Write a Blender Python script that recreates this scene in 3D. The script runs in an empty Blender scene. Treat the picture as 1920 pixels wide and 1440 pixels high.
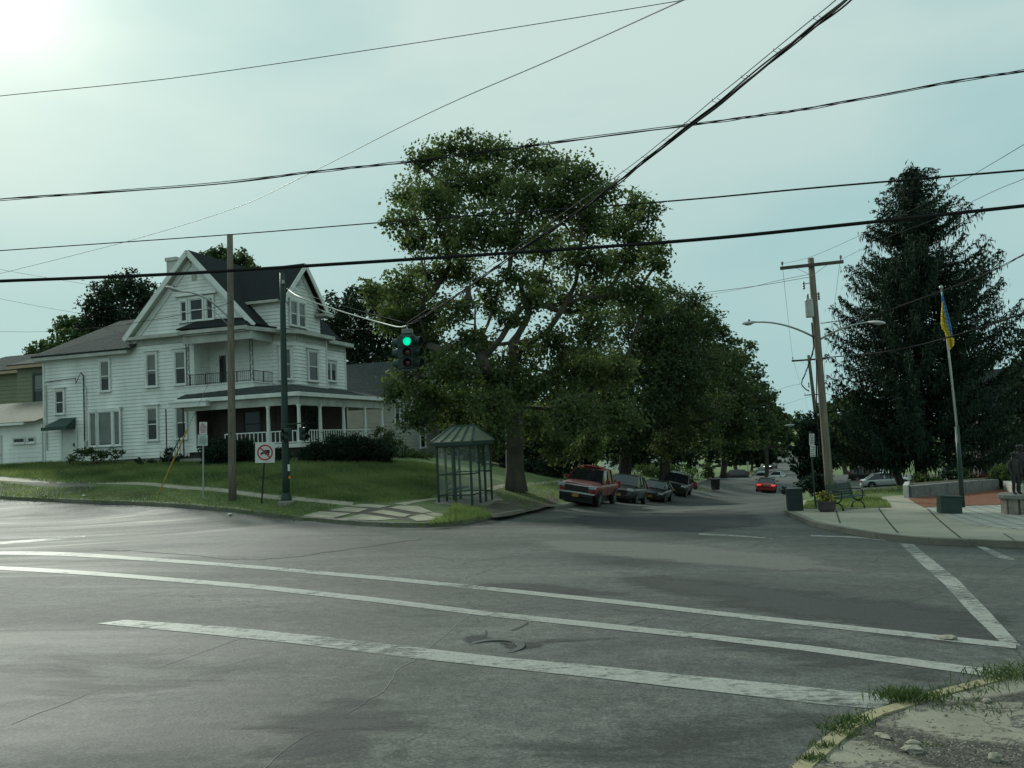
import bpy, bmesh, math, random
import numpy as np
from mathutils import Vector, Matrix
from mathutils.geometry import delaunay_2d_cdt
R = math.radians
rng = np.random.default_rng(7)
random.seed(7)
scene = bpy.context.scene
C = scene.collection
# ------------------------------------------------------------------ camera, sky, sun, exposure
EYE = 1.8
FPX, PITCH, ROLL, TH = 1580.0, R(3.6), R(2.8), R(16.5)
cam_d = bpy.data.cameras.new('camera')
cam = bpy.data.objects.new('camera', cam_d); C.objects.link(cam)
cam.matrix_world = Matrix.Translation((0, 0, EYE)) @ Matrix.Rotation(math.pi/2+PITCH, 4, 'X') @ Matrix.Rotation(-ROLL, 4, 'Z')
cam_d.sensor_fit = 'HORIZONTAL'; cam_d.sensor_width = 36.0
cam_d.lens = 36.0*FPX/1920.0
cam_d.clip_start = 0.1; cam_d.clip_end = 6000
scene.camera = cam
SUN_EL, SUN_AZ = R(28), R(-32)
SD = Vector((math.sin(SUN_AZ)*math.cos(SUN_EL), math.cos(SUN_AZ)*math.cos(SUN_EL), math.sin(SUN_EL)))
sl = bpy.data.lights.new('sun', 'SUN'); sl.energy = 2.7; sl.angle = R(8); sl.color = (0.97, 1.0, 0.88)
so = bpy.data.objects.new('sun', sl); C.objects.link(so)
so.rotation_euler = (-SD).to_track_quat('-Z', 'Y').to_euler(); so.location = (-40, 40, 60)
vs = scene.view_settings
vs.view_transform = 'Standard'; vs.look = 'None'; vs.exposure = 0.1; vs.gamma = 1.0
world = bpy.data.worlds.new('World'); scene.world = world; world.use_nodes = True
def build_world():
    nt = world.node_tree; n = nt.nodes; l = nt.links
    bg = n['Background']; bg.inputs[1].default_value = 0.1
    sky = n.new('ShaderNodeTexSky'); sky.sky_type = 'NISHITA'; sky.sun_disc = False
    sky.sun_elevation = SUN_EL; sky.sun_rotation = SUN_AZ; sky.dust_density = 3.0
    tc = n.new('ShaderNodeTexCoord')
    mp = n.new('ShaderNodeMapping'); mp.inputs['Scale'].default_value = (1.0, 1.0, 2.6)
    mp.inputs['Location'].default_value = (3.1, 1.7, 0.4)
    l.new(tc.outputs['Generated'], mp.inputs[0])
    nz = n.new('ShaderNodeTexNoise'); nz.inputs['Scale'].default_value = 2.1; nz.inputs['Detail'].default_value = 5; nz.inputs['Roughness'].default_value = .45
    l.new(mp.outputs[0], nz.inputs['Vector'])
    ramp = n.new('ShaderNodeValToRGB')           # thin blue-grey cloud to pale grey-green cloud
    ramp.color_ramp.elements[0].position = .36; ramp.color_ramp.elements[0].color = (.375, .605, .615, 1)
    ramp.color_ramp.elements[1].position = .62; ramp.color_ramp.elements[1].color = (.60, .755, .715, 1)
    l.new(nz.outputs['Fac'], ramp.inputs[0])
    sc = n.new('ShaderNodeVectorMath'); sc.operation = 'SCALE'; sc.inputs['Scale'].default_value = 9.0
    l.new(ramp.outputs[0], sc.inputs[0])
    # lower sky a little bluer
    sep = n.new('ShaderNodeSeparateXYZ'); l.new(tc.outputs['Generated'], sep.inputs[0])
    mr = n.new('ShaderNodeMapRange'); mr.inputs['From Min'].default_value = 0.02; mr.inputs['From Max'].default_value = .42
    l.new(sep.outputs['Z'], mr.inputs['Value'])
    low = n.new('ShaderNodeMix'); low.data_type = 'RGBA'
    low.inputs['A'].default_value = (3.55, 5.5, 5.5, 1)
    l.new(mr.outputs[0], low.inputs['Factor']); l.new(sc.outputs[0], low.inputs['B'])
    mix = n.new('ShaderNodeMix'); mix.data_type = 'RGBA'; mix.inputs['Factor'].default_value = .975
    l.new(sky.outputs[0], mix.inputs['A']); l.new(low.outputs['Result'], mix.inputs['B'])
    # veiled sun: bright patch of cloud round the sun's direction
    dot = n.new('ShaderNodeVectorMath'); dot.operation = 'DOT_PRODUCT'; dot.inputs[1].default_value = SD
    nrm = n.new('ShaderNodeVectorMath'); nrm.operation = 'NORMALIZE'; l.new(tc.outputs['Generated'], nrm.inputs[0])
    l.new(nrm.outputs[0], dot.inputs[0])
    acc = mix.outputs['Result']
    for pw, colr in ((420, (5.5, 4.6, 4.2)), (60, (1.9, 1.9, 1.5)), (9, (.35, .40, .25))):
        mx = n.new('ShaderNodeMath'); mx.operation = 'MAXIMUM'; mx.inputs[1].default_value = 0; l.new(dot.outputs['Value'], mx.inputs[0])
        p = n.new('ShaderNodeMath'); p.operation = 'POWER'; p.inputs[1].default_value = pw; l.new(mx.outputs[0], p.inputs[0])
        s = n.new('ShaderNodeVectorMath'); s.operation = 'SCALE'; s.inputs[0].default_value = colr; l.new(p.outputs[0], s.inputs['Scale'])
        a = n.new('ShaderNodeVectorMath'); a.operation = 'ADD'; l.new(acc, a.inputs[0]); l.new(s.outputs[0], a.inputs[1])
        acc = a.outputs[0]
    l.new(acc, bg.inputs[0])
build_world()

# ------------------------------------------------------------------ pixel rays and ground
_cr, _sr, _cp, _sp = math.cos(ROLL), math.sin(ROLL), math.cos(PITCH), math.sin(PITCH)
def ray(px, py):
    X = (px-960)/FPX; Y = (720-py)/FPX
    x = X*_cr+Y*_sr; uz = -X*_sr+Y*_cr
    y = _cp-uz*_sp; z = _sp+uz*_cp
    return Vector((x/y, 1.0, z/y))
def at(px, py, d):
    r = ray(px, py); return Vector((r.x*d, d, r.z*d+EYE))
U3 = Vector((-math.cos(TH), math.sin(TH), 0)); V3 = Vector((math.sin(TH), math.cos(TH), 0))
SDIR = Vector((math.sin(R(19)), math.cos(R(19)), 0)); SPER = Vector((math.cos(R(19)), -math.sin(R(19)), 0))
def plane_z(x, y): return -.04*x*0-.04*x-.036*y
ctrl = []
for x in (-9, -3, 3, 9):
    for y in (-6, 2, 9, 16): ctrl.append((x, y, plane_z(x, y)))
for x, y in ((-8, 24), (0, 24), (8, 24), (14, 16), (20, 8), (20, 18), (4, 31), (9, 31)): ctrl.append((x, y, plane_z(x, y)))
for px, py, d in ((436,963,33.8),(250,945,38),(0,935,42),(560,975,30.9),(740,988,26.2),(860,986,27.0),(985,964,32.5),
                  (420,919,38),(294,908,41),(0,897,47),(600,938,34),(84,870,53.2),(250,874,50),(420,885,43),(450,872,45.8),(330,872,49),
                  (700,868,45),(730,940,32.5),(850,868,55),(822,941,35),(924,934,37),(970,925,40),(1000,905,52),
                  (1105,960,38),(1180,945,49),(1230,941,59),(1287,934,69),(1345,925,78),(1437,924,84),(1457,901,138),(1470,877,190),(1485,858,270),
                  (1357,897,100),(1240,893,85),(1160,900,70),
                  (1470,963,30.5),(1557,934,36.2),(1640,1009,20.5),(1805,950,32),(1900,960,28.6),(1700,930,38.5),(1870,920,38),(1650,918,78),(1730,916,48),(1640,924,50),(1880,905,55),(1620,895,95)):
    p = at(px, py, d); ctrl.append((p.x, p.y, p.z))
for x, y, z in ((-60,60,-.2),(-60,30,1.3),(-30,10,.84),(-30,80,.4),(-10,90,-1.5),(0,130,-5.5),(20,200,-8),(100,300,-9),(60,300,-9),(80,120,-7.5),(60,60,-4.5),(45,30,-2.9),(40,0,-1.6),(-30,-20,2),(30,-20,-.5),(110,220,-9)):
    ctrl.append((x, y, z))
ctrl = np.array(ctrl)
def _k(r2): return np.where(r2 > 1e-9, .5*r2*np.log(r2+1e-12), 0)
_n = len(ctrl); _K = _k(((ctrl[:, None, :2]-ctrl[None, :, :2])**2).sum(-1))+np.eye(_n)*4.0
_P = np.c_[np.ones(_n), ctrl[:, :2]]
_A = np.block([[_K, _P], [_P.T, np.zeros((3, 3))]])
_W = np.linalg.solve(_A, np.r_[ctrl[:, 2], 0, 0, 0])
def Gn(xy):
    xy = np.atleast_2d(np.asarray(xy, float))
    out = np.empty(len(xy))
    for i in range(0, len(xy), 20000):
        q = xy[i:i+20000]
        r2 = ((q[:, None, :]-ctrl[None, :, :2])**2).sum(-1)
        z = _k(r2)@_W[:_n]+_W[_n]+q@_W[_n+1:]
        d = np.hypot(q[:, 0]-25, q[:, 1]-100); t = np.clip((d-150)/150, 0, 1); t = t*t*(3-2*t)
        far = -8.0+np.clip(-(q[:, 0]+40)*.03, 0, 10)
        out[i:i+20000] = z*(1-t)+far*t
    return out
def G(x, y): return float(Gn([(x, y)])[0])
def gp(px, py, dz=0.0):
    r = ray(px, py); ds = np.concatenate([np.arange(2.0, 60, .1), np.arange(60, 420, .5)])
    e = EYE+ds*r.z-Gn(np.c_[ds*r.x, ds])-dz
    i = np.nonzero(e < 0)[0]
    if len(i) == 0: d = 400.
    else:
        i = i[0]
        d = ds[i] if i == 0 else ds[i-1]+(ds[i]-ds[i-1])*e[i-1]/(e[i-1]-e[i])
    return Vector((r.x*d, d, G(r.x*d, d)+dz))
def onray(px, py, p):      # the point on a pixel's ray at p's depth
    return at(px, py, p.y)

# ------------------------------------------------------------------ materials
MATS = {}
def pm(name, col, rough=.7, var=.12, scale=3.0, bump=0., bscale=40., metal=0., spec=.4, emit=None, stretch=None, coat=0.):
    if name in MATS: return MATS[name]
    m = bpy.data.materials.new(name); m.use_nodes = True; MATS[name] = m
    nt = m.node_tree; n = nt.nodes; l = nt.links; b = n['Principled BSDF']
    b.inputs['Roughness'].default_value = rough; b.inputs['Metallic'].default_value = metal
    b.inputs['Specular IOR Level'].default_value = spec; b.inputs['Coat Weight'].default_value = coat
    b.inputs['Base Color'].default_value = (*col, 1)
    tc = n.new('ShaderNodeTexCoord'); vec = tc.outputs['Object']
    if stretch:
        mp = n.new('ShaderNodeMapping'); mp.inputs['Scale'].default_value = stretch; l.new(vec, mp.inputs[0]); vec = mp.outputs[0]
    if var > 0:
        nz = n.new('ShaderNodeTexNoise'); nz.inputs['Scale'].default_value = scale; nz.inputs['Detail'].default_value = 6
        l.new(vec, nz.inputs['Vector'])
        r = n.new('ShaderNodeMapRange'); r.inputs['From Min'].default_value = .25; r.inputs['From Max'].default_value = .75
        r.inputs['To Min'].default_value = 1-var; r.inputs['To Max'].default_value = 1+var
        l.new(nz.outputs['Fac'], r.inputs['Value'])
        mx = n.new('ShaderNodeVectorMath'); mx.operation = 'SCALE'; mx.inputs[0].default_value = col
        l.new(r.outputs[0], mx.inputs['Scale']); l.new(mx.outputs[0], b.inputs['Base Color'])
    if bump > 0:
        n2 = n.new('ShaderNodeTexNoise'); n2.inputs['Scale'].default_value = bscale; n2.inputs['Detail'].default_value = 4
        l.new(vec, n2.inputs['Vector'])
        bp = n.new('ShaderNodeBump'); bp.inputs['Strength'].default_value = bump; bp.inputs['Distance'].default_value = .03
        l.new(n2.outputs['Fac'], bp.inputs['Height']); l.new(bp.outputs[0], b.inputs['Normal'])
    if emit:
        b.inputs['Emission Color'].default_value = (*emit[:3], 1); b.inputs['Emission Strength'].default_value = emit[3]
    return m
def leafmat(name, dark, light, trans=.35):
    if name in MATS: return MATS[name]
    m = bpy.data.materials.new(name); m.use_nodes = True; MATS[name] = m
    nt = m.node_tree; n = nt.nodes; l = nt.links; b = n['Principled BSDF']; out = n['Material Output']
    a = n.new('ShaderNodeAttribute'); a.attribute_name = 'tone'
    mx = n.new('ShaderNodeMix'); mx.data_type = 'RGBA'; mx.inputs['A'].default_value = (*dark, 1); mx.inputs['B'].default_value = (*light, 1)
    l.new(a.outputs['Fac'], mx.inputs['Factor']); l.new(mx.outputs['Result'], b.inputs['Base Color'])
    b.inputs['Roughness'].default_value = .65; b.inputs['Specular IOR Level'].default_value = .16
    t = n.new('ShaderNodeBsdfTranslucent'); g = n.new('ShaderNodeMix'); g.data_type = 'RGBA'; g.blend_type = 'MULTIPLY'; g.inputs['Factor'].default_value = 1
    g.inputs['B'].default_value = (1.2, 1.2, .7, 1); l.new(mx.outputs['Result'], g.inputs['A']); l.new(g.outputs['Result'], t.inputs[0])
    ms = n.new('ShaderNodeMixShader'); ms.inputs[0].default_value = trans
    l.new(b.outputs[0], ms.inputs[1]); l.new(t.outputs[0], ms.inputs[2]); l.new(ms.outputs[0], out.inputs[0])
    return m

# ------------------------------------------------------------------ mesh builder and scene-object helpers
MWI = {}
class MB:
    def __init__(s): s.v = []; s.f = []
    def poly(s, pts):
        i = len(s.v); s.v += [tuple(p) for p in pts]; s.f.append(tuple(range(i, i+len(pts)))); return s
    def box(s, c, size, ax=None):
        c = Vector(c); hx, hy, hz = size[0]/2, size[1]/2, size[2]/2
        X, Y, Z = ax if ax else (Vector((1,0,0)), Vector((0,1,0)), Vector((0,0,1)))
        i = len(s.v)
        for a, b, d in ((-1,-1,-1),(1,-1,-1),(1,1,-1),(-1,1,-1),(-1,-1,1),(1,-1,1),(1,1,1),(-1,1,1)):
            s.v.append(tuple(c+X*(a*hx)+Y*(b*hy)+Z*(d*hz)))
        for f in ((0,3,2,1),(4,5,6,7),(0,1,5,4),(1,2,6,5),(2,3,7,6),(3,0,4,7)): s.f.append(tuple(i+k for k in f))
        return s
    def bx(s, x0, x1, y0, y1, z0, z1):
        return s.box(((x0+x1)/2, (y0+y1)/2, (z0+z1)/2), (abs(x1-x0), abs(y1-y0), abs(z1-z0)))
    def beam(s, p0, p1, w, h=None, up=(0,0,1)):
        p0 = Vector(p0); p1 = Vector(p1); h = h or w
        Y = (p1-p0); L = Y.length
        if L < 1e-6: return s
        Y /= L; up = Vector(up)
        X = Y.cross(up)
        if X.length < 1e-3: X = Y.cross(Vector((1, 0, 0)))
        X.normalize(); Z = X.cross(Y)
        return s.box((p0+p1)/2, (w, L, h), (X, Y, Z))
    def tube(s, pts, r, n=8, cap=True):
        pts = [Vector(p) for p in pts]; m = len(pts)
        rs = r if hasattr(r, '__len__') else [r]*m
        i0 = len(s.v); X = None
        for k in range(m):
            t = (pts[min(k+1, m-1)]-pts[max(k-1, 0)])
            if t.length < 1e-9: t = Vector((0, 0, 1))
            t.normalize()
            if X is None:
                X = t.cross(Vector((0, 0, 1)))
                if X.length < 1e-3: X = t.cross(Vector((1, 0, 0)))
            X = X-t*X.dot(t); X.normalize(); Y = t.cross(X)
            for j in range(n):
                a = 2*math.pi*j/n; s.v.append(tuple(pts[k]+X*(rs[k]*math.cos(a))+Y*(rs[k]*math.sin(a))))
        for k in range(m-1):
            for j in range(n):
                a = i0+k*n+j; b = i0+k*n+(j+1) % n; s.f.append((a, b, b+n, a+n))
        if cap:
            s.f.append(tuple(i0+j for j in range(n-1, -1, -1))); s.f.append(tuple(i0+(m-1)*n+j for j in range(n)))
        return s
    def prism(s, pts, ext):
        pts = [Vector(p) for p in pts]; e = Vector(ext); n = len(pts); i = len(s.v)
        s.v += [tuple(p) for p in pts]+[tuple(p+e) for p in pts]
        s.f.append(tuple(range(i+n-1, i-1, -1))); s.f.append(tuple(range(i+n, i+2*n)))
        for k in range(n):
            b = (k+1) % n; s.f.append((i+k, i+b, i+n+b, i+n+k))
        return s
    def lathe(s, c, prof, n=16, ax=None):
        c = Vector(c); X, Y, Z = ax if ax else (Vector((1,0,0)), Vector((0,1,0)), Vector((0,0,1)))
        i = len(s.v); m = len(prof)
        for r, z in prof:
            for j in range(n):
                a = 2*math.pi*j/n; s.v.append(tuple(c+X*(r*math.cos(a))+Y*(r*math.sin(a))+Z*z))
        for k in range(m-1):
            for j in range(n):
                a = i+k*n+j; b = i+k*n+(j+1) % n; s.f.append((a, b, b+n, a+n))
        s.f.append(tuple(i+j for j in range(n-1, -1, -1))); s.f.append(tuple(i+(m-1)*n+j for j in range(n)))
        return s
    def loft(s, rings, closed=True, cap=True):
        i = len(s.v); n = len(rings[0])
        for rg in rings: s.v += [tuple(p) for p in rg]
        for k in range(len(rings)-1):
            for j in range(n if closed else n-1):
                a = i+k*n+j; b = i+k*n+(j+1) % n; s.f.append((a, b, b+n, a+n))
        if cap:
            s.f.append(tuple(i+j for j in range(n-1, -1, -1))); s.f.append(tuple(i+(len(rings)-1)*n+j for j in range(n)))
        return s
    def build(s, name, mat, parent=None, world=False, smooth=False, sub=0, bevel=0):
        me = bpy.data.meshes.new(name); vs_ = s.v
        if parent is not None and world:
            mi = MWI[parent]; vs_ = [tuple(mi @ Vector(p)) for p in vs_]
        me.from_pydata(vs_, [], s.f); me.update()
        if smooth or sub: me.polygons.foreach_set('use_smooth', [True]*len(me.polygons))
        o = bpy.data.objects.new(name, me); C.objects.link(o)
        if mat: me.materials.append(mat)
        bm = bmesh.new(); bm.from_mesh(me); bmesh.ops.recalc_face_normals(bm, faces=bm.faces); bm.to_mesh(me); bm.free()
        if parent is not None:
            o.parent = parent
            if parent in MWI: MWI[o] = MWI[parent]
        if bevel:
            b = o.modifiers.new('bevel', 'BEVEL'); b.width = bevel; b.segments = 2
        if sub:
            b = o.modifiers.new('sub', 'SUBSURF'); b.levels = sub; b.render_levels = sub
        return o
def tag(o, label=None, cat=None, group=None, kind=None):
    if label: o['label'] = label
    if cat: o['category'] = cat
    if group: o['group'] = group
    if kind: o['kind'] = kind
    return o
def thing(name, label, cat, loc=(0,0,0), rotz=0., group=None, rot=None):
    o = bpy.data.objects.new(name, None); C.objects.link(o); o.empty_display_size = .3
    o.location = loc; o.rotation_euler = rot if rot else (0, 0, rotz)
    from mathutils import Euler
    MWI[o] = (Matrix.Translation(Vector(loc)) @ Euler(o.rotation_euler).to_matrix().to_4x4()).inverted()
    return tag(o, label, cat, group)
def fastmesh(name, V, F, mat, tone=None, parent=None, origin=None):
    V = np.asarray(V, np.float32)
    if origin is not None: V = V-np.asarray(origin, np.float32)
    me = bpy.data.meshes.new(name); nf = len(F); k = F.shape[1]
    me.vertices.add(len(V)); me.vertices.foreach_set('co', V.ravel())
    me.loops.add(nf*k); me.loops.foreach_set('vertex_index', F.astype(np.int32).ravel())
    me.polygons.add(nf); me.polygons.foreach_set('loop_start', np.arange(0, nf*k, k, dtype=np.int32))
    me.update(calc_edges=True)
    if tone is not None:
        a = me.attributes.new('tone', 'FLOAT', 'POINT'); a.data.foreach_set('value', np.asarray(tone, np.float32))
    me.materials.append(mat); o = bpy.data.objects.new(name, me); C.objects.link(o)
    if parent is not None: o.parent = parent
    return o
def blades(cent, axis, nrm, ln, wd, fold=.25):
    """leaf-shaped two-triangle blades: centres, long axis, normal (all n x 3), lengths, widths"""
    n = len(cent); axis = axis/np.linalg.norm(axis, axis=1, keepdims=True)
    side = np.cross(axis, nrm); side /= np.linalg.norm(side, axis=1, keepdims=True)+1e-9
    up = np.cross(side, axis)
    ln = np.asarray(ln)[:, None]; wd = np.asarray(wd)[:, None]
    a = cent-axis*ln*.5; b = cent+axis*ln*.5; m = cent-axis*ln*.06-up*wd*fold
    c = m+side*wd*.5+up*wd*fold*1.0; d = m-side*wd*.5+up*wd*fold*1.0
    V = np.stack([a, c, b, d], 1).reshape(-1, 3); i = np.arange(n)[:, None]*4
    F = np.concatenate([i+np.array([[0, 1, 2]]), i+np.array([[0, 2, 3]])], 1).reshape(-1, 3)
    return V, F
def rdir(n):
    v = rng.normal(size=(n, 3)); return v/np.linalg.norm(v, axis=1, keepdims=True)

# ------------------------------------------------------------------ ground sheets
def resample(poly, sp):
    out = []
    for i in range(len(poly)):
        a = np.array(poly[i][:2], float); b = np.array(poly[(i+1) % len(poly)][:2], float)
        L = np.linalg.norm(b-a); s_ = sp if L < 60 else max(sp, L/30); k = max(1, int(L/s_))
        for j in range(k): out.append(a+(b-a)*j/k)
    return np.array(out)
def inpoly(p, poly):
    x, y = p[:, 0], p[:, 1]; ins = np.zeros(len(p), bool); n = len(poly); j = n-1
    for i in range(n):
        xi, yi = poly[i]; xj, yj = poly[j]
        c = ((yi > y) != (yj > y)) & (x < (xj-xi)*(y-yi)/((yj-yi) if abs(yj-yi) > 1e-12 else 1e-12)+xi); ins ^= c; j = i
    return ins
def sheet(name, poly, dz, sp, mat, kind='structure', parent=None, zf=None):
    b = resample(poly, sp)
    lo, hi = b.min(0), b.max(0)
    gx, gy = np.meshgrid(np.arange(lo[0]+sp*.5, hi[0], sp), np.arange(lo[1]+sp*.5, hi[1], sp))
    g = np.c_[gx.ravel(), gy.ravel()]
    if len(g):
        g = g[inpoly(g, b)]
        if len(g):
            keep = np.ones(len(g), bool)
            for q in b: keep &= ((g-q)**2).sum(1) > (sp*.35)**2
            g = g[keep]
    pts = np.r_[b, g] if len(g) else b
    nb = len(b)
    vs2, _, fs, *_r = delaunay_2d_cdt([Vector(p) for p in pts], [(i, (i+1) % nb) for i in range(nb)], [], 1, 1e-5)
    xy = np.array([(v.x, v.y) for v in vs2]); z = Gn(xy)+dz if zf is None else zf(xy)
    me = bpy.data.meshes.new(name); me.from_pydata([(x, y, zz) for (x, y), zz in zip(xy, z)], [], [tuple(f) for f in fs]); me.update()
    me.polygons.foreach_set('use_smooth', [True]*len(me.polygons))
    me.materials.append(mat); o = bpy.data.objects.new(name, me); C.objects.link(o)
    if parent: o.parent = parent
    elif kind: o['kind'] = kind
    return o
def kerb(name, line, w, h, mat, side=1, parent=None, below=.3):
    """raised kerbstone along a world polyline; its face stands on the line, body to the block side"""
    pts = []
    for i in range(len(line)-1):
        a = Vector(line[i][:2]); b = Vector(line[i+1][:2]); k = max(1, int((b-a).length/1.2))
        for j in range(k): pts.append(a+(b-a)*j/k)
    pts.append(Vector(line[-1][:2])); rings = []
    for i, p in enumerate(pts):
        t = (pts[min(i+1, len(pts)-1)]-pts[max(i-1, 0)]).normalized(); nn = Vector((-t.y, t.x))*side
        q = p+nn*w; z = G(p.x, p.y); z2 = G(q.x, q.y); wob = random.uniform(-.012, .012)
        rings.append([(p.x, p.y, z-below), (p.x, p.y, z+h-.02+wob), (p.x+nn.x*.025, p.y+nn.y*.025, z+h+wob), (q.x, q.y, z2+h+wob), (q.x, q.y, z2-below)])
    return tag(MB().loft(rings, True, True).build(name, mat, parent), kind=None if parent else 'structure')
# ------------------------------------------------------------------ road, kerbs, pavements, lawns
def N(nt, t, **kw):
    x = nt.nodes.new(t)
    for k, v in kw.items():
        if k in x.inputs.keys(): x.inputs[k].default_value = v
        else: setattr(x, k, v)
    return x
def ramp2(nt, src, p0, c0, p1, c1):
    r = nt.nodes.new('ShaderNodeValToRGB'); e = r.color_ramp.elements
    e[0].position = p0; e[0].color = (*c0, 1); e[1].position = p1; e[1].color = (*c1, 1)
    nt.links.new(src, r.inputs[0]); return r.outputs[0]
def mixc(nt, fac, a, b, mode='MIX'):
    m = nt.nodes.new('ShaderNodeMix'); m.data_type = 'RGBA'; m.blend_type = mode
    for s, k in ((fac, 'Factor'), (a, 'A'), (b, 'B')):
        if hasattr(s, 'is_linked'): nt.links.new(s, m.inputs[k])
        elif isinstance(s, tuple): m.inputs[k].default_value = (*s, 1)
        else: m.inputs[k].default_value = s
    return m.outputs['Result']
def noise(nt, vec, scale, detail=5, rough=.55, dist=0.):
    z = N(nt, 'ShaderNodeTexNoise', Scale=scale, Detail=detail, Roughness=rough, Distortion=dist); nt.links.new(vec, z.inputs['Vector']); return z.outputs['Fac']
def mapv(nt, vec, scale=(1,1,1), rot=(0,0,0), loc=(0,0,0)):
    m = N(nt, 'ShaderNodeMapping'); m.inputs['Scale'].default_value = scale; m.inputs['Rotation'].default_value = rot; m.inputs['Location'].default_value = loc
    nt.links.new(vec, m.inputs[0]); return m.outputs[0]
def mrange(nt, src, a, b, c, d):
    m = N(nt, 'ShaderNodeMapRange'); 
    for k, v in zip(('From Min', 'From Max', 'To Min', 'To Max'), (a, b, c, d)): m.inputs[k].default_value = v
    nt.links.new(src, m.inputs['Value']); return m.outputs[0]
def newmat(name):
    m = bpy.data.materials.new(name); m.use_nodes = True; MATS[name] = m
    return m, m.node_tree, m.node_tree.nodes['Principled BSDF'], m.node_tree.nodes.new('ShaderNodeTexCoord').outputs['Object']
def bumpn(nt, b, h, strength, dist):
    bp = N(nt, 'ShaderNodeBump', Strength=strength, Distance=dist); nt.links.new(h, bp.inputs['Height']); nt.links.new(bp.outputs[0], b.inputs['Normal'])
def asphalt_mat():
    m, nt, b, v = newmat('asphalt')
    big = noise(nt, mapv(nt, v, (.10, .22, .2), (0, 0, R(14))), 1.0, 5, .6, .6)
    col = ramp2(nt, big, .34, (.045, .049, .047), .66, (.094, .098, .092))
    # worn wheel paths and damp streaks running with the cross street
    st = noise(nt, mapv(nt, v, (.07, .34, .5), (0, 0, R(10)), (0, 3.2, 0)), 1.0, 7, .68, .9)
    col = mixc(nt, mrange(nt, st, .52, .62, 0, .62), col, (.036, .037, .036))
    pt = noise(nt, mapv(nt, v, (.4, .7, .5), (0, 0, R(-20))), 1.0, 7, .7, 1.2)
    col = mixc(nt, mrange(nt, pt, .56, .64, 0, .30), col, (.125, .122, .110))
    ptb = noise(nt, mapv(nt, v, (.22, .45, .5), (0, 0, R(12)), (5, 1, 0)), 1.0, 8, .72, .7)
    col = mixc(nt, .75, col, ramp2(nt, ptb, .34, (.50, .52, .52), .66, (1.42, 1.42, 1.36)), 'MULTIPLY')
    agg = noise(nt, v, 38, 4, .8)
    col = mixc(nt, 1.0, col, ramp2(nt, agg, .40, (.50, .50, .50), .62, (1.5, 1.5, 1.47)), 'MULTIPLY')
    mid = noise(nt, v, 7, 7, .78)
    col = mixc(nt, .9, col, ramp2(nt, mid, .40, (.64, .65, .65), .61, (1.34, 1.34, 1.32)), 'MULTIPLY')
    # cracks, only where the surface has gone
    wv = noise(nt, v, 2.2, 4, .6)
    vv = nt.nodes.new('ShaderNodeVectorMath'); vv.operation = 'ADD'; nt.links.new(v, vv.inputs[0])
    sc = nt.nodes.new('ShaderNodeVectorMath'); sc.operation = 'SCALE'; sc.inputs[0].default_value = (.9, .9, 0); nt.links.new(wv, sc.inputs['Scale']); nt.links.new(sc.outputs[0], vv.inputs[1])
    for scale, thr, lo, hi, seed in ((.30, .007, .42, .54, 0), (1.5, .020, .52, .62, 7), (.75, .012, .50, .60, 15)):
        vo = N(nt, 'ShaderNodeTexVoronoi', feature='DISTANCE_TO_EDGE', Scale=scale); nt.links.new(vv.outputs[0], vo.inputs['Vector'])
        line = mrange(nt, vo.outputs['Distance'], thr*.35, thr, 1, 0)
        msk = mrange(nt, noise(nt, mapv(nt, v, (.16, .22, .2), (0, 0, 0), (seed, 4, 0)), 1.0, 4), lo, hi, 0, .85)
        mu = N(nt, 'ShaderNodeMath', operation='MULTIPLY'); nt.links.new(line, mu.inputs[0]); nt.links.new(msk, mu.inputs[1])
        col = mixc(nt, mu.outputs[0], col, (.022, .023, .022))
    nt.links.new(col, b.inputs['Base Color'])
    nt.links.new(mrange(nt, st, .45, .65, .78, .64), b.inputs['Roughness'])
    b.inputs['Specular IOR Level'].default_value = .40
    bumpn(nt, b, agg, .55, .012)
    return m
def paint_mat(name='road_paint', lo=.33, hi=.47):
    m, nt, b, v = newmat(name)
    w = noise(nt, mapv(nt, v, (6, 11, 6), (0, 0, R(10))), 1.0, 8, .75); w2 = noise(nt, v, .8, 4)
    ad = N(nt, 'ShaderNodeMath', operation='MULTIPLY_ADD'); ad.inputs[1].default_value = .65; nt.links.new(w2, ad.inputs[0]); nt.links.new(w, ad.inputs[2])
    a = mrange(nt, ad.outputs[0], lo+.29, hi+.31, 0.0, .84)
    nt.links.new(ramp2(nt, noise(nt, v, 30, 5), .3, (.24, .245, .225), .7, (.40, .405, .37)), b.inputs['Base Color']); b.inputs['Roughness'].default_value = .6
    nt.links.new(a, b.inputs['Alpha'])
    return m
def concrete_mat(name, c0, c1, dirt, amt):
    m, nt, b, v = newmat(name)
    col = ramp2(nt, noise(nt, v, .7, 6, .65), .3, c0, .7, c1)
    col = mixc(nt, mrange(nt, noise(nt, v, 1.7, 7, .7, .8), .55, .68, 0, amt), col, dirt)
    f = noise(nt, v, 60, 4, .7); col = mixc(nt, .6, col, ramp2(nt, f, .3, (.7, .7, .7), .7, (1.25, 1.25, 1.25)), 'MULTIPLY')
    nt.links.new(col, b.inputs['Base Color']); b.inputs['Roughness'].default_value = .8; bumpn(nt, b, f, .5, .01)
    return m
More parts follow.
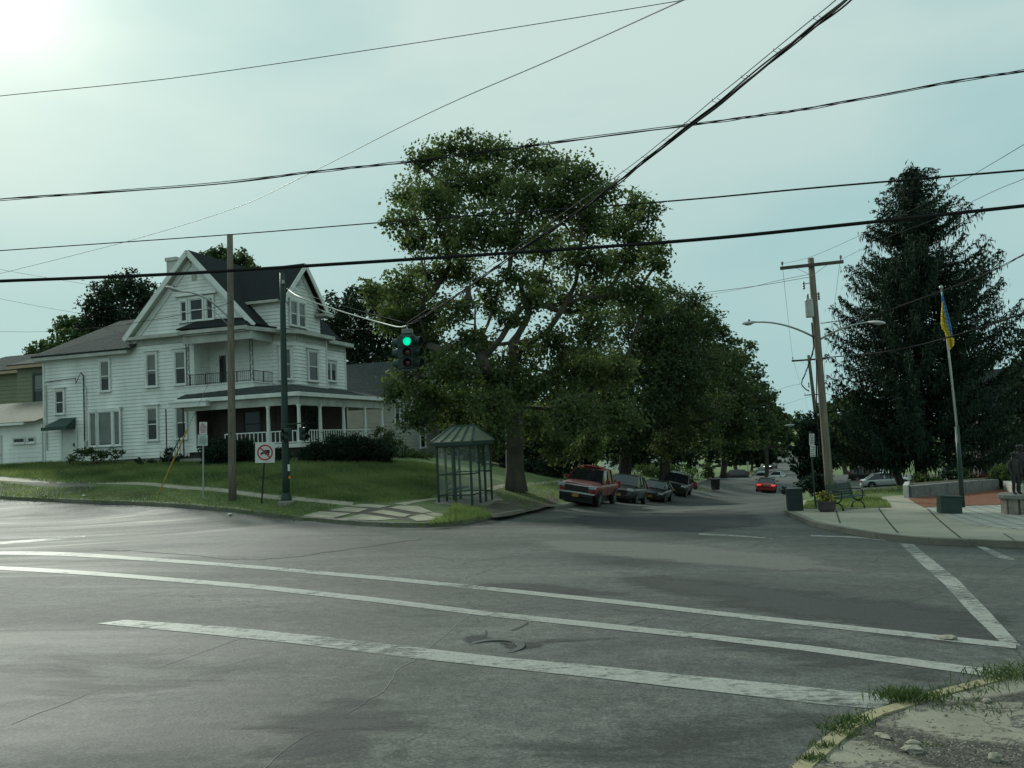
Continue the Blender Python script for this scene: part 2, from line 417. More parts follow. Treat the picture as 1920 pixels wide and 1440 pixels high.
def broken_mat():
    m, nt, b, v = newmat('broken_concrete')
    col = ramp2(nt, noise(nt, v, 1.6, 8, .72), .34, (.17, .16, .125), .66, (.32, .30, .23))
    br = noise(nt, mapv(nt, v, (.8, 1.5, 1), (0, 0, R(20)), (2.6, 1.4, 0)), 1.0, 8, .68, .5)
    k = mrange(nt, br, .53, .545, 0, 1)
    gv = N(nt, 'ShaderNodeTexVoronoi', Scale=42); nt.links.new(v, gv.inputs['Vector'])
    gr = ramp2(nt, gv.outputs['Color'], .15, (.06, .055, .047), .95, (.26, .24, .19))
    col = mixc(nt, k, col, gr)
    vo = N(nt, 'ShaderNodeTexVoronoi', feature='DISTANCE_TO_EDGE', Scale=1.6)
    wz = N(nt, 'ShaderNodeTexNoise', Scale=2.5, Detail=5); nt.links.new(v, wz.inputs['Vector']); wm = nt.nodes.new('ShaderNodeVectorMath'); wm.operation = 'MULTIPLY_ADD'; wm.inputs[1].default_value = (.6, .6, 0); nt.links.new(wz.outputs['Color'], wm.inputs[0]); nt.links.new(mapv(nt, v, (1, 1, 0), (0, 0, .4), (.3, .2, 0)), wm.inputs[2]); nt.links.new(wm.outputs[0], vo.inputs['Vector'])
    col = mixc(nt, mrange(nt, vo.outputs['Distance'], .003, .012, .8, 0), col, (.035, .032, .025))
    f = noise(nt, v, 90, 4, .7); col = mixc(nt, .6, col, ramp2(nt, f, .3, (.7, .7, .7), .7, (1.25, 1.25, 1.25)), 'MULTIPLY')
    nt.links.new(col, b.inputs['Base Color']); b.inputs['Roughness'].default_value = .85
    h = N(nt, 'ShaderNodeMath', operation='MULTIPLY_ADD'); h.inputs[1].default_value = -3.0; nt.links.new(k, h.inputs[0]); nt.links.new(f, h.inputs[2])
    bumpn(nt, b, h.outputs[0], .8, .012)
    return m
def grass_mat(name='lawn_grass'):
    m, nt, b, v = newmat(name)
    col = ramp2(nt, noise(nt, v, .55, 5, .6), .3, (.085, .132, .055), .7, (.190, .240, .105))
    col = mixc(nt, mrange(nt, noise(nt, v, .9, 6, .7, 1.), .54, .68, 0, .75), col, (.17, .165, .075))
    f = noise(nt, mapv(nt, v, (1, 1, .3)), 22, 6, .75); col = mixc(nt, .85, col, ramp2(nt, f, .3, (.45, .5, .4), .72, (1.5, 1.5, 1.4)), 'MULTIPLY')
    nt.links.new(col, b.inputs['Base Color']); b.inputs['Roughness'].default_value = .8; b.inputs['Specular IOR Level'].default_value = .2
    bumpn(nt, b, f, 1.0, .08)
    return m
def paver_mat():
    m, nt, b, v = newmat('plaza_paver')
    br = N(nt, 'ShaderNodeTexBrick'); br.inputs['Scale'].default_value = 1.0
    for k, x in (('Color1', (.32, .32, .28, 1)), ('Color2', (.43, .43, .375, 1)), ('Mortar', (.04, .042, .038, 1)), ('Mortar Size', .034), ('Brick Width', .62), ('Row Height', .31), ('Bias', 0.)): br.inputs[k].default_value = x
    nt.links.new(mapv(nt, v, (1, 1, 1), (0, 0, R(62))), br.inputs['Vector'])
    f = noise(nt, v, 14, 5, .7); nt.links.new(mixc(nt, .6, br.outputs['Color'], ramp2(nt, f, .3, (.7, .7, .7), .7, (1.2, 1.2, 1.2)), 'MULTIPLY'), b.inputs['Base Color'])
    b.inputs['Roughness'].default_value = .8
    return m
M_ASPH = asphalt_mat(); M_PAINT = paint_mat(); M_PAINTW = paint_mat('worn_road_paint', .38, .58)
M_CONC = concrete_mat('pavement_concrete', (.24, .225, .175), (.33, .31, .24), (.15, .14, .11), .5)
M_SLAB = concrete_mat('sidewalk_slab', (.22, .21, .155), (.38, .355, .255), (.12, .11, .075), .75)
M_KERB = concrete_mat('kerb_stone', (.11, .11, .09), (.20, .19, .15), (.05, .05, .04), .6)
M_KERBY = concrete_mat('yellowed_kerb', (.20, .18, .11), (.36, .31, .17), (.12, .11, .08), .8)
M_GRASS = grass_mat(); M_PAVER = paver_mat(); M_BROKEN = broken_mat()
M_MULCH = pm('mulch', (.16, .060, .030), .9, .45, 9, 1.0, 30)
M_DIRT = pm('dirt', (.075, .068, .050), .9, .4, 2.5, .8, 25)
M_JOINT = pm('joint_fill', (.035, .036, .028), .9, .2, 8)
P = lambda lst, dz=0.: [tuple(gp(x, y, dz))[:2] for x, y in lst]
# far ground
def far_ground():
    rad = [30, 60, 100, 150, 200, 260, 330, 420, 600, 1000, 2000, 4000]; na = 64; V = [(25, 100)]; F = []
    for r in rad:
        for k in range(na): V.append((25+r*math.cos(2*math.pi*k/na), 100+r*math.sin(2*math.pi*k/na)))
    V = np.array(V); z = Gn(V)-np.where(np.hypot(V[:,0]-25,V[:,1]-100)<190,9.,.8)
    for k in range(na): F.append((0, 1+k, 1+(k+1) % na))
    for i in range(len(rad)-1):
        for k in range(na):
            a = 1+i*na+k; b = 1+i*na+(k+1) % na; F.append((a, b, b+na, a+na))
    me = bpy.data.meshes.new('ground'); me.from_pydata([(x, y, h) for (x, y), h in zip(V, z)], [], F); me.update(); me.materials.append(M_GRASS)
    o = bpy.data.objects.new('ground', me); C.objects.link(o); o['kind'] = 'structure'
far_ground()
KL = [(-110, 100), (-60, 66)]+P([(0,935),(130,942),(250,947),(350,952),(436,960),(500,968),(560,976),(650,984),(740,989),(800,989),(860,985),(915,975),(955,968),(985,963)])
k0 = Vector(KL[-1])
SL = [tuple(k0+SDIR.xy*t) for t in (4, 10, 20, 30, 45, 60, 80, 100, 130, 170, 220, 300)]
KLs = KL+SL
KR = P([(1470,964),(1490,972),(1520,986),(1580,999),(1640,1010),(1700,1017),(1760,1022),(1840,1025),(1920,1028),(2100,1036),(2500,1060)])
r0 = Vector(P([(1470,964)])[0])+SDIR.xy*.6+SPER.xy*.15
SRr = [tuple(r0+SDIR.xy*t) for t in (300, 220, 170, 130, 100, 80, 60, 45, 30, 20, 12, 6, 2)]
KRs = SRr+KR
KN = [(1.25, -3), (1.3, 2.6)]+P([(1480,1448),(1520,1412),(1570,1372),(1625,1344),(1680,1326),(1740,1306),(1800,1291),(1860,1275),(1920,1259),(2100,1225),(2500,1170)])
road_poly = [(-115, -25), (75, -25), (75, 26), (30, 26), (18, 33)]+[tuple(r0+SDIR.xy*t+SPER.xy*3) for t in (8, 40, 80, 120, 200, 310)]+[tuple(k0+SDIR.xy*t-SPER.xy*3) for t in (310, 200, 120, 80, 40, 12)]+[(-6, 36), (-16, 42), (-60, 75), (-115, 112)]
road = sheet('road', road_poly, 0.0, 1.6, M_ASPH)
lawn_l = sheet('lawn', KLs+[(60, 340), (-110, 340)], .13, 1.5, M_GRASS)
lawn_r = sheet('lawn', KRs+[(110, 0), (140, 320)], .13, 1.6, M_GRASS)
near_pave = sheet('pavement', KN+[(30, -3)], .035, .5, M_BROKEN)
kerb('kerb', KL, .16, .15, M_KERB, 1); kerb('kerb', SL, .16, .15, M_KERB, 1)
kerb('kerb', KRs, .18, .15, M_KERB, 1)
kerb('kerb', KN, .13, .045, M_KERBY, -1)
# left sidewalks
sheet('sidewalk', P([(-150,884),(0,894),(150,899),(294,906),(420,916),(560,932),(664,941),(660,948),(560,939),(420,923),(294,912),(150,905),(0,901),(-150,892)], .137), .137, .8, M_SLAB)
sheet('sidewalk', P([(738,944),(780,938),(836,928),(905,918),(985,905),(1060,893),(1066,896),(990,910),(915,923),(842,934),(760,947)], .137), .137, .8, M_SLAB)
S0 = lambda l: [(560+x/4.8, 880+y/4.8) for x, y in l]
cp = sheet('corner_paving', P(S0([(30,412),(190,372),(480,326),(600,306),(830,322),(960,322),(1085,322),(1225,382),(1425,415),(1290,440),(1215,466),(1060,470),(880,455),(700,462),(310,446),(20,418)]), .134), .134, .5, M_DIRT)
for l in ([(40,410),(190,377),(470,395),(300,438),(60,420)], [(270,368),(430,338),(630,352),(540,383),(390,378)], [(455,330),(570,311),(825,326),(725,347),(560,338)],
          [(335,448),(560,402),(620,407),(890,445),(700,459)], [(645,384),(760,362),(1010,405),(955,427),(900,424)], [(805,344),(900,326),(1078,327),(1212,384),(1110,393)],
          [(985,430),(1110,402),(1282,435),(1210,458),(1060,463)], [(1135,399),(1212,387),(1412,415),(1290,433)]):
    sheet('slab', P(S0(l), .15), .15, .45, M_SLAB, parent=cp)
sheet('shelter_pad', P([(815,944),(822,931),(862,928),(930,926),(945,938),(905,948),(860,948)], .139), .139, .5, pm('pad_concrete', (.20, .19, .16), .85, .3, 2.0))
sheet('dirt_patch', P([(905,955),(930,938),(985,938),(1035,930),(1050,940),(1010,955),(960,966),(925,970)], .142), .142, .6, M_DIRT)
sheet('gravel_drive', P([(-60,915),(20,906),(90,903),(150,905),(185,912),(150,924),(90,930),(0,925),(-60,921)], .137), .137, .8, pm('gravel', (.13, .125, .105), .9, .3, 1.5, .8, 30))
# right corner: pavement, plaza, mulch bed, lawn patch
sheet('pavement', [tuple(p) for p in KR]+P([(2500,935),(2100,905),(1895,905),(1702,928),(1650,932),(1560,930),(1505,938),(1484,950)], .136), .136, .8, M_CONC)
sheet('plaza_paving', P([(1733,951),(1800,948),(1900,945),(2150,940),(2200,1006),(1920,992),(1850,988),(1815,982),(1790,974)], .142), .142, .7, M_PAVER)
sheet('mulch_bed', P([(1703,934),(1780,925),(1872,916),(1900,922),(1990,930),(1990,943),(1895,945),(1800,948),(1733,951)], .155), .155, .7, M_MULCH)
sheet('lawn_patch', P([(1506,953),(1560,955),(1672,951),(1662,941),(1647,934),(1560,931),(1512,940)], .15), .15, .6, M_GRASS)
pj = sheet('pavement_joint', P([(1566,957),(1569,957),(1577,981),(1574,981)], .140), .140, .3, M_JOINT)
for l in ([(1645,951),(1648,951),(1686,999),(1682,999)], [(1734,950),(1737,950),(1812,1016),(1808,1016)], [(1880,1000),(1883,1000),(1925,1026),(1921,1026)]):
    sheet('pavement_joint', P(l, .140), .140, .3, M_JOINT)
sheet('parking_lot', [(24,60),(34,52),(46,56),(75,70),(80,110),(44,118),(36,104)], .20, 2., M_ASPH)
sheet('side_street', [tuple(k0+SDIR.xy*a-SPER.xy*b) for a, b in ((86,-.1),(104,-.1),(108,14),(114,70),(98,70),(92,14))], .17, 1.6, M_ASPH)
sheet('side_pavement', [tuple(k0+SDIR.xy*a-SPER.xy*b) for a, b in ((107,3),(109,4),(114,60),(112,60))], .18, 1.6, M_SLAB)
# painted markings: children of the road
def strip(name, top, bot, mat, dz=.006): sheet(name, P(top+bot[::-1], dz), dz, .5, mat, parent=road)
def band(name, line, hw, mat):
    t = [(x, y-h) for (x, y), h in zip(line, hw)]; b = [(x, y+h) for (x, y), h in zip(line, hw)]; strip(name, t, b, mat)
strip('stop_line', [(236,1162),(440,1176),(600,1193),(800,1216),(960,1234),(1130,1249),(1300,1267),(1480,1284),(1560,1293),(1690,1306)], [(183,1169),(380,1188),(560,1207),(760,1232),(960,1254),(1130,1272),(1300,1292),(1440,1308),(1540,1320),(1648,1329)], paint_mat('stop_line_paint', .35, .52))
band('crosswalk_line', [(-60,1033),(0,1037),(250,1047),(500,1065),(740,1086),(960,1108),(1180,1131),(1400,1156),(1640,1182),(1905,1211)], [3,3,3,3,3.5,3.5,4,4,4.5,5], M_PAINT)
band('crosswalk_line', [(-60,1062),(0,1065),(240,1080),(480,1100),(700,1124),(900,1149),(1120,1172),(1330,1194),(1520,1216),(1700,1240),(1905,1268)], [3.5,3.5,3.5,4,4.5,4.5,5,5,5.5,6.5,7.5], M_PAINT)
strip('crosswalk_line', [(1686,1018),(1730,1060),(1770,1095),(1820,1150),(1878,1206)], [(1712,1020),(1757,1056),(1800,1090),(1858,1150),(1914,1211)], M_PAINTW)
strip('crosswalk_line', [(1826,1022),(1876,1048)], [(1842,1023),(1906,1050)], M_PAINTW)
band('lane_line', [(-40,1022),(0,1018),(160,1006)], [2.5,2.5,1.5], M_PAINTW)
band('lane_line', [(1310,1001),(1390,1005),(1450,1010)], [1.2,1.2,1.2], M_PAINTW)
band('lane_line', [(1520,1004),(1600,1007),(1660,1013)], [1.2,1.2,1.2], M_PAINTW)
M_SEAL = pm('crack_seal', (.105, .106, .095), .7, .2, 6); M_CRACK = pm('crack_fill', (.028, .029, .028), .9, .2, 6)
def wiggle(line, amp):
    out = []
    for (a, b), (c, d) in zip(line[:-1], line[1:]):
        for k in range(4): out.append((a+(c-a)*k/4+random.uniform(-amp, amp), b+(d-b)*k/4+random.uniform(-amp, amp)*.5))
    return out+[line[-1]]
def crack(line, wpx, mat, amp=2.0):
    l = wiggle(line, amp); t = [(x-wpx*.5, y-wpx*.2) for x, y in l]; b = [(x+wpx*.5, y+wpx*.2) for x, y in l]
    strip('crack', t, b, mat, .003)
crack([(480,1452),(560,1385),(680,1320),(730,1285),(740,1258),(784,1232),(886,1148)], 2.0, M_SEAL, 3.0)
crack([(20,1358),(120,1318),(300,1250),(452,1196)], 1.6, M_SEAL, 2.0)
crack([(500,1048),(560,1043),(640,1032),(740,1018),(790,1011)], 1.8, M_CRACK, 3)
crack([(190,1030),(300,1036),(420,1047),(500,1049)], 1.5, M_CRACK, 3)
crack([(912,1182),(911,1192),(900,1201)], 4, M_CRACK, 1); crack([(960,1182),(985,1172),(990,1166)], 4, M_CRACK, 1)
def stain_mat(name, col, rough, lo=-.15):
    m, nt, b, v = newmat(name)
    at_ = nt.nodes.new('ShaderNodeAttribute'); at_.attribute_name = 'edge'
    n1 = noise(nt, mapv(nt, v, (.55, 1.5, 1), (0, 0, R(10))), 1.0, 9, .72, .6)
    a = N(nt, 'ShaderNodeMath', operation='MULTIPLY_ADD'); a.inputs[1].default_value = 2.4; nt.links.new(n1, a.inputs[0]); nt.links.new(at_.outputs['Fac'], a.inputs[2])
    nt.links.new(mrange(nt, a.outputs[0], 1.42, 1.98, 0, .80), b.inputs['Alpha'])
    f = noise(nt, v, 38, 4, .8); nt.links.new(mixc(nt, 1., ramp2(nt, f, .40, (.50, .50, .50), .62, (1.5, 1.5, 1.47)), col, 'MULTIPLY'), b.inputs['Base Color'])
    b.inputs['Roughness'].default_value = rough; return m
def stain(px, mat, par=None, dz=.004, sp=.35, nm='road_stain', am=6, ew=1.0):
    w = P(wiggle(px+[px[0]], am)[:-1], dz); o = sheet(nm, w, dz, sp, mat, parent=par or road); q = np.array(w)
    xy = np.array([v.co[:2] for v in o.data.vertices]); d = np.full(len(xy), 9.)
    for i in range(len(q)):
        a, b = q[i], q[(i+1) % len(q)]; t = np.clip(((xy-a)@(b-a))/max(1e-9, (b-a)@(b-a)), 0, 1); d = np.minimum(d, np.hypot(*(xy-a-t[:, None]*(b-a)).T))
    at_ = o.data.attributes.new('edge', 'FLOAT', 'POINT'); at_.data.foreach_set('value', np.clip(d/ew, 0, 1).astype(np.float32))
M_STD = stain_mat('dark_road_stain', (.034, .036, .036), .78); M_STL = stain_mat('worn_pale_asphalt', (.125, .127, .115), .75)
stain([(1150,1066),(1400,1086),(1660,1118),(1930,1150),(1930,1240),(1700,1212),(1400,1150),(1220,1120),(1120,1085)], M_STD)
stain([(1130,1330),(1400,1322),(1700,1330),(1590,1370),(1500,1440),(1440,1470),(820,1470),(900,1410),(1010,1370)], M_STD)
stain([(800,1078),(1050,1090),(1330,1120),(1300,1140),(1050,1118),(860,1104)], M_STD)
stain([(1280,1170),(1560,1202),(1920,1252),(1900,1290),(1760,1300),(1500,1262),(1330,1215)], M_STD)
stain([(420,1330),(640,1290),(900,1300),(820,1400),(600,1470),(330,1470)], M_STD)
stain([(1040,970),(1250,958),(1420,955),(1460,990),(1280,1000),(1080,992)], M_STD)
stain([(960,1010),(1250,1012),(1560,1040),(1700,1075),(1500,1080),(1200,1055),(1000,1040)], M_STL)
stain([(20,1220),(300,1215),(560,1240),(420,1300),(150,1330),(0,1310)], M_STL)
stain([(1040,1260),(1300,1300),(1400,1320),(1200,1345),(1000,1310)], M_STL)
stain([(1120,1390),(1300,1370),(1400,1400),(1260,1440),(1080,1440)], M_STL)
def debris_mat():
    m = stain_mat('rubble_dirt', (.1, .1, .1), .95); nt = m.node_tree; b = nt.nodes['Principled BSDF']; v = [n for n in nt.nodes if n.type == 'TEX_COORD'][0].outputs['Object']
    gv = N(nt, 'ShaderNodeTexVoronoi', Scale=55); nt.links.new(v, gv.inputs['Vector']); col = ramp2(nt, gv.outputs['Color'], .2, (.035, .032, .027), .95, (.20, .185, .15))
    nt.links.new(mixc(nt, mrange(nt, noise(nt, v, 5, 6, .7), .5, .6, 0, .6), col, (.05, .045, .037)), b.inputs['Base Color']); bumpn(nt, b, gv.outputs['Distance'], 1.0, -.02); return m
M_DEB = debris_mat()
stain([(1590,1372),(1640,1356),(1720,1366),(1780,1378),(1880,1390),(1960,1392),(1960,1450),(1860,1445),(1760,1440),(1690,1424),(1640,1404),(1600,1392)], M_DEB, near_pave, .040, .12, 'rubble_patch', 4, .12)
stain([(1690,1318),(1760,1312),(1860,1300),(1960,1285),(1960,1310),(1860,1322),(1760,1326)], M_DEB, near_pave, .040, .12, 'rubble_patch', 3, .10)
stain([(585,908),(650,900),(725,912),(752,936),(690,940),(615,928)], stain_mat('weedy_bare_soil', (.085, .078, .050), .95), lawn_l, .146, .35, 'weed_patch', 5, .9)
stain([(425,884),(500,880),(560,893),(545,906),(470,905)], MATS['weedy_bare_soil'], lawn_l, .146, .4, 'weed_patch', 4, .9)
stain([(120,917),(260,916),(330,925),(250,938),(130,936)], MATS['weedy_bare_soil'], lawn_l, .146, .4, 'weed_patch', 4, 1.2)
stain([(-40,876),(160,877),(300,882),(340,892),(180,894),(0,889)], stain_mat('sunlit_grass_tint', (.26, .28, .13), .95), lawn_l, .146, .5, 'sunlit_grass_patch', 4, 1.2)  # pale tint paints in sunlight on the lawn clear of the house's shadow
# broken asphalt round the manhole
def pothole():
    M_HOLE = pm('broken_asphalt', (.030, .032, .031), .9, .5, 9, 1.0, 20)
    mp_ = stain_mat('pothole_edge', (.022, .024, .023), .9)
    stain([(856,1196),(880,1188),(912,1188),(935,1198),(990,1200),(1026,1202),(1022,1214),(985,1217),(960,1222),(925,1206),(900,1212),(880,1216),(862,1206)], mp_, None, .0045, .10, 'pothole', 2, .12)
    stain([(946,1206),(972,1206),(974,1216),(958,1220),(946,1213)], mp_, None, .0065, .06, 'pothole', 1, .03)
    stain([(1000,1196),(1060,1194),(1168,1190),(1170,1199),(1060,1205),(1005,1210)], M_STD, None, .0042, .10, 'road_stain', 2, .16)
pothole()
mh = gp(925, 1213)
t = thing('manhole_cover', 'round iron manhole cover sunk in the broken patch between the crosswalk and the stop line', 'manhole cover', mh)
M_IRON = pm('cast_iron', (.03, .032, .031), .6, .3, 12, .4, 30, metal=.6)
MB().lathe((0,0,-.02), [(.20,0),(.30,0),(.32,.01),(.32,.026),(.25,.028),(.24,.012)], 28).build('frame', pm('manhole_ring', (.046, .049, .048), .7, .3, 10), t)
MB().lathe((0,0,-.03), [(.235,0),(.235,.02),(.10,.024),(.02,.024)], 28).build('lid', M_IRON, t)
# rubble on the near pavement
M_RUB = pm('rubble_concrete', (.26, .24, .19), .85, .3, 14, .6, 30)
def chunk(p, s, label):
    bm = bmesh.new(); bmesh.ops.create_icosphere(bm, subdivisions=2, radius=1)
    for v in bm.verts: v.co *= random.uniform(.78, 1.12)
    bmesh.ops.scale(bm, vec=s, verts=bm.verts)
    me = bpy.data.meshes.new('concrete_chunk'); bm.to_mesh(me); bm.free(); me.materials.append(M_RUB)
    o = bpy.data.objects.new('concrete_chunk', me); C.objects.link(o); o.location = p+Vector((0, 0, s[2]*.6)); o.rotation_euler = (0, .1, random.uniform(0, 3))
    return tag(o, label, 'rubble')
chunk(gp(1711,1410,.035), (.075,.055,.028), 'largest flat concrete chunk lying on the broken near pavement')
chunk(gp(1713,1397,.035), (.055,.035,.020), 'small concrete chunk just behind the largest flat chunk on the near pavement')
chunk(gp(1865,1427,.035), (.045,.04,.034), 'pale rounded stone by the bottom right of the near pavement')
chunk(gp(1655,1383,.035), (.08,.03,.018), 'thin broken concrete flake near the kerb of the near pavement')
chunk(gp(1850,1317,.035), (.05,.03,.020), 'concrete fragment at the far grassy edge of the near pavement')
chunk(gp(1776,1199,.0), (.10,.06,.03), 'grey stone lying on the asphalt just below the right end of the upper crosswalk line')
def gravel():
    n = 420; px = np.array([gp(random.uniform(1600,1960), random.choice([random.gauss(1405,14), random.uniform(1315,1440)]), .035) for _ in range(n)])
    V = []; F = []; T = []
    for p in px:
        s = random.uniform(.004, .016); i = len(V)
        o = rdir(6)*.25+np.array([(1,0,0),(-1,0,0),(0,1,0),(0,-1,0),(0,0,.8),(0,0,-.6)]); V += list(p+o*s)
        for a, b, c in ((0,2,4),(2,1,4),(1,3,4),(3,0,4),(2,0,5),(1,2,5),(3,1,5),(0,3,5)): F.append((i+a, i+b, i+c))
    tag(fastmesh('gravel', V, np.array(F), M_RUB), kind='stuff')
gravel()
# grass blades
M_BLADE = leafmat('grass_blade', (.075, .125, .052), (.245, .300, .130), .48)
def grass(cells):
    cs, ls, ws = [], [], []
    for poly, n, h, w, dz in cells:
        q = np.array([tuple(gp(*p_, dz))[:2] if len(p_) == 2 else tuple(at(*p_))[:2] for p_ in poly]); lo, hi = q.min(0), q.max(0); pts = rng.uniform(lo, hi, (n*4, 2)); pts = pts[inpoly(pts, q)][:n]
        z = Gn(pts)+dz; hh = h*rng.uniform(.5, 1.3, len(pts))
        cs.append(np.c_[pts, z+hh*.42]); ls.append(hh); ws.append(np.full(len(pts), w)*rng.uniform(.6, 1.4, len(pts)))
    c = np.concatenate(cs); L = np.concatenate(ls); W = np.concatenate(ws); n = len(c)
    ax = rng.normal(size=(n, 3))*[.45, .45, .1]+[0, 0, 1]
    V, F = blades(c, ax, rdir(n), L, W); pt = .5+.22*np.sin(c[:, 0]*.9+2*np.sin(c[:, 1]*.55))+.22*np.sin(c[:, 1]*1.3+1.7*np.sin(c[:, 0]*.4)+1)+.12*np.sin(c[:, 0]*3.1+c[:, 1]*2.3)
    return fastmesh('grass', V, F, M_BLADE, np.repeat(np.clip(pt*.75+rng.random(n)*.4-.1, 0, 1), 4))
tag(grass([([(-20,868,53),(160,868,52),(330,868,49),(450,870,45.5),(600,868,44),(720,866,45),(800,866,47),(860,866,46),(850,905),(800,935),(735,942),(664,940),(560,931),(420,915),(294,905),(0,893)], 60000, .16, .026, .13),
           ([(0,904),(294,914),(420,925),(560,941),(640,948),(560,970),(436,956),(250,944),(0,932)], 20000, .11, .022, .13),
           ([(560,934),(664,943),(740,946),(660,936)], 1200, .2, .02, .13),
           ([(850,950),(905,962),(925,972),(870,978),(800,985),(840,968)], 1800, .26, .022, .13),
           ([(920,925),(1060,890),(1300,905),(1340,922),(1240,915),(1120,925),(1040,938),(985,955)], 9000, .15, .022, .13),
           ([(1506,953),(1672,951),(1662,941),(1647,934),(1560,933),(1512,942)], 5000, .14, .02, .15),
           ([(1560,930),(1700,928),(1700,905),(1560,908)], 4000, .2, .025, .13)]), kind='stuff')
def tufts(spots):
    cs, ls, ws = [], [], []
    for px, py, n, sp, h, dz in spots:
        if dz < .05: n = int(n*.65)
        p = np.array(gp(px, py, dz)); q = p+rng.normal(size=(n, 3))*[sp, sp*.6, 0]; hh = h*rng.uniform(.4, 1.2, n); q[:, 2] = Gn(q[:, :2])+dz+hh*.4
        cs.append(q); ls.append(hh); ws.append(np.full(n, .010+.004*(p[1] > 12)))
    c = np.concatenate(cs); L = np.concatenate(ls); W = np.concatenate(ws); n = len(c)
    ax = rng.normal(size=(n, 3))*[.55, .55, .1]+[0, 0, .8]
    V, F = blades(c, ax, rdir(n), L, W); return fastmesh('grass_tufts', V, F, leafmat('tuft_blade', (.036, .066, .026), (.095, .135, .055), .3), np.repeat(rng.random(n), 4))
sp = [(1700,1316,420,.12,.13,.03),(1690,1312,260,.09,.13,.03),(1745,1308,160,.10,.07,.03),(1785,1302,70,.14,.08,.03),(1830,1292,120,.14,.09,.03),(1890,1276,320,.16,.11,.03),(1920,1262,260,.14,.12,.03),
      (1598,1358,260,.08,.09,.03),(1572,1372,200,.07,.10,.03),(1580,1382,120,.06,.06,.03),(1545,1404,120,.05,.07,.03),(1525,1426,140,.05,.06,.03),(1640,1340,60,.08,.05,.03),(1880,1268,160,.14,.10,.03),(1800,1325,110,.16,.05,.03),(1860,1336,80,.16,.04,.03),(1735,1400,60,.06,.04,.03)]
for k in range(70):
    x_ = random.uniform(-10, 850); sp.append((x_, random.uniform(886, np.interp(x_, [0, 294, 420, 560, 740, 850], [892, 903, 914, 928, 940, 925])), random.randint(25, 90), random.uniform(.2, .6), random.uniform(.16, .34), .12))
for k in range(10): sp.append((random.uniform(-20, 110), 934+k*.5, 40, .25, .16, .12))
for k in range(40): sp.append((random.uniform(430, 900), 0, 30, .2, .12, .1))
sp = [(x, (y if y else np.interp(x, [430,560,740,860,915], [959,974,987,983,973])), n, s, h, d) for x, y, n, s, h, d in sp]
tag(tufts(sp), kind='stuff')
# ------------------------------------------------------------------ the white house and its neighbours
M_SIDE = pm('white_siding', (.72, .73, .70), .6, .20, .9, .15, 12, stretch=(1, 1, .35))
M_SIDEG = pm('grey_siding', (.40, .40, .36), .65, .10, 1.2, .15, 12)
M_OLIVE = pm('olive_siding', (.19, .20, .13), .7, .10, 1.2, .15, 12)
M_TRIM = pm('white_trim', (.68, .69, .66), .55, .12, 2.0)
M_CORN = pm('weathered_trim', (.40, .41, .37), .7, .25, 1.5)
M_GLASS = pm('window_glass', (.022, .027, .028), .12, .25, 1.0, spec=.35)
M_BLIND = pm('window_blind', (.15, .165, .15), .3, .2, 2.0, spec=.4)
M_SHINGD = pm('dark_shingle', (.026, .030, .032), .95, .3, 7, .8, 26, spec=.08, stretch=(1, 1, 2.5))
M_SHINGG = pm('grey_shingle', (.052, .062, .061), .95, .35, 4, .8, 26, spec=.08, stretch=(1, 1, 2.5))
M_IRONB = pm('black_iron', (.025, .026, .025), .5, .15, 5, metal=.4)
M_STONE = pm('foundation_stone', (.17, .165, .14), .9, .4, 3, 1.0, 9)
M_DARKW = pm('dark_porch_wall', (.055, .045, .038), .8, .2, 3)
M_PORCHF = pm('porch_floor', (.30, .30, .27), .7, .2, 4)
M_BRICKW = pm('chimney_paint', (.52, .52, .48), .8, .2, 6, .6, 14)
M_DOOR = pm('painted_door', (.55, .56, .53), .55, .1, 3)
def clipz(poly, z0, z1):
    def cl(p, z, keep):
        o = []
        for i in range(len(p)):
            a, b = p[i], p[(i+1) % len(p)]; ia, ib = keep(a[1]-z), keep(b[1]-z)
            if ia: o.append(a)
            if ia != ib: t = (z-a[1])/(b[1]-a[1]); o.append((a[0]+(b[0]-a[0])*t, z))
        return o
    p = cl(poly, z0, lambda d: d >= 0)
    return cl(p, z1, lambda d: d <= 0) if len(p) > 2 else []
def clap(mb, poly, o, d, n, step=.215, lip=.035, thick=.12):
    """clapboards over a convex (s, z) polygon: overlapping boards with a real lip, plus the wall behind"""
    o = Vector(o); d = Vector(d); n = Vector(n); up = Vector((0, 0, 1))
    zs = [p[1] for p in poly]; z = math.floor(min(zs)/step)*step
    mb.prism([o+d*s+up*zz-n*thick for s, zz in poly], n*(thick-.005))
    while z < max(zs):
        q = clipz(poly, z, z+step-.004)
        if len(q) > 2:
            zl = min(a[1] for a in q)
            f = [o+d*s+up*zz+n*(lip*(1-(zz-z)/step)+.002) for s, zz in q]
            b = [o+d*s+up*zz-n*.004 for s, zz in q]; i = len(mb.v); m = len(q)
            mb.v += [tuple(p) for p in f+b]; mb.f.append(tuple(range(i, i+m)))
            for k in range(m): mb.f.append((i+k, i+(k+1) % m, i+m+(k+1) % m, i+m+k))
        z += step
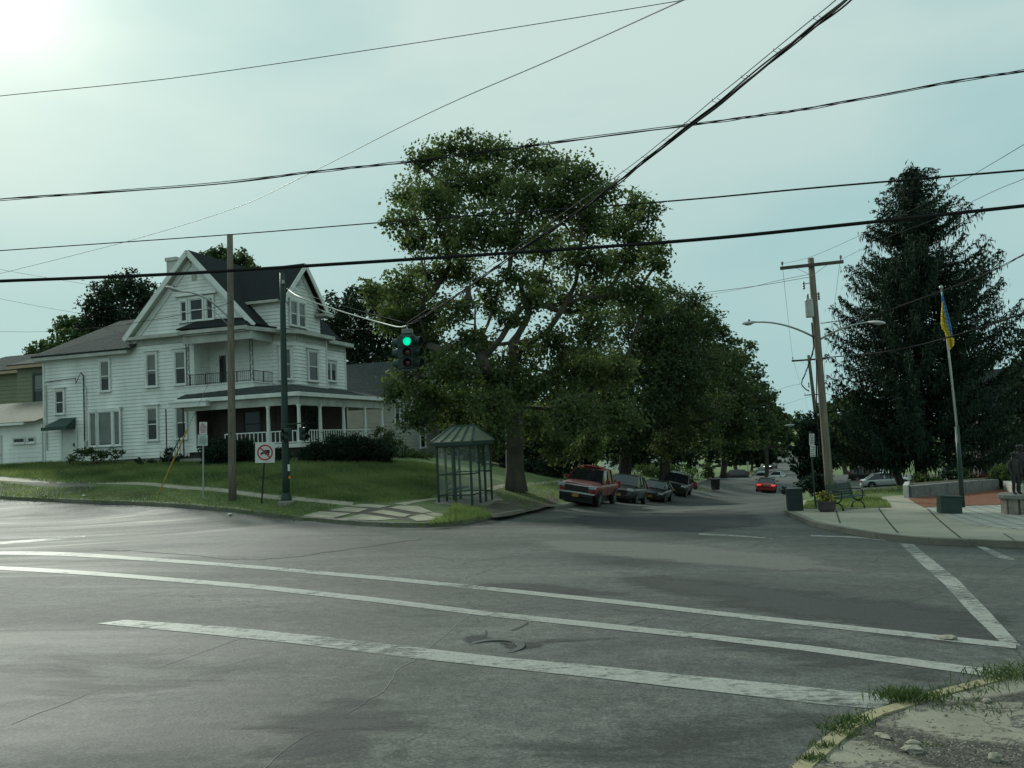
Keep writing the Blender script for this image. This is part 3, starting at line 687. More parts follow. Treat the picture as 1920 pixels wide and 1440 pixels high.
def window(root, o, d, n, x0, x1, z0, z1, lights=1, blind=.5, trim=.11, hood=True, mat=None, rail=True, name='window'):
    """double-hung window on a wall: casing, sill, sash bars (one mesh) with panes and blinds as sub-parts"""
    o = Vector(o); d = Vector(d); n = Vector(n); up = Vector((0, 0, 1)); ax = (d, n, up); mat = mat or M_TRIM
    mb = MB(); P_ = lambda s, z, off: o+d*s+up*z+n*off
    def b(s0, s1, a, c, off, th): mb.box(P_((s0+s1)/2, (a+c)/2, off), (s1-s0, th, c-a), ax)
    b(x0-trim, x0, z0-.02, z1+.02, .05, .09); b(x1, x1+trim, z0-.02, z1+.02, .05, .09)
    b(x0-trim, x1+trim, z1+.02, z1+.02+trim*1.6, .052, .095); b(x0-trim-.05, x1+trim+.05, z0-.09, z0-.02, .08, .16)
    if hood: b(x0-trim-.08, x1+trim+.08, z1+.02+trim*1.6, z1+.08+trim*1.6, .10, .20)
    w = (x1-x0)/lights; zm = (z0+z1)/2
    for k in range(lights):
        a, c = x0+k*w, x0+(k+1)*w
        if k: b(a-.07, a+.07, z0-.02, z1+.02, .051, .092); 
        s = .045
        for q0, q1, off in ((z0-.02, zm, .022), (zm, z1+.02, .034)):
            b(a, a+s, q0, q1, off, .03); b(c-s, c, q0, q1, off, .03)
        b(a+s, c-s, z0-.02, z0+.05, .022, .028); b(a+s, c-s, z1-.04, z1+.02, .034, .028)
        if rail: b(a+s, c-s, zm-.035, zm+.025, .036, .03)
    wn = mb.build(name, mat, root)
    pn = MB()
    for k in range(lights): pn.box(P_(x0+(k+.5)*w, (z0+z1)/2, .006), (w-.04, .012, z1-z0), ax)
    pn.build('pane', M_GLASS, wn)
    if 0 < blind < .9: blind = min(.7, max(.3, blind+random.uniform(-.15, .15)))
    if blind > 0:
        bl = MB()
        for k in range(lights):
            zb = z1-(z1-z0)*blind; bl.box(P_(x0+(k+.5)*w, (zb+z1)/2, .010), (w-.10, .012, z1-zb-.03), ax)
        bl.build('blind', M_BLIND, wn)
    return wn
def roofslab(mb, pts, th=.12):
    pts = [Vector(p) for p in pts]; nn = (pts[1]-pts[0]).cross(pts[2]-pts[0]).normalized()
    if nn.z < 0: nn = -nn
    mb.prism(pts, nn*th)
HO = at(365, 700, 50.0); HO.z = EYE-.9        # house frame: x right along the side wall, y away up the street, z = w + .9
def white_house():
    H = thing('white_house', 'two storey white clapboard house with steep gables, corner porch and upper balcony', 'house', HO, -TH)
    Z = .9
    X = Vector((1, 0, 0)); Y = Vector((0, 1, 0)); nS = Vector((0, -1, 0)); nE = Vector((1, 0, 0))
    w = MB()
    clap(w, [(0, Z-.2), (6.55, Z-.2), (6.55, Z+6.4), (0, Z+6.4)], (-11.25, 0, 0), X, nS)
    clap(w, [(0, Z-.2), (4.7, Z-.2), (4.7, Z+6.95), (0, Z+6.95)], (-4.7, 0, 0), X, nS)
    clap(w, [(0, Z+3.4), (4.4, Z+3.4), (4.4, Z+6.9), (0, Z+6.9)], (0, 1.5, 0), X, nS)
    clap(w, [(0, Z+3.2), (1.5, Z+3.2), (1.5, Z+6.9), (0, Z+6.9)], (0, 0, 0), Y, nE)
    c45 = Vector((1, 1, 0)).normalized(); n45 = Vector((1, -1, 0)).normalized(); cl = math.hypot(.95, 1.0)
    clap(w, [(0, Z+3.4), (cl, Z+3.4), (cl, Z+6.95), (0, Z+6.95)], (4.4, 1.5, 0), Vector((.95, 1, 0)).normalized(), Vector((1, -.95, 0)).normalized())
    clap(w, [(2.5, Z+3.4), (6.2, Z+3.4), (6.2, Z+6.95), (2.5, Z+6.95)], (5.35, 0, 0), Y, nE)
    clap(w, [(6.2, Z+3.4), (9.5, Z+3.4), (9.5, Z+6.7), (6.2, Z+6.7)], (4.95, 0, 0), Y, nE)
    clap(w, [(0, Z+0), (9.5, Z+0), (9.5, Z+6.4), (0, Z+6.4)], (-11.25, 9.5, 0), Vector((0, -1, 0)), Vector((-1, 0, 0)), .3)
    w.bx(-11.2, 4.85, 9.38, 9.5, Z-.2, Z+6.4)
    # gable walls
    clap(w, [(-4.25, Z+7.05), (4.2, Z+7.05), (0.0, Z+11.6)], (0, 0, 0), X, nS)
    clap(w, [(1.0, Z+7.05), (5.6, Z+7.05), (5.6, Z+8.7), (3.3, Z+11.1), (1.0, Z+8.7)], (5.3, 0, 0), Y, nE)
    clap(w, [(0, Z+7.0), (4.0, Z+7.0), (4.0, Z+8.9), (0, Z+8.9)], (1.3, 1.0, 0), X, nS)
    w.build('wall', M_SIDE, H)
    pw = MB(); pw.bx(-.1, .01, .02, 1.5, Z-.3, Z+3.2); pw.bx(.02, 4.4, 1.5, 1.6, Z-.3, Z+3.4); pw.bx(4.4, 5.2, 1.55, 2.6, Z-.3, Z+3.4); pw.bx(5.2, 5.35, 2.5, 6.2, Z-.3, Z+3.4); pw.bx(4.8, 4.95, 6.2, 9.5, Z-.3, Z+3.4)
    pw.build('porch_wall', M_DARKW, H)  # the porch's shade is put into this dark wall colour
    f = MB(); f.bx(-11.2, 0, .03, .3, -1.2, Z-.2); f.bx(4.8, 4.9, 1.5, 9.4, -1.6, Z-.2); f.build('foundation', M_STONE, H)
    # corner boards
    for x, y, z0, z1 in ((-11.2, -.02, Z-.2, Z+6.35), (-.02, -.02, Z-.2, Z+6.9), (5.37, 6.17, Z+3.5, Z+6.9), (4.97, 9.46, Z+3.5, Z+6.6)): MB().bx(x-.06, x+.06, y-.06, y+.06, z0, z1).build('corner_board', M_TRIM, H)
    # main gable roof, wing roof, cross gable
    r = MB(); zr = Z+11.98
    roofslab(r, [(0, -.45, zr), (4.45, -.45, Z+7.2), (4.45, 9.9, Z+7.2), (0, 9.9, zr)])
    roofslab(r, [(0, -.45, zr), (-4.65, -.45, Z+7.08), (-4.65, 9.9, Z+7.08), (0, 9.9, zr)])
    roofslab(r, [(4.45, -.2, Z+7.2), (5.75, 2.3, Z+7.03), (5.75, 6.55, Z+7.03), (5.4, 6.55, Z+6.95), (5.4, 9.9, Z+6.95), (4.45, 9.9, Z+7.2)], .05)
    # cross gable over the bay
    roofslab(r, [(5.75, 3.3, Z+11.25), (5.75, .75, Z+8.75), (2.6, .75, Z+8.75), (.5, 3.3, Z+11.25)])
    roofslab(r, [(5.75, 3.3, Z+11.25), (5.75, 6.0, Z+8.5), (2.9, 6.0, Z+8.5), (.5, 3.3, Z+11.25)])
    # hipped pent roof over the balcony
    roofslab(r, [(-.45, -1.0, Z+7.22), (4.25, -1.0, Z+7.12), (3.75, -.02, Z+7.72), (.55, -.02, Z+7.82)], .06)
    roofslab(r, [(-.45, -1.0, Z+7.22), (.55, -.02, Z+7.82), (-.45, -.02, Z+7.24)], .06)
    roofslab(r, [(4.25, -1.0, Z+7.12), (5.1, 1.2, Z+7.05), (4.45, 1.2, Z+7.2), (3.75, -.02, Z+7.72)], .06)
    r.build('roof', M_SHINGD, H)
    wr = MB()
    roofslab(wr, [(-11.7, -.5, Z+6.42), (-4.2, -.5, Z+6.42), (-2.6, 4.2, Z+9.15), (-9.0, 4.2, Z+9.0)])
    roofslab(wr, [(-11.7, -.5, Z+6.42), (-9.0, 4.2, Z+9.0), (-9.0, 5.5, Z+9.0), (-11.7, 9.9, Z+6.42)])
    roofslab(wr, [(-9.0, 5.5, Z+9.0), (-2.6, 5.5, Z+9.15), (-2.6, 9.9, Z+6.42), (-11.7, 9.9, Z+6.42)])
    roofslab(wr, [(-9.0, 4.2, Z+9.0), (-2.6, 4.2, Z+9.15), (-2.6, 5.5, Z+9.15), (-9.0, 5.5, Z+9.0)])
    wr.build('wing_roof', M_SHINGG, H)
    # cornices: gutter shelves, rakes, friezes
    c = MB()
    c.bx(-11.65, -4.75, -.48, .02, Z+6.22, Z+6.42); c.bx(-4.75, -4.45, -.48, -.1, Z+6.22, Z+6.62)
    c.bx(-4.75, -.35, -.50, .02, Z+6.98, Z+7.16); c.bx(-.35, 4.3, -1.02, .3, Z+6.93, Z+7.14)
    def ring(z0, z1, off):
        pts = [(4.3, -1.02+off), (5.05+off*0, 1.25), (5.8-off, 2.28), (5.8-off, 6.55)]
        for a, b in zip(pts[:-1], pts[1:]): c.beam((*a, (z0+z1)/2), (*b, (z0+z1)/2), .14, z1-z0)
    ring(Z+6.86, Z+7.08, .0)
    c.prism([(4.2, -.9, Z+6.84), (4.95, 1.3, Z+6.84), (5.7, 2.35, Z+6.84), (5.7, 6.5, Z+6.84), (5.3, 6.5, Z+6.84), (4.3, 1.5, Z+6.84), (0, 1.5, Z+6.84), (0, -.9, Z+6.84)], (0, 0, .06))
    c.bx(5.0, 5.45, 6.5, 9.95, Z+6.72, Z+6.95)
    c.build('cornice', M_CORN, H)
    rk = MB()
    for a, b in (((0, zr-.06), (-4.65, Z+7.02)), ((0, zr-.06), (4.45, Z+7.14))):
        rk.beam((a[0], -.47, a[1]), (b[0], -.47, b[1]), .07, .30); rk.beam((a[0], -.06, a[1]-.42), (b[0]*.93, -.06, b[1]-.15), .06, .34)
    for b in ((.75, 8.70), (6.0, 8.45)):
        rk.beam((5.77, 3.3, Z+11.2), (5.77, b[0], Z+b[1]), .28, .07, (1, 0, 0)); rk.beam((5.36, 3.3, Z+10.9), (5.36, b[0]+(.25 if b[0] < 3 else -.3), Z+b[1]-.1), .3, .06, (1, 0, 0))
    rk.build('bargeboard', M_TRIM, H)
    sf = MB()
    roofslab(sf, [(0, -.44, zr-.22), (4.35, -.44, Z+7.0), (4.35, -.0, Z+7.0), (0, 0, zr-.22)], .02); roofslab(sf, [(0, -.44, zr-.22), (-4.5, -.44, Z+7.0), (-4.5, 0, Z+7.0), (0, 0, zr-.22)], .02)
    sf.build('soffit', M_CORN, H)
    rt = MB(); rt.bx(5.2, 6.1, 4.9, 6.05, Z+8.25, Z+8.42); roofslab(rt, [(6.1, 4.75, Z+8.42), (6.1, 6.1, Z+8.42), (5.35, 6.0, Z+8.8), (5.35, 5.2, Z+8.8)], .05); MB().bx(3.0, 5.4, .6, 1.0, Z+8.62, Z+8.78).build('eave_return', M_CORN, H)
    rt.build('eave_return', M_CORN, H)
    MB().bx(-4.65, -.1, -.06, -.005, Z+6.62, Z+6.98).build('frieze', M_CORN, H)
    fr = MB(); fr.bx(5.39, 5.43, 2.55, 6.15, Z+6.48, Z+6.86); fr.beam((4.46, 1.48, Z+6.66), (5.4, 2.48, Z+6.66), .05, .36); fr.bx(4.98, 5.03, 6.25, 9.5, Z+6.35, Z+6.72)
    fr.build('frieze', M_CORN, H)
    # windows: side wall, gable, bay, cross gable
    W = lambda *a, **k: window(H, *a, **k)
    o = (0, -.035, 0)
    W(o, X, nS, -3.34, -2.68, Z+4.12, Z+6.05); W(o, X, nS, -1.30, -.60, Z+4.12, Z+6.05)
    W(o, X, nS, -3.38, -2.70, Z+.88, Z+2.78); W(o, X, nS, -1.31, -.66, Z+.88, Z+2.76)
    W(o, X, nS, -6.78, -6.14, Z+4.06, Z+5.88, hood=False); W(o, X, nS, -10.25, -9.65, Z+2.85, Z+4.25, blind=0)
    W(o, X, nS, -7.66, -7.18, Z+.7, Z+2.75, hood=False, blind=.95, rail=False); W(o, X, nS, -7.02, -6.02, Z+.7, Z+2.75, hood=False, blind=.95, rail=False); W(o, X, nS, -5.86, -5.42, Z+.7, Z+2.75, hood=False, blind=.95, rail=False)
    W(o, X, nS, -.80, -.42, Z+7.86, Z+9.05, hood=False, blind=0); W(o, X, nS, -.14, .72, Z+7.86, Z+9.12, hood=False, blind=0); W(o, X, nS, 1.0, 1.42, Z+7.86, Z+9.1, hood=False, blind=0)
    g = MB(); g.bx(-1.2, 1.75, -.24, -.03, Z+9.36, Z+9.44); g.build('window_hood', M_TRIM, H)
    MB().bx(.02, .32, -.09, -.03, Z+10.3, Z+10.62).build('gable_vent', M_CORN, H)
    v = MB(); v.bx(5.33, 5.39, 2.85, 3.25, Z+9.95, Z+10.3); v.build('gable_vent', M_CORN, H)
    oc = (4.4+.03, 1.5-.03, 0); dc = Vector((.95, 1, 0)).normalized(); nc = Vector((1, -.95, 0)).normalized()
    W(oc, dc, nc, .42, 1.02, Z+4.15, Z+5.95, blind=.98)
    oe = (5.35+.035, 0, 0); W(oe, Y, nE, 3.85, 4.95, Z+4.12, Z+5.92, blind=.5)
    oe2 = (4.95+.035, 0, 0); W(oe2, Y, nE, 6.55, 8.05, Z+4.3, Z+5.45, lights=2, blind=.4, rail=False)
    oe3 = (5.3+.035, 0, 0); W(oe3, Y, nE, 2.0, 2.75, Z+7.4, Z+8.85, blind=.5, hood=False); W(oe3, Y, nE, 2.95, 3.7, Z+7.4, Z+8.85, blind=.5, hood=False)
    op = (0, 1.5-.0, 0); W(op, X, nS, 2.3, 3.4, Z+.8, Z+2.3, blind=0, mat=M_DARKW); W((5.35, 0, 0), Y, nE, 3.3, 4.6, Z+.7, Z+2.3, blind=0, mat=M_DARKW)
    # doors
    d = MB(); d.bx(.62, 1.36, 1.40, 1.48, Z+3.95, Z+6.0); d.bx(.5, .62, 1.38, 1.46, Z+3.95, Z+6.12); d.bx(1.36, 1.48, 1.38, 1.46, Z+3.95, Z+6.12); d.bx(.5, 1.48, 1.385, 1.465, Z+6.0, Z+6.14)
    dd = d.build('balcony_door', M_TRIM, H); q = MB(); q.bx(.74, 1.2, 1.37, 1.40, Z+4.2, Z+5.8); q.build('pane', M_GLASS, dd)
    d = MB(); d.bx(-9.75, -8.75, -.09, -.02, Z-.25, Z+1.85); d.bx(-9.88, -9.75, -.11, -.03, Z-.25, Z+1.98); d.bx(-8.75, -8.62, -.11, -.03, Z-.25, Z+1.98)
    dd = d.build('side_door', M_DOOR, H); q = MB(); q.bx(-8.88, -8.82, -.16, -.09, Z+.75, Z+.95); q.build('handle', M_IRONB, dd)
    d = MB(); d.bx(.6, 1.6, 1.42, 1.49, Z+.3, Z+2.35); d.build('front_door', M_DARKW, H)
    a = MB(); a.prism([(-10.5, -1.0, Z+1.95), (-8.55, -1.0, Z+1.95), (-8.75, -.04, Z+2.5), (-9.9, -.04, Z+2.5)], (0, .0, .05)); a.prism([(-10.5, -1.0, Z+1.78), (-8.55, -1.0, Z+1.78), (-8.55, -1.0, Z+1.95), (-10.5, -1.0, Z+1.95)], (0, .02, 0))
    a.prism([(-8.55, -1.0, Z+1.8), (-8.75, -.05, Z+1.85), (-8.75, -.05, Z+2.5), (-8.55, -1.0, Z+1.95)], (-.02, 0, 0)); a.build('awning', pm('awning_green', (.030, .060, .048), .7, .2, 5), H)
    # balcony: floor skirt, beam, lattice posts, railing
    b = MB(); b.bx(-.2, 4.4, -.6, 1.5, Z+3.3, Z+3.86); b.bx(-.25, 4.45, -.65, 1.5, Z+3.86, Z+3.92); b.build('balcony_floor', M_TRIM, H)
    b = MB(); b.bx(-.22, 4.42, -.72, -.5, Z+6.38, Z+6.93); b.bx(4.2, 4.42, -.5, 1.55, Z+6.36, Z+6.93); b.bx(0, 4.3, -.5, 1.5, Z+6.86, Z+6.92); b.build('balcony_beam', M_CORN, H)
    for px in (-.05, 4.28):
        p = MB()
        for q in (-.1, .1): p.beam((px+q, -.55, Z+3.9), (px+q, -.55, Z+6.4), .03)
        for k in range(9):
            z0 = Z+3.95+k*.27; s = 1 if k % 2 else -1; p.beam((px-.1*s, -.55, z0), (px+.1*s, -.55, z0+.27), .018)
        p.build('balcony_post', M_IRONB, H)
    p = MB()
    for a, b_ in (((.1, -.55), (4.2, -.55)), ((4.33, -.5), (4.33, 1.45))):
        a = Vector(a); b_ = Vector(b_); p.beam((*a, Z+4.56), (*b_, Z+4.56), .035); p.beam((*a, Z+4.0), (*b_, Z+4.0), .025); n = int((b_-a).length/.13)
        for k in range(n+1): q = a+(b_-a)*k/n; p.beam((*q, Z+3.9), (*q, Z+4.56), .016 if k % 8 else .05)
    p.build('balcony_railing', M_IRONB, H)
    # wrap-round porch
    r = MB(); zg = Z+3.02
    roofslab(r, [(-.3, -1.25, zg+.1), (7.75, -1.25, zg+.06), (5.4, 2.0, Z+3.72), (4.3, -.55, Z+3.55), (-.2, -.55, Z+3.38)], .07)
    roofslab(r, [(7.75, -1.25, zg+.06), (7.75, 9.95, zg+.0), (4.9, 9.6, Z+3.72), (5.4, 2.0, Z+3.72)], .07)
    pr = r.build('porch_roof', M_SHINGG, H)
    g = MB(); g.bx(-.35, 7.75, -1.36, -1.2, zg-.14, zg+.09); g.bx(7.68, 7.84, -1.36, 9.97, zg-.16, zg+.07); g.bx(-.3, 7.6, -1.2, 1.5, zg-.05, zg+.0); g.bx(5.2, 7.68, 1.5, 9.9, zg-.06, zg-.01); g.build('gutter', M_TRIM, H)
    g = MB(); g.bx(-.2, 7.58, -1.08, -.92, Z+2.4, zg-.05); g.bx(7.42, 7.6, -.92, 9.8, Z+2.36, zg-.06); g.bx(5.0, 7.42, 9.6, 9.78, Z+2.36, zg-.06); g.build('porch_beam', M_CORN, H)
    g = MB(); g.bx(-.6, 1.9, -1.6, -1.0, Z+2.62, Z+2.9); g.bx(-.65, 1.95, -1.66, -1.0, Z+2.9, Z+2.98); g.build('entry_canopy', M_TRIM, H)
    g = MB(); g.bx(-.3, 7.6, -1.1, 1.5, Z+.02, Z+.25); g.bx(5.2, 7.6, 1.5, 9.8, Z+.02, Z+.25); g.build('porch_floor', M_TRIM, H)
    g = MB(); g.bx(.2, 7.4, -.9, -.8, -1.8, Z+.02); g.bx(7.3, 7.4, -.8, 9.7, -2.2, Z+.02); g.build('porch_skirt', pm('porch_lattice', (.06, .055, .05), .9, .3, 6), H)
    for x, y in ((5.55, -1.0), (7.5, -1.0), (7.5, 1.35), (7.5, 4.2), (7.5, 7.1), (7.5, 9.65)):
        p = MB(); p.lathe((x, y, Z+.25), [(.14, 0), (.14, .12), (.105, .16), (.105, 1.0), (.088, 2.0), (.12, 2.05), (.13, 2.15)], 14); p.build('porch_column', M_TRIM, H, smooth=False)
    for x in (.12, ):
        p = MB(); p.beam((x, -1.3, -.4), (x, -1.3, Z+2.62), .05); p.beam((-1.05, -1.3, -.6), (-1.05, -1.3, Z+2.62), .05); p.build('canopy_post', M_IRONB, H)
    def rail(a, b, step=.27):
        p = MB(); a = Vector(a); b = Vector(b); p.beam((*a, Z+.95), (*b, Z+.95), .08, .06); p.beam((*a, Z+.32), (*b, Z+.32), .07, .06); n = max(1, int((b-a).length/step))
        for k in range(n+1): q = a+(b-a)*k/n; p.beam((*q, Z+.32), (*q, Z+.95), .045)
        p.build('porch_railing', M_TRIM, H)
    rail((2.7, -1.0), (5.4, -1.0)); rail((5.7, -1.0), (7.35, -1.0)); rail((7.5, -.85), (7.5, 1.2)); rail((7.5, 1.5), (7.5, 4.05)); rail((7.5, 4.35), (7.5, 6.95)); rail((7.5, 7.25), (7.5, 8.3))
    # entry steps and handrail
    s = MB()
    for k in range(5): s.bx(-.1, 1.8, -2.6+k*.3, -1.1, -1.6, -.75+k*.33)
    s.build('entry_steps', pm('step_concrete', (.24, .235, .20), .85, .25, 3), H)
    s = MB(); s.beam((-.15, -2.6, .1), (-.15, -1.2, Z+1.0), .045)
    for k in range(7): s.beam((-.15, -2.6+k*.22, -.9+k*.2), (-.15, -2.6+k*.22, .12+k*.28), .022)
    s.build('handrail', M_IRONB, H)
    # chimney, service conduit
    c = MB(); c.bx(-2.85, -2.15, 1.3, 1.95, Z+8, Z+12.0); c.bx(-2.92, -2.08, 1.23, 2.02, Z+12.0, Z+12.22); c.build('chimney', M_BRICKW, H)
    c = MB(); c.tube([(-8.05, -.1, Z+.1), (-8.05, -.1, Z+5.1), (-8.1, -.25, Z+5.3)], .035, 6); c.tube([(-8.1, -.25, Z+5.3), (-8.55, -.2, Z+4.65), (-8.65, -.12, Z+5.0), (-11.1, -.08, Z+4.9)], .022, 5); c.build('service_conduit', M_IRONB, H)
    c = MB(); c.bx(-8.0, -7.8, -.2, -.04, Z+.7, Z+1.05); c.tube([(-7.86, -.08, Z+1.0), (-7.86, -.08, Z+4.4)], .02, 5); c.build('meter_box', M_CORN, H); c = MB(); c.bx(-5.35, -5.22, -.14, -.03, Z+2.85, Z+3.0); c.tube([(-5.28, -.07, Z-.1), (-5.28, -.07, Z+2.85)], .02, 5); c.build('junction_box', M_CORN, H); MB().tube([(-10.98, -.08, Z+.6), (-10.98, -.08, Z+4.7)], .03, 6).build('downpipe', M_CORN, H)
    return H
white_house()

def frame_thing(name, label, px, py, d, rot=-TH, drop=0.):
    o = at(px, py, d); return thing(name, label, 'house' if 'house' in name else 'garage', (o.x, o.y, G(o.x, o.y)-drop), rot)
def simple_house(label, px, d, w, dep, eave, ridge, wall, roof, wins=(), name='house', porch=False, drop=.5, ridge_along='x', overhang=.4, siding=True):
    """box house; front-left corner (lower-right in the picture) at local (0,0); x runs left from -w to 0, y back to dep"""
    o = at(px, 840, d); base = Vector((o.x, o.y, G(o.x, o.y)-drop))
    H = thing(name, label, 'house', base, -TH); b = MB()
    X = Vector((1, 0, 0)); Y = Vector((0, 1, 0))
    def wallp(poly, o_, d_, n_):
        if siding: clap(b, poly, o_, d_, n_, .25)
        else: b.prism([Vector(o_)+Vector(d_)*s+Vector((0, 0, z)) for s, z in poly], Vector(n_)*-.1)
    e = eave
    if ridge_along == 'x':
        wallp([(0, 0), (w, 0), (w, e), (0, e)], (-w, 0, 0), X, (0, -1, 0)); wallp([(0, 0), (dep, 0), (dep, e), (dep/2, ridge), (0, e)], (0, 0, 0), Y, (1, 0, 0))
        b.bx(-w, 0, dep-.1, dep, 0, e); b.prism([(-w, 0, 0), (-w, dep, 0), (-w, dep, e), (-w, dep/2, ridge), (-w, 0, e)], (.1, 0, 0))
    else:
        wallp([(0, 0), (w, 0), (w, e), (w/2, ridge), (0, e)], (-w, 0, 0), X, (0, -1, 0)); wallp([(0, 0), (dep, 0), (dep, e), (0, e)], (0, 0, 0), Y, (1, 0, 0))
        b.bx(-w, 0, dep-.1, dep, 0, e); b.bx(-w, -w+.1, .1, dep-.1, 0, e)
    b.build('wall', wall, H); r = MB(); oh = overhang; f = MB()
    if ridge_along == 'x':
        sl = (ridge-e)/(dep/2)
        roofslab(r, [(-w-oh, -oh, e-oh*sl+.1), (oh, -oh, e-oh*sl+.1), (oh, dep/2, ridge+.1), (-w-oh, dep/2, ridge+.1)]); roofslab(r, [(-w-oh, dep+oh, e-oh*sl+.1), (oh, dep+oh, e-oh*sl+.1), (oh, dep/2, ridge+.1), (-w-oh, dep/2, ridge+.1)])
        f.bx(-w-oh, oh, -oh-.06, -oh, e-oh*sl-.12, e-oh*sl+.16); f.beam((oh+.03, -oh, e-oh*sl+.05), (oh+.03, dep/2, ridge+.05), .25, .06, (1, 0, 0)); f.beam((oh+.03, dep+oh, e-oh*sl+.05), (oh+.03, dep/2, ridge+.05), .25, .06, (1, 0, 0))
    else:
        sl = (ridge-e)/(w/2)
        roofslab(r, [(-w-oh, -oh, e-oh*sl+.1), (-w/2, -oh, ridge+.1), (-w/2, dep+oh, ridge+.1), (-w-oh, dep+oh, e-oh*sl+.1)]); roofslab(r, [(oh, -oh, e-oh*sl+.1), (-w/2, -oh, ridge+.1), (-w/2, dep+oh, ridge+.1), (oh, dep+oh, e-oh*sl+.1)])
        f.bx(oh, oh+.06, -oh, dep+oh, e-oh*sl-.12, e-oh*sl+.14); f.beam((oh, -oh-.03, e-oh*sl+.05), (-w/2, -oh-.03, ridge+.05), .06, .25); f.beam((-w-oh, -oh-.03, e-oh*sl+.05), (-w/2, -oh-.03, ridge+.05), .06, .25)
    r.build('roof', roof, H); f.build('fascia', M_TRIM, H)
    for side, x0, x1, z0, z1 in wins:
        if side == 'x': window(H, (0, -.035, 0), X, (0, -1, 0), x0, x1, z0, z1, hood=False)
        else: window(H, (.035, 0, 0), Y, (1, 0, 0), x0, x1, z0, z1, hood=False)
    if porch:
        p = MB(); p.bx(0, 2.2, 1, dep-.5, .4, .6); p.bx(0, 2.4, .8, dep-.3, 2.9, 3.1)
        for y in (1.1, dep/2, dep-.7): p.beam((2.1, y, .6), (2.1, y, 2.9), .14)
        p.build('porch', M_TRIM, H)
    return H
# grey house just up the street from the white one, and others further along
simple_house('grey clapboard house with a low broad roof close behind the white house on the corner', 736, 60.5, 12, 9, 4.55, 7.4, M_SIDEG, M_SHINGG, [('y',.5,1.3,2.7,4.2),('y',2.1,2.9,2.7,4.2),('y',5,6,.8,2.6),('x',-5.5,-4.5,.9,2.4)], drop=.4)
simple_house('pale house with a front porch half hidden behind the bus shelter and trees', 925, 78, 11, 9, 4.6, 7.0, M_SIDEG, M_SHINGD, [('y',2,3,.8,2.4),('x',-3,-2,.9,2.4),('x',-7,-6,.9,2.4)], porch=True)
simple_house('white house glimpsed between the tree trunks above the parked dark cars', 1262, 104, 9, 9, 5.2, 8.2, M_SIDE, M_SHINGD, [('x',-3,-2,3.2,4.7),('x',-6,-5,3.2,4.7),('x',-3,-2,.9,2.4)], ridge_along='y')
simple_house('dark brown house behind the big spruce at the right edge', 2010, 62, 6, 9, 6.5, 9.5, M_DARKW, M_SHINGD, [('x',-4.2,-3.2,3.6,5.2)], drop=.8)
# olive neighbour and the white garage at the far left
def olive():
    o = at(84, 860, 63.0); H = thing('house', 'olive green house with a hipped grey roof at the far left behind the garage', 'house', (o.x, o.y, EYE-1.2), -TH)
    b = MB(); Z = 1.2; X = Vector((1, 0, 0))
    clap(b, [(0, 0), (9.5, 0), (9.5, Z+7.1), (0, Z+7.1)], (-12, 2.4, 0), X, (0, -1, 0), .3); clap(b, [(0, 0), (3.4, 0), (3.4, Z+7.1), (0, Z+7.1)], (-2.5, 0, 0), X, (0, -1, 0), .3)
    b.bx(-2.5, -2.4, 0, 2.5, 0, Z+7.1); b.bx(.8, .9, 0, 9, 0, Z+7.1); b.bx(-12, .9, 8.9, 9, 0, Z+7.1); b.build('wall', M_OLIVE, H)
    r = MB(); e = Z+7.15
    roofslab(r, [(-12.5, 1.9, e), (-2.2, 1.9, e), (-3.5, 5, Z+8.7), (-9, 5, Z+8.7)]); roofslab(r, [(-3.0, -.5, e), (1.4, -.5, e), (-1.0, 4.0, Z+8.5), (-2.2, 4.0, Z+8.5)]); roofslab(r, [(1.4, -.5, e), (1.4, 9.5, e), (-1, 6, Z+8.7), (-1, 4, Z+8.5)]); roofslab(r, [(-3.0, -.5, e), (-2.2, 4., Z+8.5), (-3.0, 3, e+.2)])
    roofslab(r, [(-9, 5, Z+8.7), (-1, 5, Z+8.6), (1.4, 9.5, e), (-12.5, 9.5, e)]); r.build('roof', M_SHINGG, H)
    window(H, (0, -.035, 0), X, (0, -1, 0), -.85, .2, Z+4.2, Z+6.4, mat=pm('dark_casing', (.06, .07, .06), .6, .1, 3), hood=False); window(H, (0, 2.36, 0), X, (0, -1, 0), -4.6, -3.3, Z+4.2, Z+6.4, mat=MATS['dark_casing'], hood=False)
    c = MB(); c.bx(-12.5, -2.9, 1.84, 1.9, e-.2, e+.02); c.bx(-3.0, 1.4, -.56, -.5, e-.2, e+.02); c.build('fascia', pm('buff_fascia', (.36, .27, .18), .7, .15, 3), H)
olive()
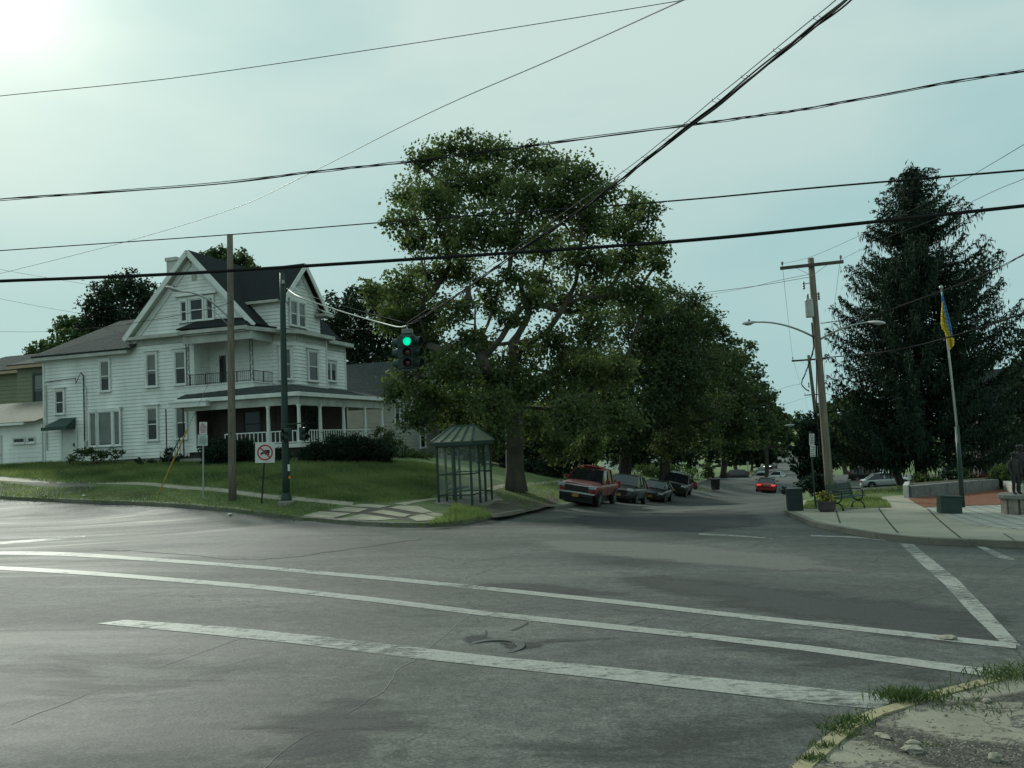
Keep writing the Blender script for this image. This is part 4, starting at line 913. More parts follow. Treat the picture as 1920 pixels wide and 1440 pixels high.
def garage():
    H = thing('garage', 'low white garage with two small dark windows joined to the white house', 'garage', tuple(HO+U3*11.3), -TH)
    Z = .9; X = Vector((1, 0, 0)); b = MB(); clap(b, [(0, Z-.6), (9, Z-.6), (9, Z+2.3), (0, Z+2.3)], (-9, -.12, 0), X, (0, -1, 0), .28, .02)
    b.bx(-9, -8.9, 0, 5, Z-.6, Z+2.3); b.build('wall', M_SIDE, H)
    r = MB(); roofslab(r, [(-9.4, -.6, Z+2.35), (-.05, -.6, Z+2.35), (-.05, 4.6, Z+4.0), (-9.4, 4.6, Z+4.0)]); r.build('roof', pm('tan_shingle', (.16, .15, .12), .9, .25, 5, .6, 26), H)
    g = MB(); g.bx(-9.4, -.9, -.72, -.6, Z+2.28, Z+2.42); g.build('gutter', M_TRIM, H)
    for x0, x1 in ((-2.25, -1.35), (-1.1, -.55)): window(H, (0, -.14, 0), X, (0, -1, 0), x0, x1, Z+1.15, Z+1.45, trim=.04, hood=False, blind=0, rail=False)
    d = MB(); d.bx(-4.3, -3.2, -.2, -.14, Z-.5, Z+1.7); dd = d.build('door', M_DOOR, H); k = MB(); k.box((-3.35, -.23, Z+.5), (.06, .06, .12)); k.build('handle', M_IRONB, dd)
    d = MB(); d.bx(-8.2, -5.2, -.2, -.14, Z-.5, Z+1.8); d.build('garage_door', M_DOOR, H)
garage()
# ------------------------------------------------------------------ trees, hedges, shrubs
M_BARK = pm('bark', (.085, .075, .058), .9, .4, 3, 1.0, 10, stretch=(1, 1, .25))
M_BARKP = pm('mottled_pale_bark', (.088, .078, .062), .85, .55, 1.4, .8, 8, stretch=(1, 1, .5))
M_BARKD = pm('dark_bark', (.045, .038, .03), .9, .4, 3, 1.0, 10, stretch=(1, 1, .25))
L_SYC = leafmat('plane_leaf', (.046, .080, .038), (.150, .190, .085), .48)
L_MID = leafmat('maple_leaf', (.034, .062, .032), (.098, .132, .062), .40)
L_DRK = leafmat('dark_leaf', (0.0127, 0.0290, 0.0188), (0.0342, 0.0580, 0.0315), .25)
L_LIT = leafmat('light_leaf', (0.0441, 0.0820, 0.0319), (0.1140, 0.1650, 0.0675), .35)
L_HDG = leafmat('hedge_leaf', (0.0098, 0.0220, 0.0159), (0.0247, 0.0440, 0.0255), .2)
L_SPR = leafmat('spruce_needle', (.011, .025, .016), (.036, .060, .036), .12)
L_FLR = leafmat('white_petal', (.55, .55, .5), (.75, .72, .68), .3)
L_YEL = leafmat('yellow_leaf', (.30, .27, .05), (.55, .48, .12), .4)
L_RED = leafmat('russet_leaf', (.10, .03, .025), (.20, .07, .05), .3)
def leafcloud(lobes, n, size, spread=1.0, hollow=.55, flat=.35, seed=0):
    """leaves gathered in many small twig clumps inside a set of lobes: centres, blade geometry, tone"""
    g = np.random.default_rng(seed); lob = np.array([(*c, r) for c, r in lobes]); wgt = lob[:, 3]**2.2; wgt /= wgt.sum()
    cs, tn, ax = [], [], []
    for (cx, cy, cz, r), w in zip(lob, wgt):
        k = int(n*w); nc = max(3, k//26); d = g.normal(size=(nc, 3)); d /= np.linalg.norm(d, axis=1, keepdims=True)
        rad = r*(hollow+(1.08-hollow)*g.random(nc)**.75); cc = d*rad[:, None]*[1, 1, .82]
        i = g.integers(0, nc, k); sg = (.13*r+.10)*spread*g.uniform(.6, 1.3, nc)[i]
        off = g.normal(size=(k, 3))*sg[:, None]*[1, 1, .7]
        cs.append(np.array([cx, cy, cz])+cc[i]+off); base = g.beta(2, 2.6, nc)
        tn.append(np.clip(base[i]*.75+g.random(k)*.35-.04, 0, 1))
        ax.append(d[i]*.6+g.normal(size=(k, 3))*.6+[0, 0, -.35])
    c = np.concatenate(cs); t = np.concatenate(tn); a = np.concatenate(ax); m = len(c)
    nr = g.normal(size=(m, 3))*flat*1.6+[0, 0, 1]
    L = size*g.uniform(.65, 1.3, m); V, F = blades(c, a, nr, L, L*.72); return V, F, np.repeat(t, 4)
def skeleton(base, lobes, r_trunk, first=.32, sub=2, seed=0, lean=None, r_min=.009):
    """tree skeleton grown greedily towards the lobes, pipe-model radii; returns MB of tapered tubes"""
    rd = random.Random(seed); base = Vector(base); top = max(c[2] for c, r in lobes); h = top-base.z
    cen = Vector((sum(c[0] for c, r in lobes)/len(lobes), sum(c[1] for c, r in lobes)/len(lobes), 0))
    nodes = [base]; par = [-1]; nt = 7
    for k in range(1, nt+1):
        t = k/nt*first*1.6; p = base.lerp(Vector((cen.x, cen.y, base.z)), min(1, t*.7)); nodes.append(Vector((p.x+rd.uniform(-.06, .06), p.y+rd.uniform(-.06, .06), base.z+h*t))); par.append(len(nodes)-2)
    tg = []
    for c, r in lobes:
        tg.append((Vector(c), r))
        for _ in range(sub): tg.append((Vector(c)+Vector((rd.gauss(0, .5), rd.gauss(0, .5), rd.gauss(0, .35)))*r, r*.5))
    tg.sort(key=lambda q: (q[0]-nodes[nt]).length+q[0].z*.3)
    leaves = []
    for c, r in tg:
        best = None
        for i, q in enumerate(nodes):
            if i < nt*.55: continue
            if q.z > c.z+.2*r: continue
            d = (q-c).length*(1+.35*max(0, 1-(c.z-q.z)/((q-c).length+.01)))+(.25 if i > nt else 0)
            if best is None or d < best[0]: best = (d, i)
        i = best[1] if best else nt; q = nodes[i]; L = (c-q).length; k = max(2, int(L/.8)); prev = i
        for j in range(1, k+1):
            t = j/k; p = q.lerp(c, t); p.z -= math.sin(t*math.pi)*L*.10; p += Vector((rd.gauss(0, 1), rd.gauss(0, 1), rd.gauss(0, .6)))*L*.022*(j < k)
            nodes.append(p); par.append(prev); prev = len(nodes)-1
        leaves.append(prev)
    kids = [[] for _ in nodes]
    for i, p in enumerate(par):
        if p >= 0: kids[p].append(i)
    rad = [0.]*len(nodes)
    for i in range(len(nodes)-1, -1, -1):
        rad[i] = max(r_min, sum(rad[k]**1.7 for k in kids[i])**(1/1.7))
    s = r_trunk/rad[1]; rad = [max(r_min, r*s) for r in rad]
    mb = MB(); rad[0] = r_trunk*1.35
    done = set()
    def chain(i):
        ch = [i]
        while kids[ch[-1]]:
            ch.append(max(kids[ch[-1]], key=lambda k: rad[k]))
        return ch
    stack = [0]
    while stack:
        i = stack.pop(); ch = chain(i); pts = ([nodes[par[i]]] if par[i] >= 0 else [])+[nodes[k] for k in ch]
        rr = ([rad[i]] if par[i] >= 0 else [])+[rad[k] for k in ch]
        mb.tube(pts, rr, 8 if max(rr) > .09 else 5)
        for k in range(len(ch)-1):
            for q in kids[ch[k]]:
                if q != ch[k+1]: stack.append(q)
    return mb
def tree(name, label, base, lobes, n, size, r_trunk, leaf, bark, first=.3, group=None, seed=1, cat='tree', spread=1., hollow=.5, sub=2, flat=.35):
    t = thing(name, label, cat, base, 0, group)
    hh_ = max(c[2] for c, r in lobes)-base[2]; low = [q for q in lobes if q[0][2] > base[2]+.30*hh_] or lobes
    skeleton(base, low, r_trunk, first, sub, seed).build('trunk', bark, t, world=True, smooth=True)
    V, F, T = leafcloud(lobes, n, size, spread, hollow, flat, seed); fastmesh('crown', V, F, leaf, T, t, base); return t
def plob(lst, d, dd=2.0, seed=0):
    """lobes from (px, py, radius px) silhouettes at depth d, scattered in depth"""
    g = random.Random(seed); out = []
    for q in lst:
        px, py, r = q[:3]; e = d+(q[3] if len(q) > 3 else g.uniform(-dd, dd)); p = at(px, py, e); out.append((tuple(p), r/FPX*e))
    return out
def gbase(px, py, d, dz=.1):
    p = at(px, py, d); return Vector((p.x, p.y, G(p.x, p.y)+dz))
# the big plane tree on the corner
syc = plob([(800,300,38),(835,282,30),(880,285,42),(930,288,42),(985,300,40),(1035,312,45),(1085,335,50),(1120,365,42),(1190,385,34),(1215,400,26),(768,365,38),(752,415,36),(775,450,36),(815,375,52),(860,345,52),(920,350,55),(985,365,55),
            (1045,385,55),(1100,420,50),(1150,425,40),(1195,440,40),(1225,475,34),(1175,490,45),(1235,500,24),(835,440,55),(895,425,58),(960,440,55),(1020,455,50),(1080,490,45),(1130,500,40),(860,500,48),(800,520,40),(760,540,45),(722,560,40),(745,600,45),(800,590,50),
            (860,580,40),(920,540,30),(1010,530,35),(1060,560,38),(1120,560,45),(1180,550,48),(1225,560,35),(700,545,26),(960,600,30),(1100,620,50),(1030,640,45),(800,650,45),(850,690,50),(900,640,30),(930,700,50),(770,700,40),(745,735,34),(800,745,45),
            (1000,720,55),(1080,700,60),(860,760,55),(930,770,55),(1000,790,50),(1080,780,55),(780,790,32),(850,815,36),(910,835,36),(1050,840,36),(1110,830,36),(1150,700,50),(1160,780,45),(965,520,34),(1000,565,36),(925,575,28),(880,640,34),(980,660,40),(905,818,22,34.5),(930,832,20,34.5),(888,806,16,34),(945,815,22,35),(960,850,26,37),(1000,845,28,37),(920,800,30,36.5),(975,815,40,37),(1030,815,40,37.5),(1090,815,36,37.5),(905,812,20,33.6),(925,826,18,33.4),(893,800,14,33.6),(880,868,22,37.5),(1045,868,24,37.5),(1005,868,20,36.6),(935,866,18,36.6),(965,850,22,36.2)], 39, 3.2, 5)
tree('plane_tree', 'huge spreading plane tree with pale upper limbs at the corner beside the bus shelter', gbase(968, 928, 40), syc, 135000, .175, .44, L_SYC, M_BARKP, first=.26, seed=3, spread=1.0, hollow=.12, sub=2)
# trees lining the street, receding
def row(px, py, d, lob, n, size, r, label, leaf, seed, bark=M_BARKD, first=.22, group='street trees along the left kerb'):
    tree('street_tree', label, gbase(px, py, d), plob(lob, d, 2.5, seed), n, size, r, leaf, bark, first, group, seed, hollow=.4)
row(1166, 905, 57, [(1180,610,60),(1240,570,45),(1285,565,38),(1300,620,45),(1250,640,60),(1190,690,60),(1270,700,60),(1320,690,45),(1130,690,55),(1140,760,55),(1210,760,60),(1290,770,55),(1180,815,45),(1260,820,45),(1340,760,40),(1110,820,40),(1320,820,30)], 38000, .23, .42, 'second street tree from the corner, thick dark trunk behind the silver parked car', L_MID, 11)
row(1241, 895, 71, [(1250,660,55),(1310,600,38),(1340,640,40),(1360,690,40),(1320,720,55),(1260,740,55),(1380,740,40),(1350,790,45),(1290,800,50),(1230,810,45),(1390,790,30)], 26000, .28, .45, 'third street tree from the corner, its trunk rising behind the dark parked cars', L_MID, 12)
row(1357, 898, 98, [(1350,680,40),(1390,660,30),(1400,710,38),(1360,750,45),(1420,740,30),(1400,790,40),(1345,800,40),(1430,790,28),(1310,790,40),(1370,830,30),(1420,825,22)], 15000, .38, .36, 'street tree with a slim bare trunk on the grass verge beyond the black van', L_MID, 13)
row(1436, 868, 145, [(1420,740,26),(1445,755,22),(1440,790,28),(1460,780,20),(1475,800,18),(1420,800,30),(1455,820,22),(1400,820,28),(1480,825,12)], 6000, .55, .35, 'far street tree over the bright lawn near the distant parked car', L_MID, 14)
row(1380, 868, 175, [(1330,800,30),(1370,800,30),(1350,830,26),(1390,835,22),(1310,835,26)], 4000, .7, .4, 'distant tree behind the side street on the left', L_DRK, 15)
# behind the parked cars and houses
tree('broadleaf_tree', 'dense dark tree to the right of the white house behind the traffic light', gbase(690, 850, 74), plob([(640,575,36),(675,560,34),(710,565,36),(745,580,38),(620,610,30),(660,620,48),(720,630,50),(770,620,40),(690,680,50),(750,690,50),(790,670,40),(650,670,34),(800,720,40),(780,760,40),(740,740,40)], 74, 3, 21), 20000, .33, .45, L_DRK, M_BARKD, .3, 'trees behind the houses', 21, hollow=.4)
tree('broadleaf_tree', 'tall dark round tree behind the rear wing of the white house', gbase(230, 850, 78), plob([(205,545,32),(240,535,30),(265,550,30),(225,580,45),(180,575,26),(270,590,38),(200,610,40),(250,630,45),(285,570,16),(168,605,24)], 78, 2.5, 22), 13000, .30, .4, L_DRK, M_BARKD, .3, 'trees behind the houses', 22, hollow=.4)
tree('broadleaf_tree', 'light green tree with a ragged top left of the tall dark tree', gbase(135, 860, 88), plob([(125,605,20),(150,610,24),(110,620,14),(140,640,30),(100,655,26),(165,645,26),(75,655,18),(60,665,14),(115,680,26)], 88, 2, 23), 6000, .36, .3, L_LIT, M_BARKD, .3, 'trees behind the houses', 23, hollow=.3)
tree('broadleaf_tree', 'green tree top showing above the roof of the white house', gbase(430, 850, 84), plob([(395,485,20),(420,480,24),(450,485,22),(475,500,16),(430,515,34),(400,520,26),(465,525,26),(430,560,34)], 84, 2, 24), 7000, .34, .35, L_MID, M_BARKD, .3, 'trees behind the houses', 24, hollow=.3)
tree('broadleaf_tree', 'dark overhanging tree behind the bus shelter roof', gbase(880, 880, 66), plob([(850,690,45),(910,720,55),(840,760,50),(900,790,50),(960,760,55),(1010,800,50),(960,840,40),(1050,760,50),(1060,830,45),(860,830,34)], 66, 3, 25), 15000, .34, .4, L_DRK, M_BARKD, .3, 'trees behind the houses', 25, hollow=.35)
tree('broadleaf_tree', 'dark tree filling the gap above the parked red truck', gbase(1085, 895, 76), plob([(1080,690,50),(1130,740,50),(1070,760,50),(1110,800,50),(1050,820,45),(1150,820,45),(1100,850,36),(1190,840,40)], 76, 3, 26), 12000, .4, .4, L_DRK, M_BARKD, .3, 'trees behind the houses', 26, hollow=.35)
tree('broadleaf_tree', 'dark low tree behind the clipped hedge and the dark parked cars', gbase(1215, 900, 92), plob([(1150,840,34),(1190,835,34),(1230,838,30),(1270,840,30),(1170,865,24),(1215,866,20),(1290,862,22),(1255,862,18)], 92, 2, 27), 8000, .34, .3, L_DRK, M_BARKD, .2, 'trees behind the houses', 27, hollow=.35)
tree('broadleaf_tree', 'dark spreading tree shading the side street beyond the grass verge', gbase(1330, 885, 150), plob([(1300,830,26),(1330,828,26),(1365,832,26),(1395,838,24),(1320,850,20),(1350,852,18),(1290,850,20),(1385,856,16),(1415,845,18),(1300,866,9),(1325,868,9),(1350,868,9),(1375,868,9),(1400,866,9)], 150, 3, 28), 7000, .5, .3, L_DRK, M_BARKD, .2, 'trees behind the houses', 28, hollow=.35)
tree('broadleaf_tree', 'far dark tree mass left of the street end', gbase(1430, 866, 235), plob([(1400,840,22),(1425,838,20),(1450,842,18),(1470,845,14),(1380,846,18),(1440,852,12)], 235, 4, 29), 5000, .8, .4, L_MID, M_BARKD, .2, 'trees behind the houses', 29, hollow=.35)
tree('broadleaf_tree', 'far dark tree mass right of the street end', gbase(1520, 862, 215), plob([(1505,825,14),(1525,835,18),(1545,845,18),(1510,846,10),(1560,840,18),(1535,855,14),(1580,850,18)], 215, 4, 30), 5000, .8, .4, L_DRK, M_BARKD, .2, 'trees behind the plaza', 30, hollow=.35)
tree('broadleaf_tree', 'low far tree mass above the meeting of the side street and main street', gbase(1408, 870, 180), plob([(1385,858,12),(1405,856,14),(1425,856,14),(1445,858,12),(1410,842,16),(1370,858,12),(1465,850,10),(1440,846,14),(1380,868,8),(1400,868,8),(1420,867,8),(1440,866,8),(1455,862,9)], 180, 3, 37), 4500, .6, .3, L_DRK, M_BARKD, .2, 'trees behind the houses', 37, hollow=.35)
# right-hand side
tree('broadleaf_tree', 'bushy dark tree left of the spruce beside the parking lot', gbase(1694, 908, 66), plob([(1575,780,28),(1610,760,30),(1640,790,40),(1580,820,36),(1620,840,40),(1560,840,24),(1660,825,40),(1595,862,20),(1645,852,22),(1700,830,36)], 66, 2, 31), 9000, .32, .3, L_MID, M_BARKD, .22, 'trees behind the plaza', 31, hollow=.4)
tree('crabapple_tree', 'small low branched tree behind the leaning utility pole', gbase(1541, 925, 46), plob([(1510,800,18),(1535,790,20),(1520,825,22),(1545,830,24),(1500,845,18),(1525,855,26),(1555,860,24),(1500,875,16),(1535,885,20),(1510,890,14),(1515,800,14)], 46, 1.2, 32), 5200, .20, .11, L_DRK, M_BARKD, .22, None, 32, hollow=.3)
tree('broadleaf_tree', 'dark tree cut off by the right edge of the picture', gbase(1950, 905, 58), plob([(1915,660,28),(1945,640,40),(1910,710,30),(1950,700,50),(1905,760,34),(1950,770,55),(1900,820,36),(1950,840,50)], 58, 2, 33), 9000, .30, .35, L_DRK, M_BARKD, .25, 'trees behind the plaza', 33, hollow=.4)
tree('broadleaf_tree', 'far tree closing the view at the end of the street', gbase(1500, 858, 300), plob([(1480,795,16),(1500,785,14),(1520,800,16),(1545,790,16),(1500,815,18),(1470,815,16),(1530,820,18),(1555,815,16)], 300, 6, 34), 4500, 1.0, .5, L_MID, M_BARKD, .2, 'trees behind the plaza', 34, hollow=.3)
tree('broadleaf_tree', 'mid green tree rising behind the second utility pole', gbase(1585, 880, 140), plob([(1550,770,20),(1575,755,18),(1600,765,20),(1560,800,24),(1590,800,24),(1540,810,18),(1575,830,24),(1540,840,18)], 140, 4, 35), 5000, .55, .4, L_MID, M_BARKD, .2, 'trees behind the plaza', 35, hollow=.3)
tree('broadleaf_tree', 'pale distant tree behind the street lamp in the middle of the street view', gbase(1440, 862, 230), plob([(1430,790,20),(1460,795,18),(1445,815,20),(1415,815,18),(1470,820,14)], 230, 5, 36), 3500, .8, .4, L_MID, M_BARKD, .2, 'trees behind the plaza', 36, hollow=.3)

# the spruce
def spruce():
    base = gbase(1728, 915, 46); top = at(1708, 318, 46.0); t = thing('spruce_tree', 'tall dark spruce with drooping branches behind the flagpole', 'tree', base)
    H = top.z-base.z; ax = (top-base); g = np.random.default_rng(5)
    MB().tube([base, base+ax*.5, base+ax], [.34, .2, .03], 10).build('trunk', M_BARKD, t, world=True, smooth=True)
    c, a, L, W, tn = [], [], [], [], []; br = MB()
    def prof(f):    # branch length by height fraction, from the photograph's outline
        return np.interp(f, [0, .04, .12, .3, .5, .62, .72, .82, .92, 1.0], [3.4, 4.4, 4.9, 4.8, 4.5, 4.0, 3.2, 2.2, 1.25, .12])
    z = .105
    while z < .995:
        nb = 6 if z < .8 else 5; a0 = g.random()*6.28; p0 = base+ax*z
        for k in range(nb):
            az = a0+k*6.283/nb+g.normal()*.25; Lb = prof(z)*g.uniform(.70, 1.16)*(1.0+.10*math.cos(az)); d = np.array([math.cos(az), math.sin(az), 0])
            m = max(3, int(Lb/.22)); ts = np.linspace(.12, 1, m); droop = -.22*Lb if z < .75 else .12*Lb
            pts = np.array(p0)+d*(ts*Lb)[:, None]+np.array([0, 0, 1])*(droop*np.sin(ts*1.9)+.34*Lb*ts**3*(.9 if z < .85 else 1.6))[:, None]
            br.tube([Vector(p0)]+[Vector(q) for q in pts[::3]]+[Vector(pts[-1])], [max(.01, .03*(1-i/(m/3+2)))*(1+Lb*.15) for i in range(len(pts[::3])+2)], 4, False)
            side = np.array([-d[1], d[0], 0])
            for t_, q in zip(ts, pts):
                if z < .6 and t_ < .28: continue
                hang = (.62 if z < .8 else .25)*(1-.55*t_)*g.uniform(.5, 1.25)
                for s in (-1, 1):      # side twigs
                    l = (.16+.5*(1-t_))*g.uniform(.5, 1.2); dr = d*.55+side*s+np.array([0, 0, -.35+.25*t_])
                    for u in (.25, .5, .75, 1.0): 
                        c.append(q+dr*l*u*.9+g.normal(size=3)*.05); a.append(dr+g.normal(size=3)*.25); L.append(.26+.16*l); W.append(.075)
                for u in range(7):     # hanging sprays
                    c.append(q+np.array([g.normal()*.16, g.normal()*.16, -hang*(u+.5)/5.0])); a.append(np.array([g.normal()*.22, g.normal()*.22, -1])); L.append(.16+hang*.5); W.append(.07)
                c.append(q+g.normal(size=3)*.05+[0, 0, .05]); a.append(d+[0, 0, .35]+g.normal(size=3)*.3); L.append(.28); W.append(.06)
            c.append(pts[-1]); a.append(d+[0, 0, .5]); L.append(.36); W.append(.06)
        z += .0118 if z < .85 else .014
    br.build('limbs', pm('spruce_twig', (.018, .018, .013), .95, .2, 5, spec=.1), t, world=True)
    for _ in range(70): c.append(np.array(top)+g.normal(size=3)*[.12, .12, .22]+[0, 0, -.05]); a.append(np.array([g.normal()*.5, g.normal()*.5, 1])); L.append(.3); W.append(.06)
    c = np.array(c); a = np.array(a); L = np.array(L); W = np.array(W); n = len(c)
    V, F = blades(c, a, g.normal(size=(n, 3)), L, W, .15); fastmesh('crown', V, F, L_SPR, np.repeat(g.beta(2, 3, n), 4), t, base)
spruce()
# hedges and shrubs
def shrub(name, label, lob, n, size, leaf, base, group=None, seed=1, stem=.05, cat='shrub', hollow=.35, extra=None):
    t = thing(name, label, cat, base, 0, group); skeleton(base, lob, stem, .12, 1, seed, r_min=.008).build('stem', M_BARKD, t, world=True)
    V, F, T = leafcloud(lob, n, size, .8, hollow, .8, seed); fastmesh('foliage', V, F, leaf, T, t, base)
    if extra:
        V, F, T = leafcloud(lob, extra[0], extra[1], 1.0, .85, .8, seed+9); fastmesh('flowers', V, F, extra[2], T, t, base)
    return t
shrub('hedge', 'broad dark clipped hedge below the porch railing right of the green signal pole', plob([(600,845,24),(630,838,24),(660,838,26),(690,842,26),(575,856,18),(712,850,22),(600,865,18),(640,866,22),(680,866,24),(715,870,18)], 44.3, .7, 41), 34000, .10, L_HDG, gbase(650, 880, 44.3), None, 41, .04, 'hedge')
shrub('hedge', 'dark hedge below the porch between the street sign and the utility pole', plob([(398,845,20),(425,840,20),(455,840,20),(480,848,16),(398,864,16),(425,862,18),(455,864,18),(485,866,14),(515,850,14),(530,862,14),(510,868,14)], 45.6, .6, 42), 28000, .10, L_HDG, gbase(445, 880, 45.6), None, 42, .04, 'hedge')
shrub('bush', 'ragged green bush at the right end of the porch', plob([(715,815,18),(735,830,20),(705,835,16),(750,845,18),(725,850,20)], 50, .8, 43), 3500, .12, L_MID, gbase(725, 875, 50), None, 43, .05)
shrub('bush', 'round bush at the sunny lawn edge left of the bus shelter', plob([(770,855,16),(790,862,16),(755,862,14),(780,868,14)], 52, .6, 44), 2600, .12, L_LIT, gbase(775, 880, 52), None, 44)
shrub('conical_shrub', 'small dark cone shaped evergreen seen left of the shelter post', plob([(808,868,8),(808,860,6),(808,852,4),(803,870,7),(813,870,7)], 56, .1, 45), 1800, .09, L_HDG, gbase(808, 876, 56), None, 45, .03)
shrub('bush', 'weedy bush growing against the side wall below the picture window', plob([(155,848,12),(175,850,12),(200,850,11),(220,852,10),(140,858,10),(185,858,10)], 50.2, .3, 46), 1700, .12, L_MID, gbase(180, 872, 50.2), None, 46, .03)
shrub('bush', 'dark weeds along the foundation left of the entry steps', plob([(318,848,8),(312,862,10),(335,862,10),(350,866,9),(285,868,8),(260,868,8)], 49.2, .3, 47), 1500, .12, L_DRK, gbase(318, 878, 49.2), None, 47, .03)
shrub('hedge', 'clipped green hedge under the trees behind the parked dark cars', plob([(1200,885,16),(1225,884,16),(1250,884,16),(1275,886,16),(1212,895,14),(1240,895,14),(1268,896,14),(1295,888,12)], 82, .8, 48), 5000, .16, L_LIT, gbase(1240, 905, 82), None, 48, .05, 'hedge')
shrub('bush', 'small round tree like bush on the grass right of the parked dark cars', plob([(1328,878,10),(1332,888,9),(1322,890,8)], 92, .4, 49), 1500, .16, L_MID, gbase(1328, 902, 92), None, 49, .06)
shrub('bush', 'dark shrubs in the shade between the shelter and the red truck', plob([(985,880,22),(1020,878,24),(1050,880,22),(950,880,18),(1000,895,16),(1040,895,16)], 62, 1, 50), 5000, .18, L_DRK, gbase(1010, 905, 62), None, 50, .06)
shrub('bush', 'dark low bush around the leaning pole behind the trash can', plob([(1515,905,12),(1535,900,14),(1550,910,12),(1520,918,12),(1500,915,10),(1540,920,12)], 42, .5, 51), 3000, .12, L_HDG, gbase(1530, 932, 42), None, 51, .04)
shrub('bush', 'bright green bushy shrub left of the bronze statue', plob([(1872,885,12),(1890,880,12),(1880,898,14),(1898,898,14),(1865,902,10),(1905,885,12),(1890,910,12)], 37, .5, 52), 4200, .12, L_LIT, gbase(1885, 922, 37), None, 52, .04)
shrub('flowering_plants', 'yellow green leafy plants at the left end of the stone planter wall', plob([(1715,898,8),(1730,896,9),(1748,900,8),(1722,904,8),(1740,905,8),(1760,903,7)], 40.4, .3, 53), 1600, .10, L_LIT, gbase(1735, 915, 40.4, .5), 'plants in the stone planter', 53, .02, 'plant', extra=(120, .08, L_YEL))
shrub('flowering_plants', 'tall stems of white blossom in the middle of the stone planter', plob([(1766,868,4),(1770,880,5),(1772,892,7),(1765,900,8),(1775,904,7)], 40.6, .3, 54), 900, .09, L_DRK, gbase(1770, 915, 40.6, .5), 'plants in the stone planter', 54, .02, 'plant', extra=(170, .10, L_FLR))
shrub('flowering_plants', 'upright dark green spiky plants behind the flagpole in the planter', plob([(1790,890,9),(1805,888,9),(1798,900,10),(1815,898,9),(1785,903,8)], 40.6, .3, 55), 1500, .12, L_MID, gbase(1800, 915, 40.6, .5), 'plants in the stone planter', 55, .02, 'plant')
shrub('flowering_plants', 'reddish leaved plants at the right half of the stone planter', plob([(1825,898,7),(1840,897,7),(1855,900,7),(1832,905,7),(1848,906,6)], 40.6, .3, 56), 1200, .09, L_RED, gbase(1840, 915, 40.6, .5), 'plants in the stone planter', 56, .02, 'plant', extra=(60, .09, L_FLR))
# low branch poking in beside the litter bin
shrub('bush', 'small leafy sprig sticking out left of the dark green trash can', plob([(1470,919,3),(1478,921,3),(1473,924,2.5)], 31.5, .1, 57), 160, .09, L_DRK, gbase(1480, 955, 31.5, .15), None, 57, .012)
# ------------------------------------------------------------------ poles, lamps, signs, signals, street furniture, vehicles
M_WOODP = pm('weathered_pole', (.175, .150, .115), .85, .35, 2.0, .8, 14, stretch=(6, 6, .6))
M_WOODD = pm('dark_crossarm', (.075, .066, .055), .85, .3, 3, .6, 14)
M_GALV = pm('galvanised_steel', (.33, .35, .34), .45, .15, 6, metal=.6)
M_LAMP = pm('lamp_housing', (.40, .42, .40), .5, .12, 8)
M_LENS = pm('lamp_lens', (.45, .45, .42), .2, .1, 5, spec=.6)
M_GREENP = pm('dark_green_paint', (.014, .034, .027), .45, .2, 4)
M_INSUL = pm('porcelain', (.16, .15, .14), .3, .1, 5)
M_BLKW = pm('cable_black', (.013, .014, .014), .8, .1, 5, spec=.15)
M_BLACK = pm('black_plastic', (.012, .013, .013), .4, .1, 5)
M_SIGNW = pm('sign_white', (.60, .60, .57), .45, .1, 5)
M_RED = pm('sign_red', (.38, .035, .03), .5, .1, 5)
M_INK = pm('sign_black', (.02, .02, .02), .5, .1, 5)
M_YELG = pm('guard_yellow', (.50, .30, .04), .5, .15, 5)
def raised(px, py, d): return at(px, py, d)
def cobra(root, p0, p1, rise, head_dir, name='lamp_arm'):
    """curved bracket arm from the pole with a cobra-head lamp at its end"""
    p0 = Vector(p0); p1 = Vector(p1); pts = []
    for k in range(11):
        t = k/10; q = p0.lerp(p1, t); q.z = p0.z+(p1.z-p0.z)*(1-(1-t)**2.0)+0*rise; pts.append(q)
    a = MB().tube(pts, [.045-.012*k/10 for k in range(11)], 8).build(name, M_GALV, root, world=True)
    h = Vector(head_dir).normalized(); sd = h.cross(Vector((0, 0, 1))).normalized(); up = Vector((0, 0, 1)); rings = []
    for t, w, zt, zb in ((-.06, .035, .03, -.03), (.05, .06, .05, -.04), (.18, .12, .075, -.05), (.42, .15, .085, -.06), (.62, .13, .06, -.05), (.70, .05, .02, -.03)):
        c = p1+h*t; rings.append([c+sd*(w*math.cos(q))+up*((zt if math.sin(q) > 0 else -zb)*math.sin(q)) for q in [2*math.pi*j/10 for j in range(10)]])
    lh = MB().loft(rings).build('lamp_head', M_LAMP, root, world=True, smooth=True)
    rings = []
    for t, w, zb in ((.2, .09, -.055), (.3, .12, -.10), (.45, .12, -.105), (.58, .07, -.055)):
        c = p1+h*t; rings.append([c+sd*(w*math.cos(q))+up*(-.05+(zb+.05)*abs(math.sin(q))) for q in [math.pi*j/8 for j in range(9)]])
    MB().loft(rings, False, False).build('lens', M_LENS, lh, world=True, smooth=True)
    MB().lathe(p1+h*.35+up*.08, [(.04, 0), (.04, .05), (.03, .07)], 8).build('photocell', M_BLACK, lh, world=True)
def pole_thing(name, label, top, base, r0, r1, mat, cat, group=None, n=12):
    t = thing(name, label, cat, base, 0, group)
    pts = [Vector(base).lerp(Vector(top), k/8) for k in range(9)]; pts[0] = pts[0]-Vector((0, 0, .15))
    MB().tube(pts, [r0+(r1-r0)*k/8 for k in range(9)], n).build('pole', mat, t, world=True, smooth=True); return t
